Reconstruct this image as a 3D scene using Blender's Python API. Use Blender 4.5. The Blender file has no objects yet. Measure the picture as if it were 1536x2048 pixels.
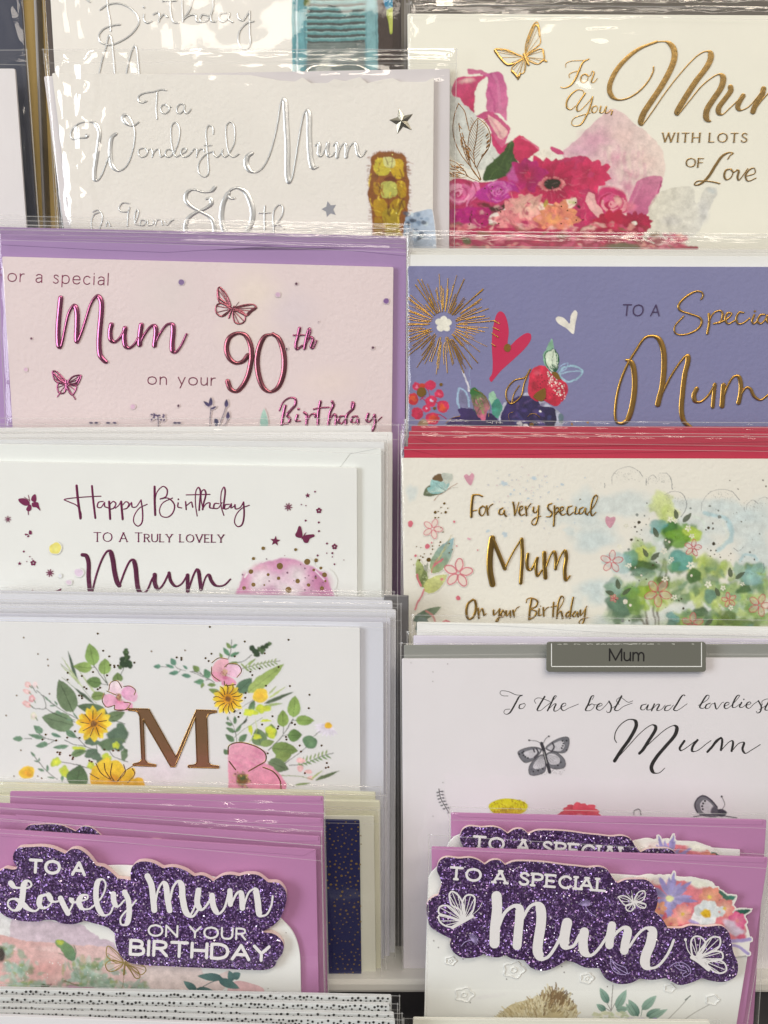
import bpy, math, random
import numpy as np
from mathutils import Matrix, Vector, noise
R = math.radians
S = bpy.context.scene
COL = S.collection
rnd = random.Random(7)

# ---------------------------------------------------------------- camera, light, exposure
LEAN = R(14)          # the rack's face leans back
G_STEP = .6            # half the mesh pitch of printed pictures, in photo pixels
PITCH = R(7)          # camera looks a little further down than square-on
F_ = 2000.0           # focal length in photo pixels (photo is 1536 x 2048)
DIST = 0.42
RW = Matrix(((1, 0, 0), (0, math.sin(LEAN), -math.cos(LEAN)), (0, math.cos(LEAN), math.sin(LEAN)))).to_4x4()  # rack -> world
CAMR = Vector((0, DIST*math.sin(PITCH), DIST*math.cos(PITCH)))
cam_rot = Matrix.Rotation(-PITCH, 4, 'X')
cd = bpy.data.cameras.new('camera')
cam = bpy.data.objects.new('camera', cd); COL.objects.link(cam)
cam.matrix_world = RW @ (Matrix.Translation(CAMR) @ cam_rot)
cd.sensor_fit = 'VERTICAL'; cd.sensor_height = 24; cd.lens = 24*F_/2048
cd.clip_start = .01; cd.clip_end = 50
S.camera = cam
S.render.resolution_x, S.render.resolution_y = 768, 1024

w = bpy.data.worlds.new('World'); S.world = w; w.use_nodes = True
nt = w.node_tree; bg = nt.nodes['Background']
tc = nt.nodes.new('ShaderNodeTexCoord'); sp = nt.nodes.new('ShaderNodeSeparateXYZ'); cr = nt.nodes.new('ShaderNodeValToRGB')
mr = nt.nodes.new('ShaderNodeMapRange'); mr.inputs[1].default_value = -1; mr.inputs[2].default_value = 1
nt.links.new(tc.outputs['Generated'], sp.inputs[0]); nt.links.new(sp.outputs[2], mr.inputs[0]); nt.links.new(mr.outputs[0], cr.inputs[0])
cr.color_ramp.elements[0].color = (.12, .11, .115, 1); cr.color_ramp.elements[1].color = (.42, .40, .36, 1)
e = cr.color_ramp.elements.new(.5); e.color = (.13, .12, .115, 1)
wn = nt.nodes.new('ShaderNodeTexNoise'); wn.inputs['Scale'].default_value = 2.2; wn.inputs['Detail'].default_value = 3  # added patches of light and dark for foil and film to reflect
wm = nt.nodes.new('ShaderNodeMapRange'); wm.inputs[1].default_value = .38; wm.inputs[2].default_value = .64; wm.inputs[3].default_value = .12; wm.inputs[4].default_value = 2.0
wv = nt.nodes.new('ShaderNodeVectorMath'); wv.operation = 'SCALE'
nt.links.new(tc.outputs['Generated'], wn.inputs[0]); nt.links.new(wn.outputs[0], wm.inputs[0]); nt.links.new(cr.outputs[0], wv.inputs[0]); nt.links.new(wm.outputs[0], wv.inputs['Scale'])
nt.links.new(wv.outputs[0], bg.inputs[0]); bg.inputs[1].default_value = 1.0

def lamp(name, loc, tgt, sx, sy, power, col):
    l = bpy.data.lights.new(name, 'AREA'); l.shape = 'RECTANGLE'; l.size = sx; l.size_y = sy; l.energy = power; l.color = col
    o = bpy.data.objects.new(name, l); COL.objects.link(o); o.location = loc
    o.rotation_euler = (Vector(tgt)-Vector(loc)).to_track_quat('-Z', 'Y').to_euler()
    return o
lamp('ceiling_strip_light', (.35, -.9, 1.55), (0, 0, 0), 1.5, .14, 13.5, (1, .88, .72))
lamp('ceiling_strip_light', (.5, -2.0, 1.9), (0, 0, 0), 2.4, .3, 19.5, (1, .90, .78))
lamp('shop_window_light', (-1.9, -1.15, .55), (0, 0, 0), .80, 1.3, 33, (.93, .97, 1))
S.view_settings.view_transform = 'Standard'; S.view_settings.look = 'None'; S.view_settings.gamma = 1
S.view_settings.exposure = 0.08
S.cycles.transparent_max_bounces = 96; S.cycles.max_bounces = 6; S.cycles.diffuse_bounces = 3; S.cycles.glossy_bounces = 3
S.cycles.use_denoising = True

# ---------------------------------------------------------------- helpers
def P(px, py, z):
    """photo pixel -> point on the plane at height z of the rack frame"""
    c, s = math.cos(-PITCH), math.sin(-PITCH)
    dx, dy, dz = (px-768)/F_, -(py-1024)/F_, -1.0
    dy, dz = c*dy - s*dz, s*dy + c*dz
    t = (z - CAMR.z)/dz
    return (CAMR.x + t*dx, CAMR.y + t*dy)
def lin(c):
    c /= 255.0
    return c/12.92 if c <= .04045 else ((c+.055)/1.055)**2.4
REF = [lin(v) for v in (222, 215, 204)]
def C(r, g, b, a=1.0):
    """a colour as it looks on the shop floor, turned into the paper's own base colour"""
    return tuple(min(.86, .80*lin(v)/q) for v, q in zip((r, g, b), REF)) + (a,)

MATS = {}
def base_mat(name):
    m = bpy.data.materials.new(name); m.use_nodes = True
    return m, m.node_tree, m.node_tree.nodes['Principled BSDF']
def paper(rgb, rough=.62, bump=.25, scale=900, mott=.04, spec=.3):
    key = ('paper', rgb, rough, bump, scale)
    if key in MATS: return MATS[key]
    m, t, b = base_mat('paper')
    tc = t.nodes.new('ShaderNodeTexCoord'); n = t.nodes.new('ShaderNodeTexNoise'); n.inputs['Scale'].default_value = scale; n.inputs['Detail'].default_value = 4
    n2 = t.nodes.new('ShaderNodeTexNoise'); n2.inputs['Scale'].default_value = 35; n2.inputs['Detail'].default_value = 3
    t.links.new(tc.outputs['Object'], n.inputs[0]); t.links.new(tc.outputs['Object'], n2.inputs[0])
    mx = t.nodes.new('ShaderNodeMix'); mx.data_type = 'RGBA'
    c = C(*rgb)
    mx.inputs['A'].default_value = tuple(v*(1-mott) for v in c[:3])+(1,); mx.inputs['B'].default_value = tuple(min(.9, v*(1+mott)) for v in c[:3])+(1,)
    t.links.new(n2.outputs[0], mx.inputs['Factor']); t.links.new(mx.outputs['Result'], b.inputs['Base Color'])
    bp = t.nodes.new('ShaderNodeBump'); bp.inputs['Strength'].default_value = bump; bp.inputs['Distance'].default_value = .00022
    t.links.new(n.outputs[0], bp.inputs['Height']); t.links.new(bp.outputs[0], b.inputs['Normal'])
    b.inputs['Roughness'].default_value = rough; b.inputs['Specular IOR Level'].default_value = spec
    MATS[key] = m; return m
def foil(rgb, rough=.26, metallic=1.0, bump=.15, emis=None):
    key = ('foil', rgb, rough, metallic)
    if key in MATS: return MATS[key]
    m, t, b = base_mat('foil')
    c = tuple(lin(v) for v in rgb)
    tc = t.nodes.new('ShaderNodeTexCoord'); n = t.nodes.new('ShaderNodeTexNoise'); n.inputs['Scale'].default_value = 350; n.inputs['Detail'].default_value = 3
    t.links.new(tc.outputs['Object'], n.inputs[0])
    bp = t.nodes.new('ShaderNodeBump'); bp.inputs['Strength'].default_value = bump; bp.inputs['Distance'].default_value = .0004
    t.links.new(n.outputs[0], bp.inputs['Height']); t.links.new(bp.outputs[0], b.inputs['Normal'])
    b.inputs['Base Color'].default_value = c+(1,); b.inputs['Metallic'].default_value = metallic; b.inputs['Roughness'].default_value = rough
    MATS[key] = m; return m
def print_mat():
    if 'print' in MATS: return MATS['print']
    m, t, b = base_mat('printed_ink')
    a = t.nodes.new('ShaderNodeAttribute'); a.attribute_name = 'Col'
    tc = t.nodes.new('ShaderNodeTexCoord'); n = t.nodes.new('ShaderNodeTexNoise'); n.inputs['Scale'].default_value = 380; n.inputs['Detail'].default_value = 5; n.inputs['Roughness'].default_value = .65
    n2 = t.nodes.new('ShaderNodeTexNoise'); n2.inputs['Scale'].default_value = 35; n2.inputs['Detail'].default_value = 3
    t.links.new(tc.outputs['Object'], n.inputs[0]); t.links.new(tc.outputs['Object'], n2.inputs[0])
    mr = t.nodes.new('ShaderNodeMapRange'); mr.inputs[1].default_value = .3; mr.inputs[2].default_value = .7; mr.inputs[3].default_value = .84; mr.inputs[4].default_value = 1.13
    t.links.new(n.outputs[0], mr.inputs[0])
    m2 = t.nodes.new('ShaderNodeMapRange'); m2.inputs[3].default_value = .96; m2.inputs[4].default_value = 1.04; t.links.new(n2.outputs[0], m2.inputs[0])
    mx = t.nodes.new('ShaderNodeMix'); t.links.new(a.outputs['Alpha'], mx.inputs[0]); t.links.new(m2.outputs[0], mx.inputs[2]); t.links.new(mr.outputs[0], mx.inputs[3])
    mul = t.nodes.new('ShaderNodeVectorMath'); mul.operation = 'SCALE'
    t.links.new(a.outputs['Color'], mul.inputs[0]); t.links.new(mx.outputs[0], mul.inputs['Scale']); t.links.new(mul.outputs[0], b.inputs['Base Color'])
    n3 = t.nodes.new('ShaderNodeTexNoise'); n3.inputs['Scale'].default_value = 700; n3.inputs['Detail'].default_value = 4; t.links.new(tc.outputs['Object'], n3.inputs[0])
    bp = t.nodes.new('ShaderNodeBump'); bp.inputs['Strength'].default_value = .3; bp.inputs['Distance'].default_value = .00022
    t.links.new(n3.outputs[0], bp.inputs['Height']); t.links.new(bp.outputs[0], b.inputs['Normal'])
    b.inputs['Roughness'].default_value = .58; b.inputs['Specular IOR Level'].default_value = .3
    MATS['print'] = m; return m
def glitter_mat():
    if 'glit' in MATS: return MATS['glit']
    m, t, b = base_mat('glitter')
    tc = t.nodes.new('ShaderNodeTexCoord'); v = t.nodes.new('ShaderNodeTexVoronoi'); v.inputs['Scale'].default_value = 1900
    t.links.new(tc.outputs['Object'], v.inputs['Vector'])
    sub = t.nodes.new('ShaderNodeVectorMath'); sub.operation = 'SUBTRACT'; sub.inputs[1].default_value = (.5, .5, .5)
    sc = t.nodes.new('ShaderNodeVectorMath'); sc.operation = 'SCALE'; sc.inputs['Scale'].default_value = 1.2
    g = t.nodes.new('ShaderNodeNewGeometry'); ad = t.nodes.new('ShaderNodeVectorMath'); nm = t.nodes.new('ShaderNodeVectorMath'); nm.operation = 'NORMALIZE'
    t.links.new(v.outputs['Color'], sub.inputs[0]); t.links.new(sub.outputs[0], sc.inputs[0]); t.links.new(sc.outputs[0], ad.inputs[0]); t.links.new(g.outputs['Normal'], ad.inputs[1])
    t.links.new(ad.outputs[0], nm.inputs[0]); t.links.new(nm.outputs[0], b.inputs['Normal'])
    sp = t.nodes.new('ShaderNodeSeparateColor'); t.links.new(v.outputs['Color'], sp.inputs[0])
    r = t.nodes.new('ShaderNodeValToRGB'); r.color_ramp.interpolation = 'CONSTANT'
    r.color_ramp.elements[0].color = (.075, .030, .13, 1); r.color_ramp.elements[1].position = .5; r.color_ramp.elements[1].color = (.15, .075, .25, 1)
    for p, c in ((.80, (.27, .16, .42, 1)), (.93, (.42, .30, .56, 1)), (.975, (.85, .75, .92, 1))):  # palest flakes: sparkle put into the base colour
        e = r.color_ramp.elements.new(p); e.color = c
    t.links.new(sp.outputs[1], r.inputs[0]); t.links.new(r.outputs[0], b.inputs['Base Color'])
    b.inputs['Roughness'].default_value = .3; b.inputs['Metallic'].default_value = .5
    MATS['glit'] = m; return m
def film_mat(milk=.03, tint=(1, 1, 1), gloss=1.0):
    key = ('film', milk, tint, gloss)
    if key in MATS: return MATS[key]
    m = bpy.data.materials.new('clear_film'); m.use_nodes = True; t = m.node_tree; t.nodes.clear()
    out = t.nodes.new('ShaderNodeOutputMaterial'); tr = t.nodes.new('ShaderNodeBsdfTransparent'); gl = t.nodes.new('ShaderNodeBsdfGlossy'); df = t.nodes.new('ShaderNodeBsdfDiffuse')
    tr.inputs[0].default_value = tuple(.985*v for v in tint)+(1,); gl.inputs['Roughness'].default_value = .05; df.inputs[0].default_value = (.8, .8, .8, 1)
    ge = t.nodes.new('ShaderNodeNewGeometry'); dt = t.nodes.new('ShaderNodeVectorMath'); dt.operation = 'DOT_PRODUCT'   # two-sided Schlick term: a thin film has no inside
    t.links.new(ge.outputs['Incoming'], dt.inputs[0]); t.links.new(ge.outputs['Normal'], dt.inputs[1])
    ab = t.nodes.new('ShaderNodeMath'); ab.operation = 'ABSOLUTE'; t.links.new(dt.outputs['Value'], ab.inputs[0])
    om = t.nodes.new('ShaderNodeMath'); om.operation = 'SUBTRACT'; om.inputs[0].default_value = 1; om.use_clamp = True; t.links.new(ab.outputs[0], om.inputs[1])
    pw = t.nodes.new('ShaderNodeMath'); pw.operation = 'POWER'; pw.inputs[1].default_value = 5; t.links.new(om.outputs[0], pw.inputs[0])
    mu = t.nodes.new('ShaderNodeMath'); mu.operation = 'MULTIPLY_ADD'; mu.inputs[1].default_value = .5*gloss; mu.inputs[2].default_value = .04*gloss; t.links.new(pw.outputs[0], mu.inputs[0])
    tc = t.nodes.new('ShaderNodeTexCoord'); n = t.nodes.new('ShaderNodeTexNoise'); n.inputs['Scale'].default_value = 60; n.inputs['Detail'].default_value = 4
    bp = t.nodes.new('ShaderNodeBump'); bp.inputs['Strength'].default_value = .06; bp.inputs['Distance'].default_value = .0016
    t.links.new(tc.outputs['Object'], n.inputs[0]); t.links.new(n.outputs[0], bp.inputs['Height']); t.links.new(bp.outputs[0], gl.inputs['Normal'])
    a = t.nodes.new('ShaderNodeMixShader'); a.inputs[0].default_value = milk; b = t.nodes.new('ShaderNodeMixShader')
    t.links.new(tr.outputs[0], a.inputs[1]); t.links.new(df.outputs[0], a.inputs[2])
    t.links.new(mu.outputs[0], b.inputs[0]); t.links.new(a.outputs[0], b.inputs[1]); t.links.new(gl.outputs[0], b.inputs[2]); t.links.new(b.outputs[0], out.inputs[0])
    MATS[key] = m; return m

def link(name, verts, faces, mat, parent=None, cols=None, smooth=False):
    me = bpy.data.meshes.new(name); me.from_pydata(verts, [], faces)
    if cols:
        a = me.color_attributes.new('Col', 'FLOAT_COLOR', 'POINT')
        a.data.foreach_set('color', [v for c in cols for v in c])
    if smooth: me.polygons.foreach_set('use_smooth', [True]*len(me.polygons))
    me.materials.append(mat); me.update()
    o = bpy.data.objects.new(name, me); COL.objects.link(o)
    if parent: o.parent = parent
    return o
VIEW = [0, 0, 1.0]
def view(x0, y0, k=3.84): VIEW[:] = [x0, y0, k]
def src(x, y): return VIEW[0]+x/VIEW[2], VIEW[1]+y/VIEW[2]
def pts(s):
    """'x,y x,y!' -> [(x, y, corner)] in photo pixels"""
    if not isinstance(s, str): return [(src(p[0], p[1])+(False,)) for p in s]
    r = []
    for q in s.split():
        c = q.endswith('!'); a, b = q.rstrip('!').split(',')
        r.append(src(float(a), float(b))+(c,))
    return r
def spline(p, closed=False, step=1.6):
    if len(p) < 3 and not closed:
        out = []
        (x0, y0, _), (x1, y1, _) = p[0], p[-1]
        n = max(2, int(math.hypot(x1-x0, y1-y0)/step))
        return [(x0+(x1-x0)*i/n, y0+(y1-y0)*i/n) for i in range(n+1)]
    out = []; N = len(p)
    for i in range(N if closed else N-1):
        p1, p2 = p[i], p[(i+1) % N]
        p0 = p[(i-1) % N] if (closed or i > 0) else p1
        p3 = p[(i+2) % N] if (closed or i+2 < N) else p2
        if p1[2]: p0 = p1
        if p2[2]: p3 = p2
        d = math.hypot(p2[0]-p1[0], p2[1]-p1[1])
        if d < 1e-6: continue
        d0 = math.hypot(p1[0]-p0[0], p1[1]-p0[1]) or d; d3 = math.hypot(p3[0]-p2[0], p3[1]-p2[1]) or d
        m1 = [0, 0]; m2 = [0, 0]
        for k in (0, 1):
            m1[k] = (p2[k]-p0[k])*d/(d+d0) if p0 is not p1 else (p2[k]-p1[k])
            m2[k] = (p3[k]-p1[k])*d/(d+d3) if p3 is not p2 else (p2[k]-p1[k])
        n = max(2, int(d/step))
        for j in range(n):
            t = j/n; a = 2*t**3-3*t*t+1; b = t**3-2*t*t+t; c = -2*t**3+3*t*t; e = t**3-t*t
            out.append((a*p1[0]+b*m1[0]+c*p2[0]+e*m2[0], a*p1[1]+b*m1[1]+c*p2[1]+e*m2[1]))
    if not closed: out.append((p[-1][0], p[-1][1]))
    return out

class Packet:
    """one wrapped card standing in the rack: an Empty with card, envelope and sleeve as parts"""
    def __init__(s, label, z, bx, by, cat='greeting card', group=None, name='greeting_card'):
        s.z = z; x, y = P(bx, by, z); s.o = Vector((x, y, z))
        r = bpy.data.objects.new(name, None); COL.objects.link(r); r.empty_display_size = .01
        r.matrix_world = RW @ Matrix.Translation(s.o)
        r['label'] = label; r['category'] = cat
        if group: r['group'] = group
        s.xr = (-24, 900) if bx < 780 else (790, 1562); s.yr = (-10, 10)
        s.root = r; s.zc = 0.0; s.card = None; s.zs = z; s.rgb = (224, 214, 202); s.cv = None; s.tint = (1, 1, 1); s.clip = None
    def loc(s, px, py, z):
        x, y = P(px, py, z); return (x-s.o.x, y-s.o.y, z-s.o.z)
    def slab(s, name, outline, z, th, mat, parent=None, bevel=True):
        """outline: photo pixels counter-clockwise on screen or not; real thickness th behind the face at z"""
        n = len(outline)
        if sum(outline[i][0]*outline[(i+1) % n][1]-outline[(i+1) % n][0]*outline[i][1] for i in range(n)) > 0: outline = outline[::-1]
        f = [s.loc(x, y, z) for x, y in outline]
        cx = sum(v[0] for v in f)/n; cy = sum(v[1] for v in f)/n
        bv = .00012
        fr = []
        for i in range(n):
            a, b, c = f[i-1], f[i], f[(i+1) % n]
            e1 = Vector((b[0]-a[0], b[1]-a[1])); e2 = Vector((c[0]-b[0], c[1]-b[1]))
            if e1.length < 1e-9 or e2.length < 1e-9: fr.append(b); continue
            e1.normalize(); e2.normalize(); nn = Vector((-(e1.y+e2.y), e1.x+e2.x))
            if nn.length < 1e-6: fr.append(b); continue
            nn.normalize(); fr.append((b[0]+nn.x*bv, b[1]+nn.y*bv, b[2]))
        v = fr + [(x, y, q-bv) for x, y, q in f] + [(x, y, q-th) for x, y, q in f]
        fc = [list(range(n))]
        for i in range(n):
            j = (i+1) % n
            fc += [[i, i+n, j+n, j], [i+n, i+2*n, j+2*n, j+n]]
        fc.append([i+2*n for i in reversed(range(n))])
        return link(name, v, fc, mat, parent or s.root)
    def panel(s, quad, rgb, dz=-.0012, th=.0014, name='card_front', mat=None, **k):
        s.zs = s.z+dz; s.zc = .00002; s.rgb = rgb; s.clip = [(quad[0][0]+1, quad[0][1]+1.5), (quad[1][0]-1, quad[1][1]+1.5), (quad[2][0]-1, quad[2][1]), (quad[3][0]+1, quad[3][1])]; s.yr = (max(-12, min(quad[0][1], quad[1][1])-4), max(q[1] for q in quad)); s.yr = (s.yr[0], min(s.yr[1], 2060, s.yr[0]+560))
        s.card = s.slab(name, rounded(quad), s.zs, th, mat or paper(rgb, **k)); return s.card
    def envelope(s, quad, rgb, dz=-.0022, th=.0007, flap=None, **k):
        dz = -.0030 if dz in (-.0022, -.0024, -.0020) else dz
        if dz == -.0030: th = .0005
        m = paper(rgb, bump=.12, **k)
        e = s.slab('envelope', rounded(quad), s.z+dz, th, m)
        if flap:
            s.slab('flap', [q for q in flap], s.z+dz+.0002, .00015, m, e)
        return e
    def sleeve(s, quad, dz=0.0, folds=(), milk=.025, top=70, seam=True, gloss=1.0, seed=0, amp=.00022, curl=.0012):
        (x0, y0), (x1, y1), (x2, y2), (x3, y3) = quad      # tl, tr, br, bl
        h = max(y2, y3)-min(y0, y1)
        ys = []; y = 0
        while y < h:
            ys.append(y/h); y += 3 if y < top else 12
        ys.append(1.0)
        nx = max(8, int(abs(x1-x0)/7)); xs = [i/nx for i in range(nx+1)]
        edge = [.004, .009, .016]; xs = sorted(set(xs+edge+[1-e for e in edge]))
        V = []; r = random.Random(seed); ox = r.uniform(0, 99)
        wav = [(r.uniform(4, top*.5), r.uniform(.00003, .00022), r.uniform(2, 4), r.uniform(0, 6.3), r.uniform(.002, .006)) for _ in range(2)]
        for v in ys:
            for u in xs:
                ax, ay = x0+(x1-x0)*u, y0+(y1-y0)*u; bx, by = x3+(x2-x3)*u, y3+(y2-y3)*u
                px, py = ax+(bx-ax)*v, ay+(by-ay)*v
                q = noise.noise(Vector((px*.012+ox, py*.01, 0)))*amp*1.6+noise.noise(Vector((px*.04+ox, py*.03, 3)))*amp*.5
                d = v*h
                for wy, wa, ww, wp, wf in wav:
                    yy = wy+3*math.sin(px*wf+wp)+1.5*math.sin(px*wf*3.7+wp)
                    q += wa*math.exp(-((d-yy)/ww)**2)*(.4+.6*math.sin(px*wf*1.3+wp*2))
                for fx0, fy0, fx1, fy1, fa, fw in folds:
                    L = math.hypot(fx1-fx0, fy1-fy0); tx, ty = (fx1-fx0)/L, (fy1-fy0)/L
                    al = (px-fx0)*tx+(py-fy0)*ty; pe = (px-fx0)*-ty+(py-fy0)*tx+1.5*math.sin(al*.05+fx0)
                    if abs(pe) < 4*fw and -3*fw < al < L+3*fw:
                        k = min(1, max(0, (al+3*fw)/(6*fw)), max(0, (L+3*fw-al)/(6*fw)))
                        q += fa*math.exp(-(pe/fw)**2)*k*(.75+.25*math.sin(al*.09))
                q -= curl*(math.exp(-u*(x1-x0)/4.0)+math.exp(-(1-u)*(x1-x0)/4.0))+.00025*math.exp(-d/5.0)
                V.append(s.loc(px, py, s.z+dz+q))
        m = len(xs)
        fc = [[j*m+i, (j+1)*m+i, (j+1)*m+i+1, j*m+i+1] for j in range(len(ys)-1) for i in range(m-1)]
        o = link('sleeve', V, fc, film_mat(milk*.5, gloss=gloss), s.root, smooth=True)
        if seam:   # the welded edges of the bag read as fine pale lines
            b = Buf(s, 'sleeve_seam', film_mat(.34), o, z=s.z+dz+.0002, use_col=False)
            sv = VIEW[:]; view(0, 0, 1)
            b.stroke([(x0, y0+2), ((x0+x1)/2, (y0+y1)/2+2.5), (x1, y1+2)], 1.2)
            b.stroke([(x0+2, y0), (x3+2, y3)], 1.5); b.stroke([(x1-2, y1), (x2-2, y2)], 1.5)
            fy = 26+seed % 9
            b.stroke([(x0+2, y0+fy), (x0+(x1-x0)*.4, y0+(y1-y0)*.4+fy-2), (x1-2, y1+fy+1)], .9)
            b.done(); VIEW[:] = sv
        return o
    def buf(s, name, mat=None, parent=None, relief=0.0): return Buf(s, name, mat or print_mat(), parent or s.card, relief=relief, use_col=mat is None)

def rounded(q, r=3.0):
    """cut the first two corners of a quad a little so that it is not razor sharp"""
    if len(q) != 4: return q
    (a, b, c, d) = q
    return [(a[0], a[1]+r), (a[0]+r*.3, a[1]+r*.3), (a[0]+r, a[1]), (b[0]-r, b[1]), (b[0]-r*.3, b[1]+r*.3), (b[0], b[1]+r), c, d]

class Buf:
    def __init__(s, pk, name, mat, parent, z=None, relief=0.0, use_col=True):
        s.pk, s.name, s.mat, s.par, s.rel, s.uc = pk, name, mat, parent, relief, use_col
        s.z = z; s.v = []; s.f = []; s.c = []; s.col = (.02, .02, .02, 1)
    def zz(s):
        if s.uc: return s.pk.zs+s.pk.zc
        s.pk.zc += 1.5e-6
        return (s.z if s.z is not None else s.pk.zs)+s.pk.zc
    def add(s, x, y, z, col=None):
        s.v.append((x, y) if s.uc else s.pk.loc(x, y, z)); s.c.append(col or s.col); return len(s.v)-1
    def stroke(s, p, w, col=None, closed=False, nib=None, cap=True, ramp=1.5e-7, alpha=None):
        """ribbon along a smooth path. w = width or (thin, thick); thick on down-strokes, or by nib angle"""
        if col: s.col = col
        k = VIEW[2]; ww = (w, w) if not isinstance(w, tuple) else w
        ww = (ww[0]/k, ww[1]/k)
        q = spline(pts(p), closed, max(1.0, min(1.8, ww[1]*.5+.5)))
        if closed: q = q+[q[0], q[1]]
        n = len(q)
        if n < 2: return
        T = []
        for i in range(n):
            a, b = q[max(0, i-1)], q[min(n-1, i+1)]; L = math.hypot(b[0]-a[0], b[1]-a[1]) or 1e-6
            T.append(((b[0]-a[0])/L, (b[1]-a[1])/L))
        W = []
        for tx, ty in T:
            if nib is not None: t = abs(tx*math.sin(nib)-ty*math.cos(nib))
            else: t = max(0.0, ty); t = t*t*(3-2*t) if ty > 0 else 0
            W.append(ww[0]+(ww[1]-ww[0])*t)
        for _ in range(3): W = [(W[max(0, i-1)]+2*W[i]+W[min(n-1, i+1)])/4 for i in range(n)]
        if cap and not closed:
            D = [0]
            for i in range(1, n): D.append(D[-1]+math.hypot(q[i][0]-q[i-1][0], q[i][1]-q[i-1][1]))
            # insert extra samples at both ends for a round cap
            ex0 = []; ex1 = []
            r0, r1 = W[0]/2, W[-1]/2
            for a in (1, .92, .75, .45):
                ex0.append((q[0][0]-T[0][0]*r0*a, q[0][1]-T[0][1]*r0*a, T[0], W[0]*math.sqrt(max(0, 1-a*a))))
            for a in (.45, .75, .92, 1):
                ex1.append((q[-1][0]+T[-1][0]*r1*a, q[-1][1]+T[-1][1]*r1*a, T[-1], W[-1]*math.sqrt(max(0, 1-a*a))))
            Q = ex0+[(q[i][0], q[i][1], T[i], W[i]) for i in range(n)]+ex1
        else: Q = [(q[i][0], q[i][1], T[i], W[i]) for i in range(n)]
        z = s.zz(); prof = ((-1, 0), (1, 0)) if not s.rel else ((-1, 0), (-.72, .72), (0, 1), (.72, .72), (1, 0))
        prev = None; mm = .00021
        for i, (x, y, t, wd) in enumerate(Q):
            row = []
            for a, h in prof:
                row.append(s.add(x-t[1]*wd/2*a, y+t[0]*wd/2*a, z+i*ramp+h*s.rel*min(1, wd/3.0)))
            if prev:
                for j in range(len(row)-1): s.f.append([prev[j], prev[j+1], row[j+1], row[j]])
            prev = row
    def poly(s, p, col=None, smooth=True, col2=None, grad=None, closed=True):
        """filled outline; col2 with grad=(x0,y0,x1,y1) blends the ink across it"""
        if col: s.col = col
        q = spline(pts(p), True, 2.5) if smooth else [(x, y) for x, y, _ in pts(p)]
        z = s.zz(); idx = []
        if grad: gx0, gy0 = src(grad[0], grad[1]); gx1, gy1 = src(grad[2], grad[3]); L = (gx1-gx0)**2+(gy1-gy0)**2
        for x, y in q:
            c = s.col
            if col2 and grad:
                t = min(1, max(0, ((x-gx0)*(gx1-gx0)+(y-gy0)*(gy1-gy0))/L)); c = tuple(a+(b-a)*t for a, b in zip(s.col, col2))
            idx.append(s.add(x, y, z, c))
        s.f.append((idx, bool(col2 and grad)) if s.uc else idx)
    def blob(s, cx, cy, rx, ry=None, col=None, rot=0, soft=.35, wob=.12, n=22, edge=0.0, col2=None, rand=None):
        """brush-mark: solid middle, feathered rim"""
        if col: s.col = col
        ry = ry or rx; R_ = rand or rnd; ph = [R_.uniform(0, 6.3) for _ in range(3)]
        x0, y0 = src(cx, cy); k = VIEW[2]; z = s.zz(); cr, sr = math.cos(rot), math.sin(rot)
        if rx/k < 4: n = 10
        rings = [(1-soft, 1.0), (1.0, edge)] if soft > 0 else [(1.0, 1.0)]
        c0 = s.col; cc = s.add(x0, y0, z, (col2[:3]+(c0[3],)) if col2 else c0); prev = None
        for rr, al in rings:
            row = []
            for i in range(n):
                a = 6.28318*i/n
                g = rr*(1+wob*(math.sin(2*a+ph[0])*.5+math.sin(3*a+ph[1])*.35+math.sin(5*a+ph[2])*.3))
                ex, ey = rx/k*g*math.cos(a), ry/k*g*math.sin(a)
                row.append(s.add(x0+ex*cr-ey*sr, y0+ex*sr+ey*cr, z, (c0[0], c0[1], c0[2], c0[3]*al)))
            for i in range(n):
                j = (i+1) % n
                s.f.append([cc, row[i], row[j]] if prev is None else [prev[i], row[i], row[j], prev[j]])
            prev = row
    def next(s, name=None, kind=None):
        o = s.done(); s.v = []; s.f = []; s.c = []
        if o and kind: o['kind'] = kind
        if name: s.name = name
        return o
    def fx(s, *a): s.f.append(('fx',)+a)
    def dot(s, x, y, r, col=None, ry=None): s.blob(x, y, r, ry, col, soft=0, wob=.05, n=14)
    def leaf(s, x0, y0, x1, y1, wd, col, col2=None, rib=None, fat=.42):
        L = math.hypot(x1-x0, y1-y0); tx, ty = (x1-x0)/L, (y1-y0)/L; k = 9; a = []; b = []
        for i in range(k+1):
            t = i/k; h = wd/2*math.sin(math.pi*t**(.75 if fat < .5 else 1.0))**.8 if 0 < t < 1 else 0
            a.append((x0+tx*L*t-ty*h, y0+ty*L*t+tx*h)); b.append((x0+tx*L*t+ty*h, y0+ty*L*t-tx*h))
        s.poly(a+b[::-1][1:-1], col, smooth=False, col2=col2 or tuple(v*.72 for v in col[:3])+(col[3],), grad=(x0-ty*wd*.3, y0+tx*wd*.3, x1+ty*wd*.3, y1-tx*wd*.3))
        if rib: s.stroke([(x0, y0), (x0+tx*L*.8, y0+ty*L*.8)], rib, tuple(v*.35 for v in col[:3])+(1,))
    def petals(s, cx, cy, r, n, wd, col, col2, r0=.15, rot=0, sq=1.0, jit=.12, rand=None):
        R_ = rand or rnd
        for i in range(n):
            a = rot+6.28318*i/n+R_.uniform(-.1, .1); L = r*(1+R_.uniform(-jit, jit)); m = R_.uniform(.82, 1.14)
            s.leaf(cx+math.cos(a)*r*r0, cy+math.sin(a)*r*r0*sq, cx+math.cos(a)*L, cy+math.sin(a)*L*sq, wd, tuple(v*m for v in col2[:3])+(col2[3],), tuple(min(.9, v*m) for v in col[:3])+(col[3],), fat=.6)
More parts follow.
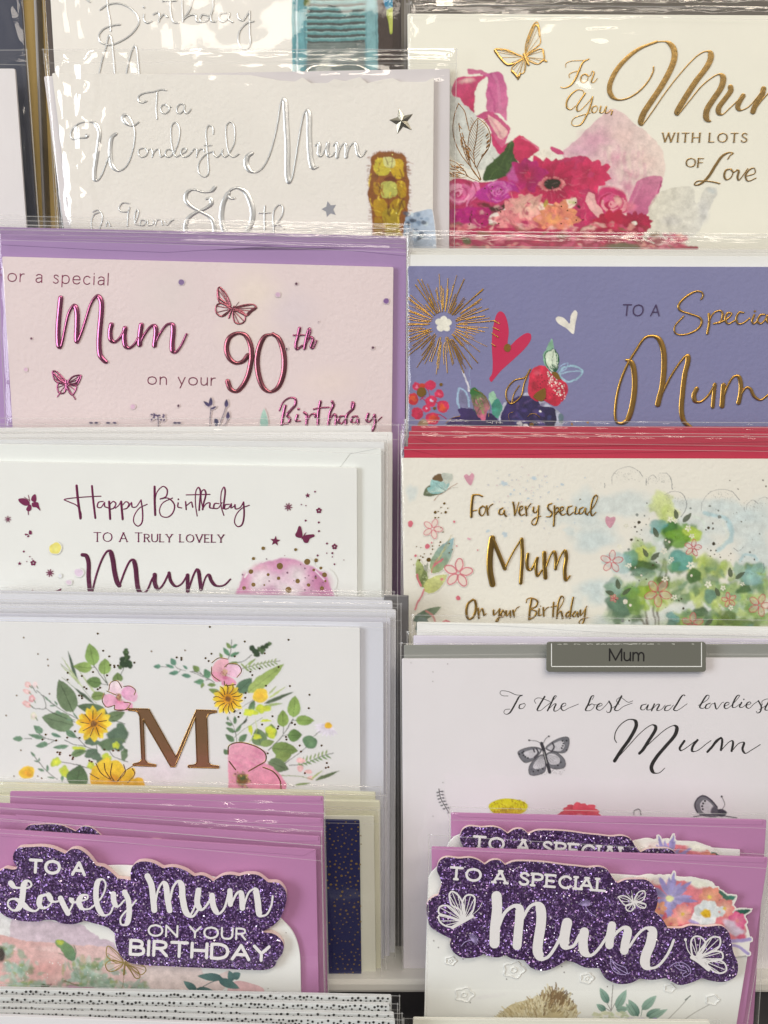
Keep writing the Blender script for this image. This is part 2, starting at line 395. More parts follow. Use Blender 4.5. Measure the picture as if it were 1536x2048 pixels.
    def rose(s, cx, cy, r, cols, n=14, sq=.85):
        s.blob(cx, cy, r, r*sq, cols[0], soft=.15, wob=.18)
        for i in range(n):
            a = rnd.uniform(0, 6.3); d = r*rnd.uniform(.1, .75); c = rnd.choice(cols)
            s.stroke([(cx+d*math.cos(a+t), cy+d*math.sin(a+t)*sq) for t in (0, .5, 1.0, 1.5)], (r*.05, r*rnd.uniform(.12, .3)), c, nib=rnd.uniform(0, 3))
        s.stroke([(cx+r*.28*(1-t/7)*math.cos(t*1.3), cy+r*.24*(1-t/7)*math.sin(t*1.3)) for t in range(7)], r*.08, cols[-1])
    def wing(s, root, outline, w, veins=True, fill=None, w2=None):
        if fill: s.poly(outline, fill)
        s.stroke(outline, w, closed=True)
        if veins:
            for x, y, _ in [(float(q.rstrip('!').split(',')[0]), float(q.rstrip('!').split(',')[1]), 0) for q in outline.split()]:
                s.stroke([root, (root[0]+(x-root[0])*.93, root[1]+(y-root[1])*.93)], (w2 or w*.5))
    def star(s, cx, cy, tips, h=0.0, inner=.42):
        z = s.zz(); o = []
        n = len(tips)
        for i in range(n):
            a, b = tips[i], tips[(i+1) % n]
            o.append(a); mx, my = (a[0]+b[0])/2, (a[1]+b[1])/2
            d = math.hypot(mx-cx, my-cy); k = inner*math.hypot(a[0]-cx, a[1]-cy)/d
            o.append((cx+(mx-cx)*k, cy+(my-cy)*k))
        c = s.add(*src(cx, cy), z+h); ids = [s.add(*src(*q), z) for q in o]
        for i in range(len(ids)): s.f.append([c, ids[i], ids[(i+1) % len(ids)]])
    def star5(s, cx, cy, r, rot=0, inner=.42, n=5): s.star(cx, cy, [(cx+r*math.sin(rot+6.2832*i/n), cy-r*math.cos(rot+6.2832*i/n)) for i in range(n)], inner=inner)
    def text(s, t, x0, y0, x1, y1, h, w, col=None, serif=0, slant=0.0, nib=None, gap=.28, small=.84):
        if col: s.col = col
        adv = 0; L = []
        for ch in t:
            if ch == ' ': adv += .42+gap*.6; continue
            k = 1.0
            if serif and ch.islower(): k = small; ch = ch.upper()
            wd, st = GLYPH[ch]; L.append((adv, k, st)); adv += wd*k+gap
        adv -= gap
        D = math.hypot(x1-x0, y1-y0); tx, ty = (x1-x0)/D, (y1-y0)/D; sx = D/adv
        def m(a, b, k, gx, gy):
            X = (a+gx*k)*sx; Y = gy*k*h; X += slant*Y
            return (x0+tx*X+ty*Y, y0+ty*X-tx*Y)
        for a, k, st in L:
            for q in st:
                sm = q[0] == '~'; g = [tuple(float(v) for v in u.split(',')) for u in q.lstrip('~').split()]
                pp = [m(a, 0, k, *v) for v in g]
                if sm or len(pp) == 2: s.stroke(pp, w, nib=nib)
                else: s.stroke(' '.join('%f,%f!' % v for v in pp), w, nib=nib)
                if serif:
                    for i, j in ((0, 1), (-1, -2)):
                        if g[i][1] in (0, 1) and not sm and abs(g[i][1]-g[j][1]) > .3:
                            c = pp[i]; e = serif*h
                            s.stroke([(c[0]-tx*e, c[1]-ty*e), (c[0]+tx*e, c[1]+ty*e)], w if not isinstance(w, tuple) else w[0]*1.1)
    def raster(s, label=None):
        """lay the inks over one another and print them on the stock as a fine coloured mesh"""
        pk = s.pk; g = G_STEP; V = np.array(s.v, np.float32); A = np.array(s.c, np.float32); A[:, :3] *= np.array(pk.tint, np.float32)
        if pk.cv is None:
            xs = pk.xr; ys = pk.yr; W, H = int((xs[1]-xs[0])/g), int((ys[1]-ys[0])/g)
            pk.cv = np.empty((H, W, 3), np.float32); pk.cv[:] = C(*pk.rgb)[:3]; pk.ink = np.zeros((H, W), np.float32)
        cv, ink = pk.cv, pk.ink; H, W = ink.shape; X = (V[:, 0]-pk.xr[0])/g-.5; Y = (V[:, 1]-pk.yr[0])/g-.5
        touched = np.zeros((H, W), bool)
        def put(y0, y1, x0, x1, m, col, al):
            a = (al*m)[..., None] if not np.isscalar(al) else (m*al)[..., None]
            cv[y0:y1, x0:x1] += (col-cv[y0:y1, x0:x1])*a
            k = ink[y0:y1, x0:x1]; k += (1-k)*a[..., 0]; touched[y0:y1, x0:x1] |= a[..., 0] > .004
        def tri(i, j, k):
            x = X[[i, j, k]]; y = Y[[i, j, k]]
            x0, x1, y0, y1 = max(0, int(math.floor(x.min()))), min(W, int(x.max())+2), max(0, int(math.floor(y.min()))), min(H, int(y.max())+2)
            if x0 >= x1 or y0 >= y1: return
            d = (y[1]-y[2])*(x[0]-x[2])+(x[2]-x[1])*(y[0]-y[2])
            if abs(d) < 1e-7: return
            gx = np.arange(x0, x1, dtype=np.float32)[None]; gy = np.arange(y0, y1, dtype=np.float32)[:, None]
            a = ((y[1]-y[2])*(gx-x[2])+(x[2]-x[1])*(gy-y[2]))/d; b = ((y[2]-y[0])*(gx-x[2])+(x[0]-x[2])*(gy-y[2]))/d; c = 1-a-b
            m = ((a >= 0) & (b > 0) & (c > 0)).astype(np.float32)
            if not m.any(): return
            cc = A[[i, j, k]]
            col = a[..., None]*cc[0]+b[..., None]*cc[1]+c[..., None]*cc[2]
            put(y0, y1, x0, x1, m, col[..., :3], col[..., 3])
        def flat(ids, gradient):
            x = X[ids]; y = Y[ids]; n = len(ids)
            x0, x1, y0, y1 = max(0, int(math.floor(x.min()))), min(W, int(x.max())+2), max(0, int(math.floor(y.min()))), min(H, int(y.max())+2)
            if x0 >= x1 or y0 >= y1: return
            gx = np.arange(x0, x1, dtype=np.float32)[None]; gy = np.arange(y0, y1, dtype=np.float32)[:, None]
            m = np.zeros((y1-y0, x1-x0), bool)
            for i in range(n):
                xa, ya, xb, yb = x[i], y[i], x[(i+1) % n], y[(i+1) % n]
                if ya == yb: continue
                m ^= ((ya > gy) != (yb > gy)) & (gx < (xb-xa)*(gy-ya)/(yb-ya)+xa)
            cc = A[ids]
            if gradient:
                M = np.c_[x, y, np.ones(n)]; sol = np.linalg.lstsq(M, cc, rcond=None)[0]
                col = gx[..., None]*sol[0]+gy[..., None]*sol[1]+sol[2]; lo, hi = cc.min(0), cc.max(0); col = np.clip(col, lo, hi)
                put(y0, y1, x0, x1, m.astype(np.float32), col[..., :3], col[..., 3])
            else: put(y0, y1, x0, x1, m.astype(np.float32), cc[0][:3], float(cc[0][3]))
        F = s.f; i = 0
        while i < len(F):
            f = F[i]
            if isinstance(f, tuple) and f[0] == 'fx':
                ty, tx = np.nonzero(touched)
                if len(ty):
                    y0, y1, x0, x1 = max(0, ty.min()-12), min(H, ty.max()+13), max(0, tx.min()-12), min(W, tx.max()+13)
                    a = np.dstack([cv[y0:y1, x0:x1], ink[y0:y1, x0:x1], touched[y0:y1, x0:x1].astype(np.float32)]); hh, ww = a.shape[:2]
                    rg_ = np.random.default_rng(int(x0+7*y0))
                    def nz(cell):
                        g0 = rg_.standard_normal((int(hh/cell)+3, int(ww/cell)+3)); yy = np.arange(hh)/cell; xx = np.arange(ww)/cell
                        yi, xi = yy.astype(int), xx.astype(int); fy = (yy-yi)[:, None]; fx_ = (xx-xi)[None]; fy = fy*fy*(3-2*fy); fx_ = fx_*fx_*(3-2*fx_)
                        return (g0[yi][:, xi]*(1-fy)*(1-fx_)+g0[yi+1][:, xi]*fy*(1-fx_)+g0[yi][:, xi+1]*(1-fy)*fx_+g0[yi+1][:, xi+1]*fy*fx_)
                    if f[1] == 'warp':
                        w_ = f[2]*.5/g; dy = nz(f[3]*1.3/g)*w_+nz(f[3]*.4/g)*w_*.4; dx = nz(f[3]*1.3/g)*w_+nz(f[3]*.4/g)*w_*.4
                        yy = np.clip(np.arange(hh)[:, None]+dy, 0, hh-1).astype(int); xx = np.clip(np.arange(ww)[None]+dx, 0, ww-1).astype(int); a = a[yy, xx]
                    elif f[1] == 'blur':
                        r_ = max(1, int(round(f[2]/g)))
                        for ax_ in (0, 1, 0, 1):
                            c0 = np.cumsum(np.concatenate([np.repeat(a.take([0], ax_), r_+1, ax_), a, np.repeat(a.take([-1], ax_), r_, ax_)], ax_), ax_, dtype=np.float64)
                            n_ = a.shape[ax_]; a = ((c0.take(range(2*r_+1, 2*r_+1+n_), ax_)-c0.take(range(0, n_), ax_))/(2*r_+1)).astype(np.float32)
                    else:
                        m_ = 1+f[2]*.8*(nz(f[3]*1.4/g)*.6+nz(f[3]*.3/g)*.4+nz(1.6/g)*.25); k_ = a[..., 3:4]; a[..., :3] *= np.clip(1+(m_[..., None]-1)*k_, .55, 1.35)
                    cv[y0:y1, x0:x1] = a[..., :3]; ink[y0:y1, x0:x1] = a[..., 3]; touched[y0:y1, x0:x1] |= a[..., 4] > .02
            elif isinstance(f, tuple): flat(f[0], f[1])
            elif len(f) == 3: tri(*f)
            else: tri(f[0], f[1], f[2]); tri(f[0], f[2], f[3])
            i += 1
        if pk.clip:      # ink stays on the card
            qx = [a_[0] for a_ in pk.clip]; qy = [a_[1] for a_ in pk.clip]
            gx = (pk.xr[0]+(np.arange(W)+.5)*g)[None]; gy = (pk.yr[0]+(np.arange(H)+.5)*g)[:, None]; m = np.zeros((H, W), bool)
            for i in range(len(qx)):
                xa, ya, xb, yb = qx[i], qy[i], qx[(i+1) % len(qx)], qy[(i+1) % len(qx)]
                if ya != yb: m ^= ((ya > gy) != (yb > gy)) & (gx < (xb-xa)*(gy-ya)/(yb-ya)+xa)
            touched &= m
        # average 2x2 and keep what this ink touches
        h, w_ = H//2, W//2
        q = lambda z: z[:h*2, :w_*2].reshape(h, 2, w_, 2, *z.shape[2:]).mean((1, 3))
        Cc, Ii, T = q(cv), q(ink), q(touched.astype(np.float32)) > 0
        T2 = T.copy(); T2[1:] |= T[:-1]; T2[:-1] |= T[1:]; T2[:, 1:] |= T2[:, :-1]; T2[:, :-1] |= T2[:, 1:]
        cell = T2[:-1, :-1] & T2[1:, :-1] & T2[:-1, 1:] & T2[1:, 1:]
        jy, jx = np.nonzero(cell)
        if len(jy) == 0: return None
        use = np.zeros((h, w_), bool)
        for dy in (0, 1):
            for dx in (0, 1): use[jy+dy, jx+dx] = True
        idx = -np.ones((h, w_), np.int64); uy, ux = np.nonzero(use); idx[uy, ux] = np.arange(len(uy))
        px = pk.xr[0]+(ux*2+1)*g; py = pk.yr[0]+(uy*2+1)*g; pk.zc += 8e-6; z = s.zz(); pk.zc += 8e-6
        c_, s_ = math.cos(-PITCH), math.sin(-PITCH); ax = (px-768)/F_; ay = -(py-1024)/F_
        ey = c_*ay+s_; ez = s_*ay-c_; t = (z-CAMR.z)/ez
        co = np.c_[CAMR.x+t*ax-pk.o.x, CAMR.y+t*ey-pk.o.y, np.full(len(px), z-pk.o.z)].astype(np.float32)
        fc = np.c_[idx[jy, jx], idx[jy+1, jx], idx[jy+1, jx+1], idx[jy, jx+1]].astype(np.int32)
        me = bpy.data.meshes.new(s.name); me.vertices.add(len(co)); me.vertices.foreach_set('co', co.ravel())
        me.loops.add(fc.size); me.loops.foreach_set('vertex_index', fc.ravel()); me.polygons.add(len(fc)); me.polygons.foreach_set('loop_start', np.arange(0, fc.size, 4, dtype=np.int32))
        me.update(calc_edges=True)
        at = me.color_attributes.new('Col', 'FLOAT_COLOR', 'POINT'); at.data.foreach_set('color', np.c_[Cc[uy, ux], Ii[uy, ux]].astype(np.float32).ravel())
        me.materials.append(s.mat); me.validate()
        o = bpy.data.objects.new(s.name, me); COL.objects.link(o); o.parent = s.par
        if label: o['label'] = label
        return o
    def done(s, label=None):
        if not s.v: return None
        if s.uc: return s.raster(label)
        o = link(s.name, s.v, s.f, s.mat, s.par, None, smooth=s.rel > 0)
        if label: o['label'] = label
        return o

GLYPH = {
'A': (.8, ["0,0 .4,1", ".4,1 .8,0", ".15,.34 .65,.34"]), 'O': (.92, ["~.46,1 .12,.85 0,.5 .12,.15 .46,0 .8,.15 .92,.5 .8,.85 .46,1"]),
'T': (.75, ["0,1 .75,1", ".375,1 .375,0"]), 'S': (.56, ["~.53,.84 .4,.98 .17,.97 .05,.78 .17,.59 .40,.46 .55,.27 .46,.06 .26,0 .1,.04 .01,.18"]),
'P': (.6, ["0,0 0,1", "~0,1 .35,1 .58,.88 .58,.62 .35,.5 0,.5"]), 'E': (.55, ["0,0 0,1", "0,1 .55,1", "0,.5 .46,.5", "0,0 .55,0"]),
'C': (.74, ["~.72,.82 .52,.98 .27,.95 .06,.74 0,.47 .1,.17 .34,0 .58,.02 .74,.18"]), 'I': (.04, [".02,0 .02,1"]),
'L': (.52, ["0,1 0,0", "0,0 .52,0"]), 'U': (.72, ["~0,1 0,.6 .02,.25 .15,.04 .36,0 .57,.04 .7,.25 .72,.6 .72,1"]),
'R': (.62, ["0,0 0,1", "~0,1 .35,1 .56,.88 .56,.64 .35,.52 0,.52", ".28,.52 .62,0"]), 'Y': (.72, ["0,1 .36,.48", ".72,1 .36,.48", ".36,.48 .36,0"]),
'N': (.75, ["0,0 0,1", "0,1 .75,0", ".75,0 .75,1"]), 'B': (.62, ["0,0 0,1", "~0,1 .35,1 .54,.88 .54,.65 .35,.53 0,.53", "~0,.53 .38,.53 .62,.4 .62,.12 .38,0 0,0"]),
'H': (.72, ["0,0 0,1", ".72,0 .72,1", "0,.5 .72,.5"]), 'D': (.78, ["0,0 0,1", "~0,1 .38,1 .68,.84 .78,.5 .68,.16 .38,0 0,0"]),
'V': (.8, ["0,1 .4,0", ".8,1 .4,0"]), 'W': (1.2, ["0,1 .3,0", ".6,1 .3,0", ".6,1 .9,0", "1.2,1 .9,0"]), 'F': (.52, ["0,0 0,1", "0,1 .52,1", "0,.52 .44,.52"]),
'M': (.9, ["0,0 0,1", "0,1 .45,.05", ".9,1 .45,.05", ".9,1 .9,0"]),
'a': (.44, ["~.04,.58 .15,.68 .3,.69 .43,.6 .44,.42 .44,.2 .45,0", "~.44,.4 .2,.38 .03,.27 .03,.1 .15,0 .3,.03 .44,.17"]),
'o': (.62, ["~.31,.7 .08,.6 0,.35 .08,.1 .31,0 .54,.1 .62,.35 .54,.6 .31,.7"]), 'r': (.3, ["0,0 0,.7", "~0,.42 .08,.6 .18,.68 .3,.68"]),
's': (.36, ["~.34,.6 .22,.7 .07,.66 .04,.52 .17,.4 .32,.28 .35,.12 .24,0 .1,0 .0,.08"]),
'p': (.52, ["0,.7 0,-.3", "~0,.5 .1,.66 .28,.7 .46,.6 .52,.35 .46,.1 .28,0 .1,.04 0,.18"]),
'e': (.52, ["0,.36 .52,.36", "~.52,.36 .5,.55 .38,.68 .22,.69 .06,.58 0,.35 .06,.1 .24,0 .4,.02 .5,.12"]),
'c': (.46, ["~.45,.6 .3,.7 .14,.66 .02,.5 .01,.2 .14,.03 .3,0 .45,.1"]), 'i': (.04, [".02,0 .02,.7", ".02,.92 .02,.95"]), 'l': (.04, [".02,0 .02,1.02"]),
'n': (.46, ["0,0 0,.7", "~0,.45 .1,.63 .26,.7 .4,.62 .46,.45 .46,0"]), 'y': (.5, ["0,.7 .27,.02", ".5,.7 .15,-.3"]),
'u': (.46, ["~0,.7 0,.25 .06,.07 .2,0 .36,.07 .46,.25", ".46,.7 .46,0"]), 'm': (.8, ["0,0 0,.7", "~0,.45 .08,.63 .22,.7 .35,.62 .4,.45 .4,0", "~.4,.45 .48,.63 .62,.7 .75,.62 .8,.45 .8,0"]),
}

# ---------------------------------------------------------------- the rack
def rbox(name, a, b, mat, parent=None, bevel=.0006):
    (x0, y0, z0), (x1, y1, z1) = a, b
    v = [(x, y, z) for x in (x0, x1) for y in (y0, y1) for z in (z0, z1)]
    f = [(0, 1, 3, 2), (4, 6, 7, 5), (0, 4, 5, 1), (2, 3, 7, 6), (0, 2, 6, 4), (1, 5, 7, 3)]
    o = link(name, v, f, mat, parent)
    m = o.modifiers.new('bevel', 'BEVEL'); m.width = bevel; m.segments = 2
    return o
def plastic(rgb, rough=.4):
    key = ('pl', rgb, rough)
    if key in MATS: return MATS[key]
    m, t, b = base_mat('painted_metal')
    n = t.nodes.new('ShaderNodeTexNoise'); n.inputs['Scale'].default_value = 25; n.inputs['Detail'].default_value = 6
    tc = t.nodes.new('ShaderNodeTexCoord'); t.links.new(tc.outputs['Object'], n.inputs[0])
    mx = t.nodes.new('ShaderNodeMix'); mx.data_type = 'RGBA'; c = C(*rgb)
    mx.inputs['A'].default_value = tuple(v*.82 for v in c[:3])+(1,); mx.inputs['B'].default_value = tuple(v*1.08 for v in c[:3])+(1,)
    t.links.new(n.outputs[0], mx.inputs['Factor']); t.links.new(mx.outputs['Result'], b.inputs['Base Color']); b.inputs['Roughness'].default_value = rough
    MATS[key] = m; return m
rack = bpy.data.objects.new('display_rack', None); COL.objects.link(rack); rack.matrix_world = RW.copy(); rack.empty_display_size = .02
rack['label'] = 'stepped grey and cream shop rack that holds all the wrapped greeting cards'; rack['category'] = 'display rack'
grey = plastic((96, 92, 90)); cream = plastic((206, 200, 186), .35)
rbox('back_panel', (-.36, -.36, -.098), (.36, .32, -.094), grey, rack)
for ledge_px, zf, zb in ((980, -.043, -.094), (1290, -.022, -.043), (1500, -.002, -.022), (1962, .0305, -.002), (2160, .058, .0305), (2500, .095, .058)):
    y = P(768, ledge_px, zf)[1]
    rbox('shelf_rail', (-.34, y-.0055, zb), (.34, y, zf), cream, rack, .0015)
    rbox('riser_panel', (-.34, y-.05, zb+.0002), (.34, y-.0057, zb+.0012), grey, rack)
for px in (28, 812, 1560):
    x = P(px, 1600, .0)[0]
    rbox('divider', (x-.0007, -.3, -.09), (x+.0007, .3, -.07), plastic((140, 134, 128)), rack)
x0, yy = P(815, 1990, .004); x1 = P(768, 1990, .004)[0]
rbox('divider', (x1, yy+.003, .0035), (x0, P(768, 1190, .004)[1], .0045), plastic((104, 100, 98)), rack)

def wrapped(label, z, quad_env, rgb, sleeve, group, flap=None, seed=0, milk=.03, folds=(), dz_env=-.0012, cat='greeting card', **k):
    p = Packet(label, z, (quad_env[2][0]+quad_env[3][0])/2, quad_env[2][1], cat, group)
    p.envelope(quad_env, rgb, dz=dz_env, th=.0016, flap=flap, **k)
    p.sleeve(sleeve, seed=seed, milk=milk, folds=folds)
    return p

# ---------------------------------------------------------------- left edge: neighbours
p = Packet('kraft gold card standing between the navy card and the pale top birthday card', -.078, 80, 980, 'greeting card')
p.panel([(30, -90), (92, -90), (168, 980), (50, 980)], (206, 174, 108), dz=0, th=.0012, name='card_front', bump=.5, mott=.12, rough=.5)
b = p.buf('card_edge', None); view(0, 0, 1)
b.poly("30,-90 42,-90 104,980 50,980", C(120, 88, 45), smooth=False); b.done()
p = Packet('dark navy wrapped card cut off at the top left corner', -.070, -20, 980, 'greeting card')
p.panel([(-160, -90), (36, -90), (112, 980), (-100, 980)], (60, 62, 74), dz=-.0006, bump=.1, rough=.35)
p.sleeve([(-170, -100), (40, -100), (116, 980), (-110, 980)], seed=3, milk=.03, folds=[(8, 0, 50, 110, .0005, 6), (20, 20, 30, 100, .0003, 4)], top=30)
p = Packet('white wrapped card below the navy card at the far left edge', -.056, -40, 980, 'greeting card')
p.panel([(-160, 137), (30, 137), (92, 980), (-80, 980)], (214, 205, 198), bump=.15)
p.sleeve([(-170, 98), (55, 98), (118, 980), (-90, 980)], seed=5, milk=.03, top=45, folds=[(42, 215, 78, 450, .0007, 3.5), (47, 215, 60, 300, .0004, 3), (15, 130, 50, 105, .0004, 3), (0, 160, 40, 450, .0003, 3), (10, 118, 52, 125, .0004, 3)])

# ---------------------------------------------------------------- top row left: "Birthday" card with teal shutter
CREAM = (225, 216, 201)
p = Packet('cream birthday card with silver script and a teal slatted shutter picture', -.064, 440, 980, 'greeting card')
p.envelope([(84, -110), (830, -110), (830, 980), (150, 980)], (70, 58, 52), dz=-.002)
p.panel([(95, -100), (785, -100), (785, 980), (160, 980)], CREAM)
b = p.buf('shutter_picture')
view(400, 0, 3.072)
b.poly("1075,-300 1290,-300 1290,620 1085,620", C(62, 48, 42), smooth=False)
b.poly("560,-300 1090,-300 1092,620 566,620", C(96, 150, 152), smooth=False, col2=C(120, 160, 158), grad=(560, 0, 1090, 0))
for i, x in enumerate((578, 590, 640, 1015, 1078)): b.stroke([(x, -300), (x+8, 620)], (5, 9), C(60, 105, 108, .55) if i != 1 else C(205, 215, 212, .8))
b.poly("636,-300 1012,-300 1014,262 660,262 655,30 640,30", C(70, 76, 72), smooth=False)
b.poly("655,262 1014,262 1014,620 655,620", C(110, 118, 110), smooth=False)
for i in range(16):
    y = 245-38*i
    b.poly([(648, y-12), (700, y-16), (850, y-10), (1020, y-22), (1020, y-2), (850, y+9), (700, y+5), (650, y+6)], C(104, 152, 146), smooth=False, col2=C(84, 130, 126), grad=(0, y-18, 0, y+10))
    b.stroke([(650, y-12), (850, y-11), (1018, y-21)], 5, C(160, 190, 182, .8))
for i in range(9): b.stroke([(650, 275+18*i), (850, 277+18*i), (1012, 270+18*i)], 5, C(80, 92, 88, .5))
b.blob(655, 15, 24, 30, C(92, 104, 40), soft=.4)
b.fx('warp', 1.2, 10); b.fx('pigment', .12, 8); b.fx('blur', .6)
b.done()
b = p.buf('plant_pot_picture')
b.poly("1135,-40 1305,-40 1280,10 1250,50 1150,60", C(42, 120, 150)); b.poly("1150,58 1255,48 1215,140 1172,212 1160,150", C(150, 160, 60))
b.poly("1160,60 1200,60 1172,200", C(190, 190, 90, .7))
for i in range(60): b.dot(rnd.uniform(1150, 1280), rnd.uniform(-10, 45), rnd.uniform(1.5, 4), C(190, 225, 235, .8))
b.done()
SILVER = foil((214, 216, 217), .30, .72)
b = p.buf('lettering', SILVER, relief=.00032); view(0, 0)
W = 15
for q in ("820,-30 830,80 845,160 850,235", "770,75 820,40 900,25 980,50 1050,110 1065,180 1010,260 920,320 840,345 770,320 760,270 800,220 870,195 920,188",
          "755,600 780,480 810,380 838,270 855,290 868,400 885,600", "960,620 1000,430 1035,350 1050,380 1060,470 1072,600", "660,-8 690,12", "1105,110 1105,150 1130,175 1165,165", "1102,52 1108,56",
          "1180,110 1215,95 1225,120 1220,165!", "1225,145 1260,110 1285,130", "1305,-25 1310,80 1330,165 1370,175", "1250,8 1350,5", "1400,-30 1400,60 1405,165!",
          "1410,140 1450,90 1475,20 1480,-30", "1408,150 1450,120 1500,115 1510,160 1536,165"):
    b.stroke(q, W)
view(400, 0, 3.072)
for q in ("50,95 15,90 0,120 15,135 45,125 62,98", "78,-25 80,50 66,100 72,130 95,132", "160,80 125,85 118,115 140,135 175,110 180,80 175,115 200,135", "230,85 240,115 265,125 290,90 305,70",
          "305,75 305,200 310,270 290,300 255,295 235,250 245,190 290,140 330,130"):
    b.stroke(q, 12)
b.done()
p.sleeve([(78, -120), (812, -120), (812, 980), (140, 980)], seed=11, top=20, folds=[(112, -20, 135, 100, .0006, 6), (147, -10, 158, 110, .0007, 6), (170, 0, 176, 90, .0003, 5)])

# ---------------------------------------------------------------- "To a Wonderful Mum on your 80th"
p = Packet('cream card with silver script reading To a Wonderful Mum 80th and amber bottle', -.046, 500, 980, 'greeting card')
p.envelope([(88, 152), (900, 137), (896, 980), (196, 980)], (208, 198, 192), dz=-.0024)
top = [(104, 146), (500, 150), (560, 161), (590, 163), (605, 155), (622, 166), (655, 166), (668, 158), (690, 162), (720, 154), (735, 166), (770, 158), (785, 156), (800, 163), (835, 164), (852, 163), (868, 154)]
s0 = [(104, 148), (106, 146)]+top[1:]+[(867, 300), (862, 980), (205, 980)]
p.zs = p.z-.0012; p.zc = .00002
p.yr = (140, 560)
p.card = p.slab('card_front', s0, p.zs, .0006, paper(CREAM, bump=1.0, scale=520))
b = p.buf('bottle_picture'); view(480, 140)
b.poly("1005,665 1060,632 1150,626 1262,655 1282,780 1300,900 1285,1080 1292,1240 1300,1600 1010,1600 1015,1240 1010,1080 985,980 990,850 1002,750", C(134, 78, 26))
rb = random.Random(4)
for q, c in (("1035,690 1120,675 1160,700 1150,780 1110,810 1050,800 1030,740", (205, 185, 50)), ("1165,690 1235,680 1255,760 1250,820 1200,830 1160,780", (214, 172, 24)), ("1100,670 1180,672 1190,740 1130,750", (214, 208, 130)),
             ("1085,870 1190,865 1200,960 1150,985 1090,975", (210, 206, 96)), ("1205,850 1265,860 1275,960 1220,975", (206, 160, 22)), ("1025,860 1070,870 1075,960 1030,950", (190, 140, 20)),
             ("1035,1000 1100,990 1130,1060 1090,1120 1040,1110", (204, 156, 20)), ("1180,1000 1260,995 1262,1060 1200,1090 1150,1050", (196, 150, 18)), ("1100,1080 1210,1070 1220,1240 1200,1400 1130,1400 1110,1240", (206, 172, 34)), ("1035,1130 1085,1140 1090,1260 1050,1300", (190, 140, 20)),
             ("1105,840 1150,812 1205,845 1170,862", (120, 52, 18))):
    b.poly(q, C(*c), col2=C(*[v*.72 for v in c]), grad=(1000, 640, 1290, 1200))
for i in range(70):
    x, y = rb.uniform(1000, 1285), rb.uniform(650, 1250); a = rb.uniform(-.5, .5)+(1.57 if rb.random() < .7 else 0); L = rb.uniform(20, 90)
    b.stroke([(x, y), (x+L*.5*math.cos(a)+rb.uniform(-9, 9), y+L*.5*math.sin(a)), (x+L*math.cos(a), y+L*math.sin(a))], (3, rb.uniform(5, 12)), C(*rb.choice([(110, 56, 18), (150, 88, 22), (226, 196, 60), (92, 48, 20)]), .7))
for i in range(150):      # soft brush-hair rim
    t = rb.random(); side = rb.choice((0, 1, 2))
    if side == 0: x, y, dx, dy = 1000-10*math.sin(t*6), 660+t*560, -rb.uniform(8, 24), rb.uniform(-6, 10)
    elif side == 1: x, y, dx, dy = 1270+24*math.sin(t*3), 670+t*560, rb.uniform(8, 30), rb.uniform(-6, 14)
    else: x, y, dx, dy = 1015+t*245, 645-12*math.sin(t*3), rb.uniform(-5, 5), -rb.uniform(6, 18)
    b.stroke([(x, y), (x+dx, y+dy)], 5, C(134, 78, 34, .65))
b.fx('warp', 1.6, 9); b.fx('pigment', .16, 6); b.fx('blur', .6)
for x, y in ((1155, 772), (1200, 1100), (1190, 905), (1170, 650)): b.dot(x, y, 5, C(240, 225, 120))
b.done()
b = p.buf('blue_glass_picture')
b.poly("1255,1240 1262,1170 1310,1110 1380,1085 1478,1080 1476,1600 1255,1600", C(128, 142, 156), col2=C(190, 200, 208), grad=(1260, 1100, 1478, 1100))
for i in range(36): x = rb.uniform(1265, 1440); y = rb.uniform(1100, 1300); b.blob(x, y, rb.uniform(12, 34), rb.uniform(10, 26), C(*rb.choice([(60, 70, 84), (205, 214, 220), (110, 130, 150), (160, 176, 190)]), .8), soft=.5)
b.done()
b = p.buf('lettering', SILVER, relief=.00027); view(100, 140)
W = 15
for q in ("742,240 712,250 684,240 680,205 715,180 800,165 860,150 892,155", "822,170 820,230 816,300 822,372"): b.stroke(q, W)
for q in ("890,262 862,272 850,300 862,328 890,333 915,310 912,280 890,262 900,278 930,282", "1030,265 1000,262 976,290 978,325 1000,333 1025,310 1035,270 1032,310 1045,333 1065,325 1082,300"): b.stroke(q, 13)
b.stroke("285,505 278,517 220,522 175,530 158,505 172,455 220,412 290,397 345,408 378,470 372,560 355,680 340,790 345,845 370,845 400,800 435,710 465,640", (13, 34))
b.stroke("505,492 475,520 462,600 465,680 480,740 530,775 590,735 635,620 652,500 640,420 605,355 575,342 560,370 590,412 640,428 682,400", (14, 34))
for q in ("715,600 685,610 680,645 705,668 740,655 750,625 730,600 750,612 778,606", "778,606 788,632 785,668!", "788,655 810,618 835,606 845,640 852,668 880,652", "940,615 905,610 885,640 900,668 930,660 955,618",
          "955,640 990,540 995,450 965,400 935,430 930,520 945,620 970,665 1005,648", "1005,648 1045,625 1045,603 1018,605 1005,640 1025,668 1060,660 1092,628", "1092,625 1108,606 1125,605 1130,625 1125,668!", "1128,650 1150,612 1178,605 1185,625",
          "1255,490 1250,440 1220,425 1200,470 1205,580 1215,700 1215,800 1185,820 1145,790 1140,730 1165,680 1210,640 1255,625", "1185,578 1240,578", "1255,625 1260,650 1285,668 1315,640 1325,608", "1325,612 1325,650 1345,668 1372,648",
          "1372,648 1415,560 1415,430 1385,398 1355,430 1355,540 1375,640 1410,668 1450,645"): b.stroke(q, 12.5)
b.stroke("1265,903 1240,930 1180,938 1100,918 1050,945 1042,995 1075,1040 1150,1085 1230,1130 1258,1180 1258,1260 1200,1320", (16, 34))
b.stroke("1200,990 1228,985 1240,1025 1190,1065 1130,1090 1070,1130 1040,1190 1045,1260", (18, 34))
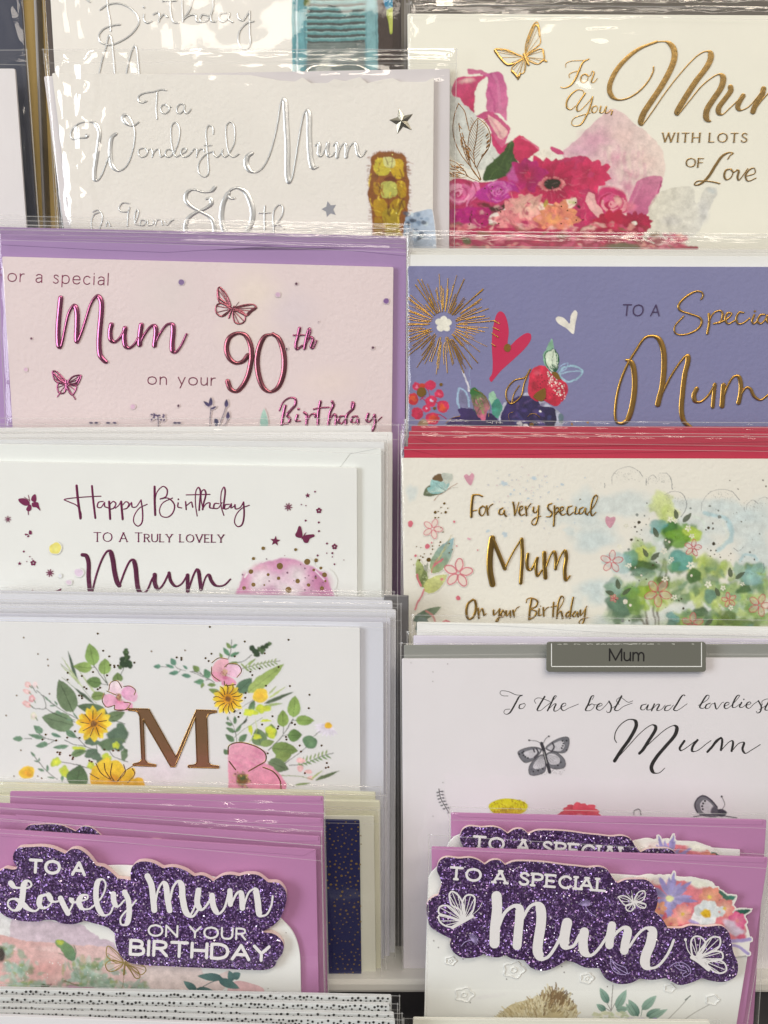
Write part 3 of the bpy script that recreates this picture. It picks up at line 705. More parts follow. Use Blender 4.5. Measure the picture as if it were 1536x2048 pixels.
b.stroke("1415,985 1385,985 1365,955 1390,920 1440,905 1500,935 1542,1020 1558,1100 1548,1170 1515,1240 1490,1280", (20, 42))
b.stroke("1368,950 1335,1010 1318,1100 1322,1180 1345,1250", (14, 40))
for q in ("375,1095 340,1110 318,1160 325,1245", "330,1090 370,1075 400,1110 400,1160 370,1245", "430,1200 445,1160 465,1200", "610,1025 560,1020 530,1060 545,1085 600,1085 612,1050 600,1110 595,1200",
          "655,1180 682,1090 668,1070 650,1120 655,1180 690,1190", "735,1155 700,1155 695,1190 725,1190 740,1155", "750,1155 755,1190 790,1188 800,1155", "810,1190 822,1155 850,1150 865,1190", "880,1160 900,1190 930,1160 950,1150"): b.stroke(q, 11)
view(480, 140)
b.stroke("90,640 58,665 48,720 75,772 120,785 170,755 215,680 255,560 290,400 310,270 330,220 345,240 355,400 365,600 365,800 380,865 400,830 425,700 460,480 490,340 515,308 530,350 530,480 535,600 545,700 565,755 595,745", (15, 42))
b.stroke("580,580 600,557 610,580 605,640 622,662 650,620 675,562!", (13, 30)); b.stroke("675,562 670,620 682,662 708,658 728,630", (13, 30))
b.stroke("718,580 738,557 750,590 746,665!", (13, 30)); b.stroke("748,655 775,590 805,560 817,600 815,665!", (13, 30)); b.stroke("818,655 842,590 878,557 893,580 905,640 925,665 950,650 968,618", (13, 30))
b.stroke("190,1045 188,1130 190,1230", 15); b.stroke("148,1098 232,1095", 13); b.stroke("262,1260 255,1150 262,1080 300,1035 330,1050 325,1110 290,1170 262,1200", 13); b.stroke("275,1190 310,1190 340,1220", 12)
b.done()
b = p.buf('star', foil((176, 172, 158), .22)); b.star(1240, 390, [(1220, 293), (1328, 337), (1319, 462), (1207, 492), (1145, 383)], h=.0009, inner=.44); b.done()
b = p.buf('star', foil((150, 154, 166), .5, .6)); b.star(685, 1068, [(672, 1007), (738, 1035), (735, 1113), (668, 1128), (626, 1068)], inner=.5); b.done()
p.sleeve([(84, 97), (915, 97), (905, 980), (170, 980)], seed=21, top=70, milk=.02, gloss=1.7, folds=[(122, 110, 146, 450, .0015, 8), (168, 105, 158, 440, .0024, 13), (130, 120, 150, 130, .0006, 5),
    (205, 225, 190, 350, .0018, 12), (194, 340, 158, 450, .0009, 4), (430, 104, 812, 103, .0005, 1.6), (400, 113, 812, 111, .00035, 1.5), (596, 122, 812, 122, .0005, 1.6), (620, 150, 745, 151, .0019, 13), (880, 142, 915, 98, .0006, 2), (875, 175, 885, 155, .0006, 2)])

# ---------------------------------------------------------------- "Mum on your 90th Birthday"
LILAC = (156, 124, 161)
for i, (l, t) in enumerate((('front', 1), ('second', 2), ('third', 3), ('rearmost', 4))):
    wrapped('lilac sleeved envelope, %s of the four behind the pink 90th birthday card' % l, -.0275-.0032*(i+1), [(-40, 474-7*i), (812+2*(i % 2), 497-8*i), (809, 1290), (-5, 1290)], LILAC,
            [(-60, 455-9*i), (822+3*(i % 3), 474-9*i), (819, 1290), (-25, 1290)], 'lilac envelopes behind the 90th card', seed=30+i, milk=.035, folds=[(0, 458-6*i, 800, 476-6*i, .0004, 1.6)])
p = Packet('pink card in metallic plum lettering reading Mum on your 90th Birthday', -.0265, 400, 1290, 'greeting card')
p.envelope([(-40, 477), (813, 499), (806, 1290), (20, 1290)], LILAC, dz=-.0022, flap=[(-30, 478), (813, 500), (813, 512), (640, 495), (560, 492), (330, 505), (200, 500), (-30, 488)])
PINK = (217, 197, 190)
p.panel([(4, 513), (787, 534), (779, 1290), (52, 1290)], PINK, bump=1.0, scale=520)
b = p.buf('colour_wash'); view(400, 440)      # pale yellow and lilac washes in the stock
for x, y, rx, ry, c in ((420, 560, 260, 250, (236, 214, 178, .30)), (350, 850, 300, 200, (236, 214, 186, .25)), (720, 700, 260, 230, (196, 184, 190, .25)), (1000, 1240, 300, 160, (228, 206, 184, .25)), (-250, 560, 300, 260, (206, 200, 186, .2))): b.blob(x, y, rx, ry, C(*c[:3], c[3]), soft=.8)
b.done()
PLUM = foil((172, 98, 134), .25); PLUM2 = foil((160, 94, 108), .27)
b = p.buf('lettering', foil((128, 52, 84), .4, .7), relief=.00005); view(0, 440)
b.text('orXaXspecial'.replace('X', ' '), 60, 470, 830, 500, 88, 8)
b.stroke("-8,374 10,378", 7); b.stroke("-8,420 15,424", 7)
b.next(); view(0, 700); b.text('on your', 1135, 262, 1652, 272, 82, 8); b.done()
b = p.buf('lettering', PLUM, relief=.0006); view(0, 440)
b.stroke("466,600 456,700 445,850 450,960 462,980 480,930 500,830 530,710 568,655 588,690 592,800 588,900 592,938 620,880 660,760 700,640 748,582 775,620 778,700 765,850 760,960 770,1040 798,1078 812,1088", (24, 42))
b.stroke("855,805 845,860 852,920 880,938 920,905 960,832!", (22, 40)); b.stroke("960,832 953,900 965,970 995,983 1035,950 1060,905", (22, 40))
b.stroke("1085,808 1075,880 1072,955!", (30, 42)); b.stroke("1076,945 1110,880 1155,820 1185,810 1198,850 1186,962!", (22, 40)); b.stroke("1192,950 1225,880 1280,805 1322,800 1330,850 1322,950 1328,1010 1352,1015 1390,965 1432,878", (20, 42))
b.next(); view(400, 440)
b.stroke("765,832 750,900 736,960 745,992 785,965", (18, 28)); b.stroke("718,885 800,883", 14); b.stroke("832,900 848,860 842,832 825,880 803,985!", (16, 28)); b.stroke("812,955 850,898 868,920 852,975 868,985 895,928", (15, 26))
b.done()
b = p.buf('lettering', PLUM2, relief=.0006)
b.stroke("367,1040 330,1085 275,1098 225,1060 203,985 225,905 285,870 345,882 385,950 396,1040 386,1120 366,1200 328,1272 280,1316 235,1298 212,1240", (26, 42), nib=R(0))
b.stroke("560,877 500,892 457,970 438,1080 452,1200 488,1290 540,1320 598,1285 638,1190 648,1080 633,980 600,905 560,877", (18, 44), nib=R(0)); b.done()
b = p.buf('lettering', PLUM, relief=.0004); view(400, 700)
for q in ("610,465 640,400 690,367 730,375 733,420 700,460 670,500 690,530 680,560 640,568", "655,430 640,500 628,575", "748,502 740,545 768,545", "755,452 758,454", "800,480 820,500 818,580!", "822,545 850,498 880,490 886,510", "925,397 910,480 905,585",
          "1015,397 1025,425 1000,480 985,585!", "990,550 1030,492 1045,510 1042,585", "1112,508 1080,510 1063,545 1085,568 1118,530", "1162,440 1168,400 1182,410 1175,450 1130,500 1120,580", "1205,508 1175,515 1163,550 1190,562 1212,520 1215,568", "1292,492 1280,540 1300,552 1340,505", "1340,500 1345,560 1325,620 1300,640"): b.stroke(q, (14, 24))
b.stroke("873,455 920,445 990,440", 14); b.stroke("1340,568 1395,515", 10); b.done()
b = p.buf('butterfly', PLUM, relief=.00025); view(0, 700)
for q in ("505,250 470,200 430,165 403,165 415,220 435,245 480,260", "520,250 560,205 620,195 618,220 590,270 550,270", "500,265 450,255 440,290 455,330 490,330 505,290", "520,270 530,320 555,345 580,310 585,275"):
    b.wing((512, 260), q, 13, True, w2=7)
b.stroke("465,325 440,358", 10); b.stroke("555,340 578,378", 10); b.stroke('415,180 450,225 500,255', 17); b.stroke('612,205 580,255 530,265', 17); b.stroke("508,235 513,300", 16); b.done()
b = p.buf('butterfly', PLUM2, relief=.0002); view(400, 440)
for q in ("235,660 200,570 150,515 138,530 135,580 150,630 200,650", "225,680 160,640 125,660 125,710 160,740 200,725", "265,680 330,655 410,650 433,675 400,700 360,735 320,700", "255,705 290,700 345,735 340,780 300,798 265,780"): b.wing((245, 682), q, 13, True, w2=7)
b.stroke("135,540 150,600 200,640", 16); b.stroke("430,672 400,690 365,720", 18); b.stroke("262,665 240,700 222,750", 16); b.stroke("270,665 298,630", 4); b.done()
b = p.buf('confetti_dot'); view(0, 440)
for x, y, r_, c in ((1393, 478, 23, (128, 104, 140)), (240, 910, 9, (110, 60, 80)), (198, 1148, 15, (214, 176, 190)), (1370, 1427, 10, (84, 48, 66)), (1020, 1434, 19, (214, 176, 190))): b.dot(x, y, r_, C(*c)); b.next('confetti_dot')
view(400, 440)
for x, y, r_, c in ((740, 490, 11, (84, 42, 62)), (598, 573, 19, (206, 170, 186)), (1430, 622, 22, (128, 92, 142)), (1328, 981, 11, (84, 42, 62)), (665, 990, 9, (84, 42, 62)), (910, 780, 4, (140, 110, 120))): b.dot(x, y, r_, C(*c)); b.next('confetti_dot')
b = p.buf('sprig_picture')
view(0, 700)
for i in range(16): b.blob(1150+rnd.uniform(0, 115), 485+rnd.uniform(0, 60), 12, 8, C(82, 66, 96), rot=rnd.uniform(0, 3), soft=.2)
for x in (700, 740, 830, 880, 1345, 1375): b.blob(x, 560, 18, 9, C(70, 62, 88), soft=.2)
b.stroke("1215,500 1216,640", 6)
view(400, 700)
b.stroke("75,640 78,520 84,430 82,400", 6, C(72, 62, 84)); b.stroke("140,640 155,560 185,480 202,420", 6); b.stroke("175,590 205,550 215,510", 5)
for q in ((82, 430, 84, 362, 30), (78, 435, 26, 392, 26), (84, 455, 128, 432, 18), (202, 440, 204, 378, 32), (213, 535, 216, 470, 30)): b.leaf(*q, C(84, 70, 104), C(48, 42, 74))
b.blob(125, 555, 20, 34, C(60, 58, 86), soft=.2); b.next('tree_picture'); b.leaf(493, 640, 491, 448, 62, C(132, 172, 158), C(170, 196, 176)); b.done()
p.sleeve([(-10, 446), (818, 470), (810, 1290), (30, 1290)], seed=35, top=80, milk=.02, folds=[(3, 470, 28, 850, .0008, 6), (30, 465, 42, 850, .0004, 7), (0, 460, 800, 478, .0004, 1.6), (35, 470, 125, 472, .0006, 3), (775, 470, 790, 490, .0006, 3)])

# ---------------------------------------------------------------- "Happy Birthday to a truly lovely Mum"
WHT = (226, 222, 218)
for i, (tl, tr, l) in enumerate((((-60, 868), (785, 864), 'front'), ((-60, 856), (743, 851), 'rear'))):
    wrapped('%s white envelope sticking out widest to the right behind the Happy Birthday card' % l if not i else 'shorter white envelope at the very back of the Happy Birthday stack', -.0135-.0034*i, [tl, tr, (tr[0]-2, 1500), (-60, 1500)], (226, 220, 210),
            [(-90, tl[1]-22), (tr[0]+14, tr[1]-16), (tr[0]+10, 1500), (-90, 1500)], 'white envelopes behind the Happy Birthday card', seed=40+i, folds=[(0, tl[1]-5, 740, tr[1]-2, .0004, 1.6)])
wrapped('middle white envelope in its sleeve directly behind the Happy Birthday card', -.0103, [(-60, 878), (769, 884), (768, 1500), (-60, 1500)], (222, 218, 212), [(-90, 862), (777, 868), (776, 1500), (-90, 1500)], 'white envelopes behind the Happy Birthday card', seed=44)
p = Packet('white card with plum script Happy Birthday to a truly lovely Mum and pink ball', -.0065, 350, 1500, 'greeting card')
p.envelope([(-70, 887), (763, 897), (764, 1500), (-70, 1500)], (224, 224, 218), dz=-.0022, flap=[(-70, 888), (755, 897), (700, 908), (690, 922), (676, 940), (-70, 926)])
p.panel([(-70, 922), (714, 935), (716, 1500), (-70, 1500)], WHT, bump=.08, rough=.5)
PL = foil((128, 50, 92), .38, .75)
b = p.buf('lettering', PL, relief=.00006); view(0, 920)
b.stroke("588,197 598,300 612,400 618,448", (20, 20)); b.stroke("706,200 715,300 732,445", 17); b.stroke("775,278 640,285 493,303 530,322 590,350 620,400 625,440", 9)
for q in ("792,318 757,325 748,360 775,365 803,325 803,355 832,368", "845,340 870,318 890,335 872,370 850,378", "942,345 968,320 990,335 975,370 950,378", "885,370 910,350 925,325", "988,360 1000,340 1010,325 1015,360 1045,360 1080,310!",
          "1083,308 1095,400 1090,480 1060,508 1028,480 1030,430 1070,370 1130,340", "1190,400 1200,260 1250,203 1283,225 1275,280 1228,300 1290,293 1338,340 1330,400 1290,438 1240,430 1225,385 1250,330 1325,292",
          "1368,330 1366,360 1395,368", "1425,320 1430,380!", "1433,350 1470,322 1475,340 1480,362", "1430,268 1612,264"): b.stroke(q, (9, 12))
for q in ("838,320 846,452", "930,320 942,455", "1187,205 1188,320 1192,422"): b.stroke(q, 18)
b.dot(1370, 302, 7)
view(380, 920)
for q in ("55,430 42,340 45,240 65,210 80,240 75,320 70,385", "100,380 85,300 90,240 110,228 122,260 105,330 97,380!", "100,370 125,335 152,330 152,365 180,372", "222,335 190,335 183,368 215,370 245,328", "260,425 238,350 240,250 260,208 270,240 260,330 255,372",
          "302,340 270,345 266,375 295,370 317,335 315,368 345,350", "345,345 350,375 385,365 410,322!", "411,325 415,420 400,495 368,512 342,480 355,420 400,370 455,348"): b.stroke(q, (9, 14))
b.next(); view(0, 920); b.text('TO A Truly lovely', 720, 625, 1718, 632, 68, (4.5, 10), serif=.10, nib=R(15), gap=.26)
b.done()
b = p.buf('lettering', foil((112, 48, 84), .42, .7), relief=.00008)
b.stroke("632,728 662,735 680,790 680,900 695,1050", (28, 34)); b.stroke("700,1050 735,900 780,770 820,703 845,700 865,760 880,860 900,940 915,962!", (16, 38)); b.stroke("920,958 960,850 998,775 1022,768 1040,820 1050,920 1065,1000 1095,1025 1130,1000 1165,920 1188,880!", (16, 36))
b.stroke("1188,882 1190,950 1215,992 1250,960 1295,872!", (16, 34)); b.stroke("1298,868 1312,930 1350,970 1395,950 1436,885!", (14, 26)); b.stroke("1440,885 1442,1008!", 30)
view(380, 920); b.stroke("-12,1000 20,900 50,840 64,850 75,920 85,992!", (16, 30)); b.stroke("92,985 120,900 143,880 165,930 200,965 260,962 310,916", (14, 28)); b.done()
b = p.buf('butterfly', foil((150, 58, 104), .4, .7)); view(0, 920)
for q in ("225,320 190,295 140,300 150,325 190,350 225,345", "240,310 245,280 270,262 280,300 270,325", "245,330 290,325 300,355 310,390 280,365 250,360", "225,340 200,380 220,395 240,380 240,350"): b.poly(q)
b.stroke("215,392 218,420", 6); b.stroke("228,315 217,270", 5); b.stroke("225,310 185,285", 4); b.next('daisy')
def aster(cx, cy, r_, n=8):
    for i in range(n): a = 6.2832*i/n+.2; b.stroke([(cx+math.cos(a)*r_*.22, cy+math.sin(a)*r_*.22), (cx+math.cos(a)*r_*.85, cy+math.sin(a)*r_*.85)], r_*.24)
def flo(cx, cy, r_):
    for i in range(5): a = 6.2832*i/5-.3; b.dot(cx+math.cos(a)*r_*.6, cy+math.sin(a)*r_*.6, r_*.4)
aster(60, 455, 28, 7); b.next(); aster(383, 868, 32); b.next('butterfly')
for q in ("218,572 190,565 195,580", "222,570 225,540 240,545 245,570", "222,575 205,590 222,592"): b.poly(q)
b.next('blossom'); flo(255, 790, 23); b.next('star'); b.star5(150, 795, 17); b.next('specks')
for x, y, r_ in ((182, 703, 8), (228, 742, 5), (205, 780, 4), (246, 760, 4)): b.dot(x, y, r_)
for q in ("245,995 285,1015 282,1000 255,1018", "400,1010 440,1000 470,985 465,1005 430,1018"): b.poly(q)
b.next('daisy', 'stuff'); view(380, 920); aster(755, 360, 33); b.next('star'); b.star5(655, 622, 41, .1); b.next(); b.star5(903, 272, 21, -.1); b.next('blossom'); flo(990, 388, 23); b.next(); flo(1110, 665, 23); b.next('butterfly')
for q in ("865,578 850,510 835,508 820,550 808,570 815,590 860,598", "875,582 950,570 957,585 920,605 905,635 880,635 866,608"): b.poly(q)
b.stroke("885,565 860,605", 9); b.stroke("880,575 892,555", 3); b.next('specks')
for x, y, r_ in ((960, 243, 7), (855, 342, 5), (890, 350, 5), (888, 465, 8), (989, 479, 8), (990, 546, 8), (1052, 641, 8), (1050, 715, 5), (1093, 715, 8), (1093, 744, 5), (1109, 800, 7), (980, 733, 8), (727, 739, 7), (1182, 768, 4), (1120, 1010, 4), (1130, 1045, 4)): b.dot(x, y, r_)
b.next(None, 'stuff')
b = p.buf('balloon_picture')
b.blob(725, 1110, 388, 358, C(196, 100, 152), soft=.02, wob=0, n=64, edge=.2, rot=0, col2=C(236, 205, 220))
for x, y, rx, ry, c in ((560, 900, 170, 110, (240, 222, 228)), (520, 960, 110, 70, (246, 236, 236)), (830, 880, 150, 110, (240, 222, 230)), (760, 1000, 160, 90, (244, 232, 236)), (720, 790, 190, 36, (210, 130, 165)), (530, 830, 90, 40, (214, 140, 160)), (430, 960, 60, 110, (200, 110, 150)), (980, 930, 110, 110, (180, 60, 130)), (1010, 1000, 70, 110, (168, 50, 120)), (620, 1010, 110, 60, (176, 70, 140)), (600, 1060, 150, 60, (196, 110, 160)), (420, 1060, 70, 60, (206, 140, 172)), (880, 1040, 90, 60, (190, 90, 150))):
    b.blob(x, y, rx, ry, C(*c, .75), soft=.85, wob=.3)
b.blob(725, 1110, 388, 358, C(236, 216, 222, .22), soft=.02, wob=0, n=64, edge=.2)
b.fx("warp", 2.5, 16); b.fx("pigment", .07, 14); b.fx("blur", 1.2)
b.stroke("555,790 590,770 620,762", (6, 12), C(250, 244, 240)); b.stroke("420,900 440,870", 14, C(240, 220, 226, .9)); b.stroke("960,850 1000,890 1030,920", 12, C(240, 210, 224, .8)); b.stroke("370,980 380,950", 12, C(240, 220, 226, .8))
b.done()
b = p.buf('gold_spot', foil((176, 146, 86), .4, .8))
for x, y, r_ in ((690, 815, 25), (468, 857, 18), (487, 957, 16), (680, 908, 14), (600, 880, 12), (827, 930, 18), (757, 997, 24), (415, 983, 15), (900, 782, 24), (968, 770, 15), (1033, 882, 19), (1013, 985, 16), (562, 678, 14), (487, 757, 13), (811, 688, 12), (1005, 830, 12), (515, 1050, 10), (620, 1055, 18), (950, 845, 11), (910, 960, 14), (570, 960, 7), (965, 900, 12), (1040, 930, 9)):
    b.dot(x, y, r_); b.next('gold_spot')
b = p.buf('ink_spots')
for x, y, r_ in ((850, 802, 5), (883, 832, 6), (912, 888, 5), (885, 905, 5), (965, 893, 8), (748, 865, 8), (608, 930, 6), (943, 928, 5), (883, 998, 6), (930, 1006, 5), (798, 927, 4), (1022, 940, 4), (404, 880, 6), (588, 760, 6)): b.dot(x, y, r_, C(96, 50, 74))
b.next('watercolour_spot', 'stuff'); view(0, 920); b.blob(425, 678, 47, 47, C(232, 212, 104), soft=.08, col2=C(238, 220, 130)); b.next(); b.blob(605, 865, 38, 32, C(224, 200, 212), soft=.2); b.next(); b.blob(528, 940, 24, 20, C(226, 204, 212), soft=.2); b.next(); b.blob(460, 888, 14, 14, C(210, 208, 208), soft=.3); b.done()
p.sleeve([(-90, 848), (776, 880), (775, 1500), (-90, 1500)], seed=47, top=70, milk=.02, folds=[(0, 880, 180, 862, .0004, 3), (20, 860, 160, 864, .0006, 3), (55, 875, 90, 862, .0006, 4), (0, 905, 760, 915, .0003, 2)])

# ---------------------------------------------------------------- dark card at the very top right
p = Packet('dark brown wrapped card showing only a thin strip along the top right edge', -.0625, 1180, 980, 'greeting card')
p.panel([(800, -110), (1640, -110), (1640, 980), (815, 980)], (92, 84, 74), bump=.3)
b = p.buf('silver_scrolls', foil((170, 168, 160), .3), relief=.0002); view(0, 0, 1)
for x in range(1100, 1480, 36): b.stroke([(x, -14), (x+8, 4), (x+18, 2), (x+24, -16)], 2); b.next('silver_scroll')
b.poly("876,-40 905,-40 905,12 872,12", smooth=False); b.done()
p.sleeve([(815, -120), (1650, -120), (1650, 980), (825, 980)], seed=51, top=160, milk=.05, folds=[(820, 3, 1000, 9, .0004, 2), (1000, 8, 1536, 4, .0004, 2), (1120, 2, 1400, 8, .0003, 3), (840, 6, 930, 14, .0006, 2)])

# ---------------------------------------------------------------- "For You, Mum, with lots of Love"
p = Packet('warm-tinted white card with gold script For You Mum above a pink flower bouquet', -.0505, 1170, 980, 'greeting card')
WARM_LIT = (226, 219, 198)  # white stock, warm light at upper right put into its colour
p.panel([(815, 27), (1640, 31), (1620, 980), (828, 980)], WARM_LIT, bump=.12, rough=.5); p.tint = (1, .97, .86)  # inks yellowed as well, to carry the same warm light
b = p.buf('bouquet_picture'); k5 = (880, 240, 5.12)
view(1100, 240)
b.poly("95,235 160,190 250,110 330,30 390,-30 480,-90 560,-50 640,20 780,120 860,240 885,380 860,480 800,600 740,700 600,760 400,700 250,500 120,330", C(208, 162, 178, .85), col2=C(222, 196, 190, .75), grad=(200, 300, 800, 300))
for x, y, rx, ry, c in ((340, 160, 150, 140, (200, 142, 168)), (520, 300, 70, 90, (196, 108, 146)), (240, 240, 120, 80, (206, 158, 180)), (640, 420, 90, 50, (202, 120, 150)), (440, 420, 120, 110, (206, 150, 172)), (700, 300, 130, 110, (222, 192, 186)), (560, 130, 130, 100, (216, 186, 182)), (600, 520, 60, 90, (198, 110, 150)), (560, 640, 60, 80, (200, 120, 150))): b.blob(x, y, rx, ry, C(*c, .7), soft=.8, wob=.4)
for i in range(26): x = rnd.uniform(380, 780); b.stroke([(x, rnd.uniform(180, 340)), (x+rnd.uniform(-20, 20), rnd.uniform(380, 520))], (8, 26), C(*rnd.choice([(222, 196, 194), (204, 150, 170), (214, 176, 184), (226, 206, 196)]), .35))
b.poly("690,455 770,435 868,440 850,520 800,620 745,720 640,760 590,690 630,560", C(190, 92, 138), col2=C(196, 120, 150), grad=(620, 700, 820, 450))
b.stroke("860,470 820,580 770,660", 10, C(170, 50, 110)); b.stroke("700,470 650,600 600,690", 16, C(206, 130, 160, .7))
b.poly("755,700 830,560 960,520 1100,512 1110,640 1150,620 1190,530 1230,515 1280,522 1260,620 1210,720 1150,840 1100,900 760,880", C(206, 200, 186, .75), col2=C(200, 198, 196, .85), grad=(800, 600, 1250, 800))
for x, y, rx, ry, c in ((1240, 540, 44, 24, (178, 184, 186)), (1180, 700, 60, 130, (198, 196, 196)), (930, 770, 100, 60, (190, 186, 184)), (1080, 720, 80, 80, (208, 204, 196))): b.blob(x, y, rx, ry, C(*c, .7), soft=.7)
view(820, 20)
b.poly("300,560 380,640 480,790 600,940 690,1100 640,1180 560,1229 470,1229 300,1100 290,700", C(196, 198, 196), col2=C(206, 206, 200), grad=(300, 700, 690, 1100))
b.poly("438,450 500,458 578,470 600,485 560,496 500,494 440,490", C(196, 100, 140)); b.poly("555,500 620,472 680,474 722,520 742,600 748,700 742,760 738,850 690,800 620,780 590,772 582,690 590,600 592,508", C(188, 84, 138), col2=C(200, 110, 150), grad=(590, 500, 740, 800))
b.stroke("640,490 680,600 690,760", 26, C(204, 124, 162, .6)); b.stroke("600,600 640,700 650,770", 18, C(176, 70, 128, .6))
b.poly("330,580 370,518 450,515 578,500 540,545 505,610 490,700 485,792 440,742 405,720 380,670 328,650", C(196, 70, 118), col2=C(182, 44, 88), grad=(400, 520, 470, 740)); b.blob(440, 548, 80, 26, C(222, 190, 184, .8), rot=-.15, soft=.7)
b.poly("498,812 580,776 640,784 700,840 764,905 745,980 735,1030 695,1070 660,1010 620,930 570,850", C(182, 70, 118), col2=C(200, 90, 130), grad=(560, 800, 740, 1000)); b.poly("592,806 650,838 728,912 742,960 700,985 650,930 610,860", C(222, 178, 176)); b.stroke("610,830 680,930 716,990", 14, C(206, 130, 150, .7))
b.poly("620,940 665,1000 700,1060 742,1028 790,1000 780,1040 690,1110 650,1050", C(190, 50, 102)); b.poly("782,1008 845,966 905,1000 995,1070 930,1120 855,1182 815,1140 795,1080", C(196, 48, 92), col2=C(176, 34, 78), grad=(800, 1000, 850, 1180)); b.stroke("860,985 930,1020 990,1068", 10, C(214, 110, 140))
b.poly("1075,1052 1115,1055 1170,1082 1185,1105 1140,1110 1085,1075", C(194, 70, 118))
view(*k5)
b.poly("738,208 760,340 800,440 822,520 700,600 560,600 436,618 470,510 500,460 555,400 640,330", C(58, 82, 36), col2=C(44, 66, 30), grad=(500, 400, 780, 560)); b.stroke("736,220 640,420 500,600", 5, C(90, 112, 60, .8))
for i in range(14): b.stroke([(rnd.uniform(520, 760), rnd.uniform(380, 560)), (rnd.uniform(520, 780), rnd.uniform(400, 580))], (3, 14), C(74, 98, 48, .5))
b.poly("820,500 850,470 900,400 1000,330 1060,300 1130,310 1160,360 1000,430 900,470 830,520", C(226, 218, 206)); 
b.poly("85,640 200,600 400,640 700,560 900,430 1100,420 1536,420 1536,1520 85,1520", C(176, 44, 92))
# gerbera
b.petals(1140, 640, 340, 17, 120, C(198, 40, 92), C(150, 20, 62), r0=.12, sq=.86, rot=.2); b.petals(1160, 640, 300, 19, 90, C(190, 32, 84), C(140, 16, 56), r0=.15, sq=.7, rot=.05)
b.petals(900, 560, 200, 8, 110, C(176, 24, 112), C(140, 24, 60), sq=.9, rot=-2.6); b.petals(1540, 560, 220, 10, 110, C(200, 46, 96), C(170, 30, 72), sq=.8, rot=2)
b.petals(1145, 655, 140, 26, 24, C(226, 150, 150), C(170, 30, 60), r0=.6, sq=.55); b.blob(1145, 655, 102, 50, C(30, 26, 10), soft=.1, wob=.15)
# pink rose left, magenta, coral and peach blooms
b.rose(185, 750, 150, [C(206, 100, 150), C(190, 66, 126), C(222, 150, 180), C(170, 30, 90)], 26); b.poly("330,640 400,650 400,760 330,830 260,880 300,780", C(212, 120, 164)); b.stroke("330,650 370,740 290,860", 14, C(160, 24, 84))
b.blob(600, 730, 205, 130, C(172, 40, 134), soft=.1, wob=.3); b.rose(600, 720, 170, [C(170, 40, 134), C(190, 80, 156), C(150, 24, 110), C(200, 110, 170)], 34, .7); b.blob(740, 570, 70, 70, C(186, 80, 148), soft=.4, wob=.5)
b.blob(600, 900, 200, 55, C(56, 34, 22), soft=.6, wob=.4); b.blob(450, 870, 80, 40, C(96, 34, 40), soft=.5)
b.blob(250, 990, 170, 130, C(172, 22, 116), soft=.15, wob=.25); b.blob(430, 1000, 120, 110, C(166, 18, 100), soft=.15, wob=.3); b.stroke("330,930 310,1000 320,1060", 16, C(110, 10, 60)); b.blob(800, 790, 110, 70, C(186, 44, 90), soft=.3, wob=.4)
b.poly("480,1050 530,960 620,930 700,890 760,910 740,1000 640,1040 520,1080", C(228, 214, 208)); b.blob(720, 950, 45, 60, C(232, 220, 204), soft=.3)
b.petals(870, 1060, 330, 15, 120, C(226, 150, 150), C(214, 116, 126), r0=.1, sq=.75); b.petals(900, 880, 190, 9, 90, C(224, 150, 150), C(220, 180, 160), sq=.8)
b.poly("1000,880 1080,840 1200,860 1300,830 1390,790 1400,850 1300,930 1150,950 1040,930", C(226, 204, 186)); b.blob(1085, 845, 24, 44, C(168, 146, 40), soft=.3, rot=.3); b.blob(1360, 840, 44, 26, C(196, 204, 140), soft=.4)
b.petals(1190, 1010, 230, 12, 110, C(224, 150, 100), C(224, 120, 116), r0=.1, sq=.8); b.blob(1160, 1010, 110, 70, C(224, 160, 96, .8), soft=.6); b.blob(1430, 880, 36, 22, C(50, 16, 20), soft=.3)
for i in range(60):
    x, y = rnd.uniform(100, 1536), rnd.uniform(820, 1120); b.blob(x, y, rnd.uniform(14, 50), rnd.uniform(8, 26), C(*rnd.choice([(200, 60, 110), (226, 150, 150), (160, 20, 80), (230, 190, 180), (190, 90, 130), (120, 20, 50)]), .5), rot=rnd.uniform(0, 3), soft=.5, wob=.4)
view(1100, 240)
b.blob(270, 690, 50, 130, C(190, 40, 96), soft=.2); b.rose(475, 640, 150, [C(192, 48, 104), C(206, 80, 128), C(170, 24, 76), C(222, 150, 160)], 26); b.poly("290,560 330,570 360,640 410,720 380,750 320,700 280,640", C(222, 170, 170)); b.blob(520, 620, 26, 60, C(224, 180, 170, .8), rot=-.3, soft=.6)
b.petals(470, 800, 150, 11, 80, C(178, 26, 66), C(150, 14, 44), sq=.8); b.petals(660, 790, 120, 15, 50, C(170, 24, 72), C(140, 16, 50), sq=.8); b.blob(480, 780, 200, 60, C(172, 22, 62, .8), soft=.5); b.blob(610, 660, 60, 60, C(212, 120, 140, .8), soft=.6)
b.poly("-860,1000 -860,850 300,835 620,830 750,815 760,830 700,900 830,960 1140,970 1120,1020 1000,1110 700,1200 -800,1300", C(172, 36, 84), col2=C(150, 40, 60), grad=(-800, 900, 800, 900))
for i in range(170): x = rnd.uniform(-860, 740) if i % 5 else rnd.uniform(740, 1040); b.blob(x, rnd.uniform(800 if x < 700 else 880, 1000), rnd.uniform(20, 70), rnd.uniform(12, 30), C(*rnd.choice([(206, 80, 120), (226, 160, 150), (150, 20, 60), (196, 50, 90), (120, 100, 66), (228, 190, 180), (180, 30, 90), (214, 120, 140)]), .7), rot=rnd.uniform(-.4, .4), soft=.5, wob=.4)
b.blob(560, 970, 170, 34, C(108, 96, 66), soft=.4); b.blob(-640, 930, 40, 40, C(90, 88, 50), soft=.4)
view(880, 240, 5.12)      # petal folds, throats and shade inside the blooms
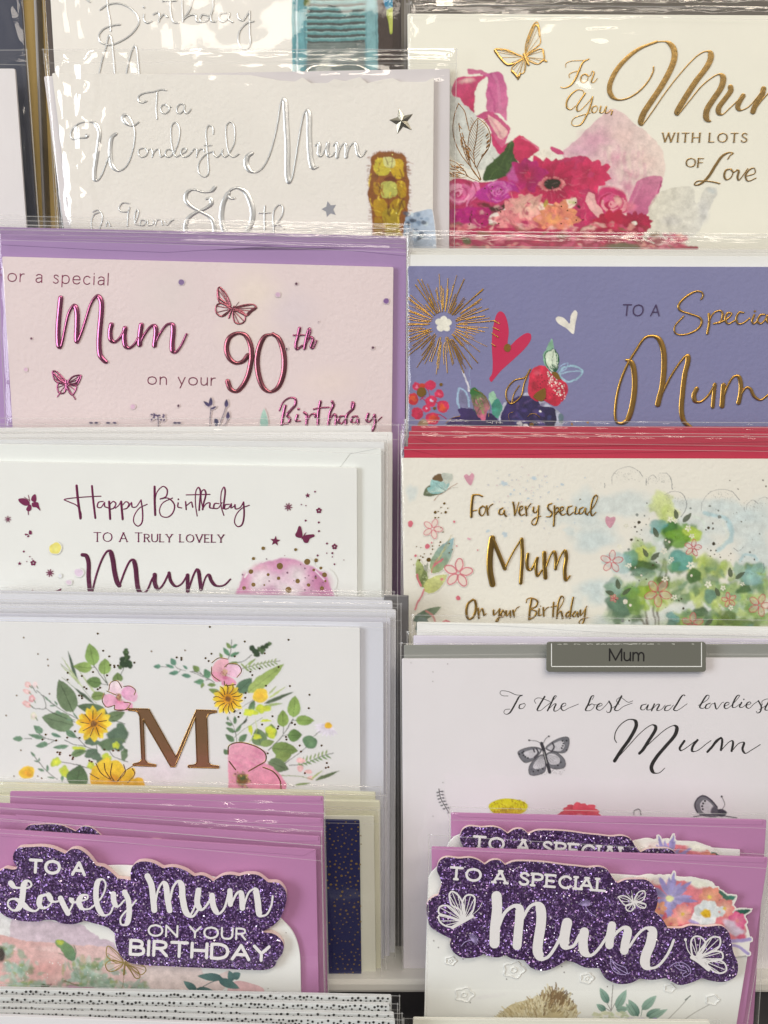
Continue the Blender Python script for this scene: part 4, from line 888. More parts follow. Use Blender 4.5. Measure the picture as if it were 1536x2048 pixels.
for i in range(420):
    x, y = rnd.uniform(90, 1536), rnd.uniform(420, 1150); a = math.atan2(y-650, x-1140)+rnd.uniform(-.3, .3) if 780 < x < 1500 and y < 820 else rnd.uniform(0, 6.3)
    if y < 600 and x < 760: continue
    L = rnd.uniform(20, 80); b.stroke([(x, y), (x+L*.5*math.cos(a)+rnd.uniform(-6, 6), y+L*.5*math.sin(a)), (x+L*math.cos(a), y+L*math.sin(a))], (3, rnd.uniform(5, 13)), C(*rnd.choice([(120, 10, 44), (222, 110, 140), (150, 20, 70), (206, 60, 110), (232, 170, 176), (96, 10, 36)]), rnd.uniform(.2, .5)))
b.fx('warp', 2.6, 11); b.fx('pigment', .14, 7); b.fx('blur', .7)
b.done()
GOLD = foil((184, 150, 88), .24)
GOLD2 = foil((156, 128, 78), .24)
b = p.buf('gold_leaf_sketch', foil((130, 92, 52), .26), relief=.00008); view(*k5)
for q in ("190,-170 150,-60 132,80 150,210 220,360 330,500 410,620", "190,-170 250,-90 280,30 300,110", "388,-20 330,60 295,180 290,340 340,430 375,490 420,610", "388,-20 470,50 515,160 500,280 420,400 375,490", "388,0 370,200 345,340 360,480", "100,410 170,440 250,520 290,580 400,630", "95,570 180,590 280,580", "105,450 160,500 230,550 290,575", "210,140 240,300 290,430 350,540 415,610"): b.stroke(q, (5, 9))
for i in range(11):
    t = i/11; x, y = 375-30*t, 60+380*t
    b.stroke([(x, y), (x+110-60*t, y-80+20*t)], 4); b.stroke([(x, y), (x-60+10*t, y-90)], 4)
for i in range(26): x = rnd.uniform(190, 300); y = 100+(x-190)*2.6+rnd.uniform(-80, 50); b.stroke([(x, y), (x+rnd.uniform(5, 30), y+rnd.uniform(30, 90))], rnd.uniform(4, 11))
for i in range(18): x = rnd.uniform(95, 210); y = rnd.uniform(450, 580); b.stroke([(x, y), (x+rnd.uniform(25, 60), y+rnd.uniform(0, 26))], rnd.uniform(4, 9))
for i in range(16): a = rnd.uniform(-.6, 1.3); b.stroke([(400+105*math.cos(a), 210+150*math.sin(a)), (400+80*math.cos(a), 235+150*math.sin(a))], 8)
for x, y in ((535, 683), (525, 725), (622, 710), (460, 700), (325, 972), (483, 965), (300, 1066), (602, 1060), (1243, 884), (1305, 926), (1390, 845), (1465, 1022), (1240, 1060), (1395, 1025), (620, 940), (430, 1060)): b.dot(x, y, 7)
b.done()
b = p.buf('butterfly', GOLD, relief=.0001); view(820, 20)
for q in ("885,345 890,260 920,170 950,110 975,92 988,120 998,200 1000,255 950,300 900,335", "865,360 830,345 760,310 690,298 655,300 650,320 690,365 745,420 800,410 850,385", "880,375 830,400 785,440 780,475 810,500 830,535 835,500 875,480 888,430 888,380", "895,360 940,320 1000,297 1025,310 1030,375 1052,398 1020,390 985,415 940,405 905,380"): b.wing((880, 360), q, 9, True, w2=3.5)
b.stroke("905,250 935,170 960,115 985,130 996,200", (12, 18)); b.stroke("652,310 690,365 745,418 790,415", 20); b.stroke("660,302 740,306 830,345", 12); b.stroke("785,470 810,498 830,520 845,490", 20); b.stroke("1020,312 1030,370 1000,405", 12)
b.stroke("875,340 885,370 910,420", (12, 20)); b.done()
b = p.buf('lettering', GOLD, relief=.00010); view(820, 20)
b.stroke("1195,440 1198,410 1240,392 1300,388 1345,385 1378,375", (5, 10)); b.stroke("1370,377 1330,400 1300,460 1270,530 1230,580 1180,600 1158,592", (7, 16)); b.stroke("1225,520 1222,495 1260,475 1310,465", 6)
b.stroke("1345,490 1318,505 1312,545 1335,558 1362,535 1365,500 1345,490 1370,508 1392,495", (6, 12)); b.stroke("1388,500 1400,470 1414,480 1392,552 1410,556 1438,525", (6, 12))
b.stroke("1335,650 1330,622 1290,612 1240,645 1205,700 1205,750 1235,765 1270,735", (6, 14)); b.stroke("1345,640 1310,690 1280,745 1290,778 1340,740 1402,668!", (6, 14)); b.stroke("1402,668 1390,720 1360,800 1310,880 1260,890 1240,870 1260,830 1330,805 1385,790", (6, 14))
view(1136, 20)
for q in ("215,735 190,745 182,775 200,790 225,765 222,740 205,738", "252,740 245,785 265,790 292,742!", "294,742 286,790 308,788 330,765", "340,775 332,803"): b.stroke(q, (6, 12))
b.done()
b = p.buf('lettering', GOLD2, relief=.00002)
b.stroke("680,243 560,290 470,352 380,450 330,545 318,615 342,668 392,690 470,672 550,620 620,540 655,470 657,437", (12, 38))
b.stroke("680,243 760,245 808,290 818,360 790,450 720,580 640,700 582,790 558,860 570,880 640,790 750,630 860,490 970,370 1040,322 1085,320 1098,360 1070,430 980,550 890,690 835,790 845,802 930,700 1020,590 1100,522 1165,492 1192,520 1178,590 1120,680 1070,760 1060,820 1075,848 1092,853", (9, 46))
b.stroke("1248,592 1250,620 1200,690 1158,750 1158,790 1185,803 1240,755 1345,655!", (9, 42)); b.stroke("1345,658 1320,700 1303,745 1325,770 1390,740 1460,660 1502,602!", (9, 40)); b.stroke("1502,605 1490,650 1440,730 1420,780!", (12, 42)); b.stroke("1425,778 1500,680 1580,600", 10)
b.next(); view(1100, 240)
b.stroke("1365,300 1385,270 1408,255 1370,250 1320,280 1270,350 1220,430 1170,480 1130,500 1108,495 1130,470 1190,468 1250,475 1303,488", (9, 22)); b.stroke("1388,375 1352,385 1338,430 1355,458 1390,440 1405,400 1388,375 1410,400 1435,385", (9, 16))
b.stroke("1435,382 1450,388 1440,440 1450,462 1500,400 1518,372", (8, 16)); view(0, 0, 1); b.stroke("1494,352 1510,346 1508,336 1498,340 1491,352 1496,362 1512,356", (2, 3.5))
b.next(); view(1136, 20); b.text('WITH LOTS', 722, 1012, 1372, 1014, 68, (5, 11), serif=.09, nib=R(15), slant=.08, gap=.36); b.next(); b.text('OF', 905, 1203, 1035, 1206, 66, (5, 11), serif=.09, nib=R(15), slant=.08, gap=.3)
b.done()
p.sleeve([(812, 6), (1655, 14), (1640, 980), (822, 980)], seed=54, top=60, milk=.02, folds=[(822, 50, 830, 140, .0009, 6), (860, 22, 1000, 31, .0005, 1.6), (1000, 30, 1140, 23, .0005, 1.6), (1140, 24, 1536, 24, .0004, 1.4), (972, 43, 1340, 36, .0004, 1.5),
    (1180, 60, 1228, 60, .0007, 2.5), (1180, 97, 1220, 98, .0008, 5), (1150, 180, 1200, 190, .0008, 8)])

# ---------------------------------------------------------------- "To a Special Mum" (blue)
for i, (y0, y1) in enumerate(((496, 500), (488, 494))):
    wrapped('white envelope %s behind the slate blue Special Mum card' % ('directly' if not i else 'furthest'), -.0315-.0034*i, [(814, y0+8), (1620, y1+6), (1620, 1290), (816, 1290)], (224, 218, 204), [(812, y0-28), (1640, y1-26), (1640, 1290), (812, 1290)], 'white envelopes behind the blue card', seed=60+i, folds=[(840, y0-16, 1536, y1-12, .0004, 1.8)])
p = Packet('slate blue card with gold sparkler, red heart and strawberry reading To a Special Mum', -.0275, 1180, 1290, 'greeting card')
p.envelope([(812, 509), (1640, 513), (1640, 1290), (812, 1290)], (226, 222, 214), dz=-.0022)
p.panel([(816, 532), (1650, 534), (1650, 1290), (818, 1290)], (122, 120, 152), bump=1.0, scale=520); p.tint = (1, .97, .9)  # ink tint stands in for the warmer light on this side
G3 = foil((196, 152, 74), .30)
b = p.buf('fruit_and_flower_picture'); view(800, 680)
b.poly("445,375 435,460 455,530 530,520 520,440 500,400", C(122, 120, 152)); b.stroke("530,510 520,430 495,390 448,372 438,450 450,520", 14, C(150, 176, 200))
b.stroke("480,-80 530,120 535,385", 2); view(800, 480); b.stroke("480,1000 505,1070 532,1160", 13, C(206, 204, 210)); view(800, 680)
BER = (198, 44, 84)
for q in ("125,380 165,440 200,470", "190,350 235,430 240,465", "300,415 240,460", "200,525 235,470 330,500", "200,525 170,560", "250,590 300,570 350,610", "190,430 150,460"): b.stroke(q, 8, C(170, 40, 80))
for x, y, r_, c in ((125, 352, 34, BER), (230, 345, 42, BER), (170, 350, 24, (190, 60, 40)), (300, 412, 38, BER), (95, 450, 47, (186, 46, 56)), (237, 467, 45, BER), (200, 525, 31, BER), (327, 512, 49, BER), (130, 562, 47, (178, 38, 72)), (248, 602, 54, BER), (175, 640, 40, (150, 120, 90))):
    b.blob(x, y, r_, r_*.96, C(*c), soft=.06, wob=.06)
for x, y, r_, c in ((125, 355, 16, (206, 120, 150)), (240, 462, 14, (200, 190, 210)), (200, 522, 12, (196, 170, 196)), (325, 520, 34, (214, 84, 46)), (250, 600, 38, (210, 74, 50)), (100, 445, 26, (206, 84, 50)), (300, 418, 18, (222, 80, 110))): b.blob(x, y, r_, r_, C(*c), soft=.4, wob=.3)
b.poly("350,660 400,600 455,575 438,535 470,522 560,530 600,560 700,560 750,600 780,700 350,720", C(62, 44, 100), col2=C(44, 34, 76), grad=(400, 560, 600, 700))
b.poly("960,405 1040,420 1150,500 1230,560 1250,640 1200,680 1150,560 940,430", C(170, 172, 190)); b.poly("760,580 800,480 840,470 850,560 790,640 770,640", C(176, 178, 192))
b.poly("785,700 790,540 835,470 930,425 1030,435 1080,500 1180,520 1195,600 1160,700", C(54, 42, 96), col2=C(36, 30, 66), grad=(800, 450, 1100, 680))
for i in range(22): b.blob(rnd.uniform(820, 1150), rnd.uniform(470, 660), rnd.uniform(20, 60), rnd.uniform(10, 26), C(*rnd.choice([(74, 60, 124), (40, 32, 70), (60, 66, 120), (90, 70, 120)]), .6), rot=rnd.uniform(0, 3), soft=.5)
b.dot(1075, 548, 9, C(220, 214, 226)); b.blob(915, 640, 22, 20, C(206, 200, 206), soft=.3); b.blob(960, 655, 22, 14, C(206, 200, 206), soft=.3); b.blob(1235, 600, 26, 44, C(90, 110, 120), soft=.3)
b.poly("538,385 568,362 640,420 682,495 665,560 650,610 620,615 560,500", C(50, 108, 52), col2=C(196, 96, 130), grad=(600, 440, 630, 580))
for i in range(14): b.stroke([(rnd.uniform(560, 660), rnd.uniform(420, 560)), (rnd.uniform(560, 660), rnd.uniform(440, 590))], (3, 9), C(*rnd.choice([(90, 150, 70), (30, 84, 40), (210, 130, 150), (110, 160, 80)]), .6))
b.poly("678,412 712,388 742,445 735,500 700,510", C(148, 190, 160)); b.poly("698,500 748,450 782,500 775,560 752,592 710,560", C(52, 128, 112), col2=C(80, 150, 130), grad=(700, 500, 780, 560))
b.poly("1000,240 1040,205 1110,205 1150,240 1230,275 1282,350 1278,420 1235,480 1185,505 1100,460 1040,470 985,410 988,320", C(200, 44, 72), col2=C(186, 34, 62), grad=(1050, 220, 1150, 480)); b.blob(1050, 250, 40, 26, C(216, 90, 110, .7), soft=.7)
for i in range(44): x, y = rnd.uniform(1005, 1260), rnd.uniform(230, 480); b.blob(x, y, 7, 4, C(84, 16, 34), rot=rnd.uniform(0, 3), soft=.1) if (x-1135)**2/130**2+(y-355)**2/130**2 < .9 else 0
for i in range(90): x = rnd.uniform(1135, 1265); y = 230+(x-1135)*1.1+rnd.uniform(-20, 110); b.dot(x, y, rnd.uniform(2, 6), C(246, 226, 214))
b.blob(1035, 350, 36, 46, C(150, 30, 50, .8), soft=.5)
b.poly("1160,-10 1125,60 1102,110 1105,190 1150,230 1190,240 1200,150 1180,60", C(128, 176, 140, .9)); b.poly("1170,62 1120,110 1120,180 1160,232 1190,245 1212,180 1208,110 1190,75", C(206, 218, 196))
b.stroke("1175,62 1125,90 1112,140 1122,195 1160,235 1192,246 1212,190 1212,120 1190,72", 8, C(28, 86, 58)); b.stroke("1180,80 1165,150 1185,240", 4); b.stroke("1190,80 1205,150 1195,240", 4)
for i in range(9): b.stroke([(1190, 245), (1140+i*9, 180+abs(i-4)*5)], 4)
b.stroke("1215,262 1262,208 1330,198 1402,238 1352,298 1280,320 1218,262", 13, C(150, 184, 200)); b.stroke("1225,262 1300,238 1390,240", 10, C(156, 190, 206, .7)); b.stroke("1212,235 1240,195 1282,168 1275,215 1235,245", 8, C(150, 176, 204))
for x, y in ((1320, 640), (1438, 632)): b.dot(x, y, 9, C(170, 120, 50))
b.fx('warp', .9, 9); b.fx('pigment', .13, 6)
b.fx('warp', .9, 9); b.fx('pigment', .13, 6); b.next('white_heart_picture'); view(800, 480)
b.poly("1195,605 1212,588 1260,600 1303,642 1312,580 1345,538 1362,560 1347,640 1335,720 1320,718 1280,680 1215,640", C(224, 218, 206))
b.next('sparkler_centre')
for x, y in ((335, 610), (300, 630), (310, 675), (355, 675), (368, 632), (335, 645)): b.blob(x, y, 30, 28, C(226, 222, 208), soft=.05, n=10)
b.done()
b = p.buf('heart', paper((190, 36, 76), .45, .1)); b.poly("765,548 738,580 714,680 705,800 712,950 706,1030 686,1062 700,1090 722,1068 780,1000 880,910 962,830 1005,765 1003,722 970,715 900,760 838,818 826,800 835,700 820,610 795,560"); b.done()
b = p.buf('gold_sparkler', G3, relief=.00018); rs = random.Random(12)
for i in range(118):
    a = 6.2832*i/118+rs.uniform(-.05, .05); x = math.cos(a); y = math.sin(a)
    mx = min(rs.uniform(250, 410), (272/abs(x) if x < -.05 else 999)); r0 = rs.uniform(95, 200)
    if rs.random() < .25: mx = min(mx, rs.uniform(180, 260)); r0 = 100
    if mx-r0 < 30: continue
    b.stroke([(335+x*r0, 650+y*r0), (335+x*(r0+mx)/2+rs.uniform(-4, 4), 650+y*(r0+mx)/2+rs.uniform(-4, 4)), (335+x*mx, 650+y*mx)], rs.uniform(4, 8.5))
b.stroke("385,765 430,870 490,1020", 8)
for q in ("720,622 765,642", "712,672 762,694", "706,716 755,748", "704,796 734,818"): b.stroke(q, 7)
b.dot(825, 828, 27, ry=31); b.done()
b = p.buf('gold_outlines', G3, relief=.00025); view(800, 680)
b.stroke("1000,225 958,288 880,310 820,382 820,455 855,490 930,430 955,330 1000,225", 12); b.stroke("915,350 875,415 858,488", 9); b.dot(165, 400, 37); b.dot(315, 342, 13); b.poly("1025,432 1108,368 1120,400 1115,445 1085,472"); b.poly("1165,250 1205,250 1232,300 1205,300"); b.stroke("980,590 1000,570 1040,568 1075,595", 4); b.stroke("570,380 640,420 685,500 680,590", 3); b.stroke("350,640 400,600 460,585", 4); b.dot(265, 524, 12); b.stroke("840,620 835,570 870,550", 3); b.dot(1010, 650, 16)
b.done()
b = p.buf('lettering', foil((62, 42, 92), .5, .2)); view(1136, 540); b.text('TO A', 418, 350, 700, 352, 84, 9, slant=.09, gap=.22); b.done()
b = p.buf('lettering', G3, relief=.00028)
b.stroke("1022,225 1038,198 1025,170 980,165 900,210 850,270 860,308 930,335 1010,365 1028,400 1000,450 930,488 860,498 822,480 822,430 888,355", (13, 19))
b.stroke("1082,338 1085,400 1070,488", 20)
for q in ("1078,400 1120,330 1170,312 1188,340 1170,395 1120,412", "1160,408 1230,370 1258,335 1225,330 1208,380 1230,413 1285,385", "1350,328 1315,325 1293,370 1308,413 1350,405 1395,370", "1430,345 1413,395 1428,413 1455,390", "1512,342 1478,345 1455,390 1478,413 1512,385 1530,345 1528,395 1550,410"): b.stroke(q, (13, 17))
b.dot(1435, 317, 9)
b.next()
b.stroke("450,692 482,702 505,760 513,880 498,1020 460,1145 410,1178 372,1165 362,1080 390,900 450,740 520,620 590,522 650,507 700,532 733,620 738,750 723,900 702,980 690,1032", (20, 42))
b.stroke("722,950 800,800 880,685 918,655 922,700 898,800 880,950 872,1080 890,1160 945,1212", (18, 38)); b.stroke("988,912 968,960 978,1008 1020,1012 1080,960 1125,885!", (18, 36)); b.stroke("1128,880 1120,960 1112,1050", 30)
b.stroke("1195,885 1190,960 1183,1045", 38); b.stroke("1200,960 1225,895 1270,822 1308,815 1328,870 1325,950 1310,1020!", (18, 34)); b.stroke("1330,955 1370,902 1400,912 1430,970 1480,998 1536,960", (16, 26))
b.done()
p.sleeve([(811, 468), (1660, 472), (1660, 1290), (812, 1290)], seed=64, top=80, milk=.02, folds=[(833, 470, 828, 850, .0007, 5), (822, 560, 822, 840, .0004, 4), (880, 470, 1000, 478, .0006, 3), (1000, 480, 1180, 472, .0015, 10), (1180, 474, 1280, 484, .0012, 8), (1350, 476, 1490, 490, .0019, 13), (1360, 466, 1536, 468, .0013, 9), (900, 480, 980, 476, .0012, 8), (900, 472, 1536, 468, .0004, 2), (850, 462, 870, 500, .0005, 3)])

# ---------------------------------------------------------------- "For a very special Mum on your Birthday"
CR = (178, 42, 66)
for i, (x, y) in enumerate(((823, 850), (818, 860), (816, 873))):
    wrapped('crimson envelope in a clear sleeve, %s of three behind the very special Mum card' % ('rearmost', 'middle', 'front')[i], -.0175+.003*i, [(x, y+2), (1640, y+4), (1640, 1500), (x, 1500)], CR, [(x-16, y-12), (1660, y-6), (1660, 1500), (x-16, 1500)], 'crimson envelopes behind the very special Mum card', seed=70+i, milk=.03, folds=[(840, y-4, 1536, y+2, .0004, 1.5)],
            flap=[(x+10, y+3), (1640, y+5), (1640, y+8), (900, y+26), (850, y+9)] if i == 2 else None)
p = Packet('ivory card with gold lettering For a very special Mum beside a green tree', -.0065, 1180, 1500, 'greeting card')
p.envelope([(808, 893), (1640, 895), (1640, 1500), (830, 1500)], CR, dz=-.0022, flap=[(812, 894), (1640, 896), (1640, 899), (880, 912), (812, 898)])
p.panel([(803, 916), (1640, 918), (1640, 1500), (812, 1500)], (226, 218, 200), bump=.9, scale=560); p.tint = (.97, .96, .87)  # warm light is put into the inks by this tint
b = p.buf('tree_picture'); view(1136, 900)
SK = (196, 208, 214)
for x, y, rx, ry, a in ((400, 420, 380, 130, .55), (200, 640, 260, 150, .5), (1000, 420, 420, 70, .5), (900, 640, 420, 160, .55), (1400, 560, 260, 190, .6), (1450, 820, 260, 170, .6), (300, 1100, 240, 130, .6), (600, 900, 300, 200, .4), (1250, 480, 240, 110, .5), (-40, 500, 160, 120, .4), (1000, 1300, 500, 200, .5), (380, 1330, 260, 80, .7), (60, 1150, 90, 140, .35)):
    b.blob(x, y, rx, ry, C(*SK, a), soft=.45, wob=.3, n=30)
b.stroke("1050,480 1180,520 1250,600 1240,700 1160,770", 34, C(160, 196, 206, .6)); b.stroke("960,500 1040,560 1040,640", 18, C(214, 222, 220, .6)); b.stroke("1180,560 1225,650 1180,740", 12, C(220, 226, 222, .6)); b.stroke("1320,850 1360,810 1420,810 1450,840", 22, C(160, 196, 206, .6))
TR = (104, 92, 84)
for q in ("655,1480 660,1300 655,1120 690,1000 745,830", "620,1400 590,1250 575,1130", "640,1420 560,1300 520,1250", "700,1480 690,1250 720,1040", "750,960 750,830"): b.stroke(q, (16, 30), C(*TR, .9))
rt = random.Random(5)
GR = [(120, 150, 60), (84, 120, 52), (160, 180, 80), (66, 104, 84), (96, 146, 132), (184, 192, 104), (70, 98, 56), (130, 160, 120)]
def leafmass(cx, cy, rx, ry, n, cols, big=1.0):
    for i in range(n):
        a = rt.uniform(0, 6.3); d = math.sqrt(rt.random())
        b.blob(cx+rx*d*math.cos(a), cy+ry*d*math.sin(a), rt.uniform(26, 62)*big, rt.uniform(20, 46)*big, C(*rt.choice(cols), rt.uniform(.45, .8)), rot=rt.uniform(0, 3), soft=rt.uniform(.15, .7), wob=.3, rand=rt)
for x, y, rx, ry in ((560, 850, 170, 130), (780, 620, 180, 110), (900, 860, 260, 110), (520, 1120, 230, 170), (900, 1080, 300, 130), (1300, 1120, 260, 150), (1100, 1320, 420, 90), (420, 1250, 150, 120)): b.blob(x, y, rx, ry, C(rt.choice((150, 160, 140)), 176, rt.choice((100, 120, 140)), .5), soft=.35, wob=.4, n=40, rand=rt)
leafmass(740, 450, 120, 90, 20, [(196, 204, 128), (184, 196, 116), (206, 212, 150)], 1.3)
leafmass(560, 770, 90, 90, 14, [(176, 190, 90), (150, 176, 90), (196, 204, 116)], 1.1); leafmass(1050, 900, 180, 100, 26, [(184, 196, 100), (160, 180, 80), (200, 208, 130)], 1.2)
leafmass(640, 1100, 200, 110, 26, [(150, 176, 64), (176, 190, 84), (110, 146, 60)], 1.2); leafmass(1150, 1130, 220, 120, 34, [(170, 190, 90), (150, 176, 80), (190, 200, 120), (120, 160, 120)], 1.2); leafmass(1400, 1000, 150, 130, 34, [(140, 172, 150), (120, 150, 100), (160, 180, 110), (96, 130, 100)], 1.2); leafmass(1480, 1250, 120, 90, 22, [(120, 150, 80), (150, 176, 100), (100, 130, 90)], 1.1); leafmass(430, 1080, 150, 90, 20, [(130, 160, 130), (150, 176, 120), (110, 140, 120)], 1.1); leafmass(900, 1000, 380, 160, 60, [(140, 160, 100), (120, 150, 120), (160, 176, 110), (100, 130, 90)], 1.0); leafmass(860, 620, 130, 60, 16, [(120, 160, 60), (90, 134, 50)], 1.1)
leafmass(430, 1230, 120, 110, 26, [(84, 112, 84), (100, 130, 110), (72, 100, 70)], 1.2); leafmass(1150, 1350, 360, 60, 50, [(120, 140, 60), (90, 110, 50), (160, 176, 90), (110, 150, 150)], 1.2); leafmass(950, 1290, 200, 60, 26, [(110, 140, 110), (90, 120, 90), (150, 176, 90)], 1.0)
leafmass(1400, 950, 90, 80, 12, [(140, 176, 170), (120, 156, 140), (150, 180, 110)], 1.1); leafmass(1350, 1160, 160, 90, 20, [(180, 196, 120), (150, 180, 100), (130, 160, 140)], 1.1)
for x, y, rx, ry, c, a in ((785, 590, 55, 60, (66, 112, 52), .95), (690, 580, 70, 60, (90, 150, 152), .7), (950, 645, 85, 60, (176, 196, 84), .95), (840, 680, 100, 70, (104, 146, 46), .9), (770, 720, 52, 44, (70, 98, 50), .9), (860, 850, 95, 85, (88, 150, 142), .9), (810, 900, 50, 50, (80, 136, 96), .7),
                        (560, 890, 110, 62, (64, 92, 44), .95), (560, 940, 90, 40, (100, 128, 110), .8), (480, 820, 60, 60, (96, 146, 120), .8), (380, 860, 110, 90, (140, 180, 186), .5), (960, 970, 60, 60, (70, 104, 54), .95), (730, 1010, 60, 50, (90, 104, 60), .85), (590, 1080, 70, 60, (140, 164, 40), .8),
                        (350, 1040, 80, 60, (130, 156, 150), .7), (480, 1090, 70, 50, (110, 150, 70), .8), (400, 1190, 110, 80, (92, 120, 100), .85), (500, 1180, 60, 90, (110, 140, 60), .7), (1090, 1120, 55, 50, (96, 130, 116), .9), (1350, 1070, 60, 36, (70, 100, 60), .9), (1010, 1240, 60, 40, (74, 100, 70), .9),
                        (800, 1280, 55, 40, (100, 150, 150), .8), (1400, 980, 80, 60, (140, 176, 176), .7), (1240, 1290, 70, 50, (90, 110, 50), .8), (1330, 1330, 90, 40, (96, 120, 50), .8), (790, 1340, 40, 40, (90, 120, 110), .9)):
    b.blob(x, y, rx, ry, C(*c, a), soft=.12, wob=.25, rand=rt, col2=C(*[min(255, v*1.12) for v in c], a))
b.fx('warp', 3.2, 14); b.fx('blur', 1.0)
for q in ("835,530 822,450 35", "880,550 950,482 40", "690,670 655,590 40", "612,822 575,750 34", "635,845 705,785 40", "390,1070 375,985 38", "355,1110 285,1080 36", "415,1110 485,1060 34", "1250,980 1240,900 40", "1285,990 1360,932 36", "1160,1125 1130,1055 36", "1050,1350 1115,1295 36"):
    f, g, wd = q.split(); x0_, y0_ = map(float, f.split(',')); x1_, y1_ = map(float, g.split(',')); b.leaf(x0_, y0_, x1_, y1_, float(wd), C(86, 96, 72, .92))
def pflower(cx, cy, r_, col=(190, 84, 92), n=5, rot=0, w=6):
    for i in range(n):
        a = rot+6.2832*i/n; c_, s_ = math.cos(a), math.sin(a); h = r_*.26
        o = [(cx+c_*r_*.12, cy+s_*r_*.12), (cx+c_*r_*.5-s_*h, cy+s_*r_*.5+c_*h), (cx+c_*r_*.92-s_*h*.6, cy+s_*r_*.92+c_*h*.6), (cx+c_*r_, cy+s_*r_), (cx+c_*r_*.92+s_*h*.6, cy+s_*r_*.92-c_*h*.6), (cx+c_*r_*.5+s_*h, cy+s_*r_*.5-c_*h)]
        b.poly(o, C(226, 180, 170, .35)); b.stroke(o, w, C(*col, .9), closed=True)
pflower(335, 855, 88, rot=-1.5); pflower(958, 750, 66, rot=-1.4); pflower(690, 1095, 108, rot=.3); pflower(1235, 1150, 58, rot=-.5); pflower(1470, 1190, 90, rot=-1.2); pflower(955, 1330, 84, rot=-1.5); pflower(352, 10+1229-100, 30)
for cx, cy, r_ in ((785, 532, 28), (445, 580, 22), (395, 742, 24), (950, 660, 24), (735, 775, 30), (795, 838, 24), (940, 885, 34), (467, 885, 24), (745, 990, 28), (1075, 1030, 30), (1190, 1060, 24), (815, 1130, 26), (825, 545, 20), (920, 600, 28), (1340, 1030, 20), (1250, 1210, 22)):
    for j in range(5): a = 1.2566*j+.4; b.blob(cx+math.cos(a)*r_*.55, cy+math.sin(a)*r_*.55, r_*.42, r_*.3, C(228, 224, 206, .95), rot=a, soft=.15, n=8)
for x, y, r_ in ((748, 692, 7), (775, 705, 9), (945, 965, 11), (515, 900, 6), (560, 960, 7), (440, 885, 6), (985, 825, 6), (440, 1165, 18), (478, 1190, 12)): b.dot(x, y, r_, C(226, 214, 200))
for x, y, r_, c in ((545, 555, 13, 0), (530, 497, 12, 1), (515, 588, 9, 0), (562, 612, 6, 0), (527, 625, 6, 0), (600, 572, 6, 1), (603, 408, 5, 0), (484, 687, 11, 0), (534, 692, 6, 0), (465, 762, 9, 1), (585, 505, 7, 1), (1078, 597, 10, 0), (1112, 603, 8, 0), (1108, 563, 7, 0), (1118, 718, 13, 0), (1163, 512, 15, 1), (1088, 428, 9, 1), (1240, 233, 5, 0),
                    (1305, 300, 5, 0), (1498, 230, 6, 0), (1519, 278, 6, 0), (650, 885, 8, 0), (572, 690, 5, 0), (600, 990, 6, 0), (545, 1000, 8, 1), (1155, 465, 8, 1), (1058, 610, 6, 0), (1095, 770, 7, 0), (1135, 772, 6, 0), (1170, 822, 6, 0), (885, 1215, 10, 0), (1430, 840, 7, 0), (1395, 785, 9, 1), (1250, 795, 6, 0), (1330, 548, 5, 0), (1472, 642, 5, 0), (680, 860, 6, 0), (1125, 800, 5, 0), (1090, 815, 5, 0), (870, 1140, 8, 0), (850, 1155, 7, 0), (420, 1310, 13, 1), (470, 1310, 7, 0), (365, 1148, 6, 0), (940, 445, 8, 1)):
    b.dot(x, y, r_, C(62, 52, 34) if not c else C(130, 134, 130))
for i in range(120): b.dot(rt.uniform(440, 1500), rt.uniform(420, 1300), rt.uniform(1.5, 4), C(80, 76, 50, .8))
for q in ("335,265 340,200 390,145 470,128 540,160 570,200", "615,260 620,210 655,192 680,215", "700,180 750,175 790,220 800,300", "740,345 790,320 860,322 900,370 905,450 865,515", "1022,465 1035,390 1090,325 1180,300 1260,320 1315,385", "1368,455 1380,410 1420,385 1460,410", "1465,375 1510,360 1560,380", "1270,752 1310,775 1345,745", "1500,870 1505,920 1480,950", "282,255 282,290", "600,220 600,270", "1350,440 1352,460"): b.stroke(q, (2.5, 4.5), C(112, 114, 120, .9))
for cx, cy in ((440, 200), (700, 230), (840, 390), (1180, 350), (1430, 420)):
    for i in range(60): b.dot(cx+rt.gauss(0, 55), cy+rt.gauss(0, 22), rt.uniform(1.5, 3.2), C(150, 150, 146, .7))
b.fx('warp', .7, 7); b.fx('pigment', .12, 6); b.next('heart_picture'); b.poly("322,600 290,560 288,520 300,506 325,520 350,512 366,520 355,560", C(206, 150, 166)); b.done()
b = p.buf('blue_splatter_picture'); view(800, 900)
for i in range(130): x = 950+rt.gauss(0, 160); y = 330+rt.gauss(0, 190); b.blob(x, y, rt.uniform(3, 12), rt.uniform(3, 10), C(*rt.choice([(170, 186, 204), (190, 196, 204), (176, 176, 190), (206, 180, 186)]), rt.uniform(.4, .8)), soft=.3, n=8) if 120 < y < 660 else 0
for x, y, r_ in ((800, 258, 30), (985, 372, 14), (805, 648, 28), (675, 622, 18), (1245, 265, 16), (1030, 215, 22), (850, 340, 14)): b.blob(x, y, r_, r_*.8, C(168, 190, 208, .7), soft=.4, wob=.4)
for x, y, rx, ry in ((1420, 420, 130, 150), (1300, 620, 60, 40), (1480, 700, 160, 110), (1480, 1080, 90, 120), (90, 330, 50, 90)): b.blob(x, y, rx, ry, C(*SK, .5), soft=.5, wob=.3)
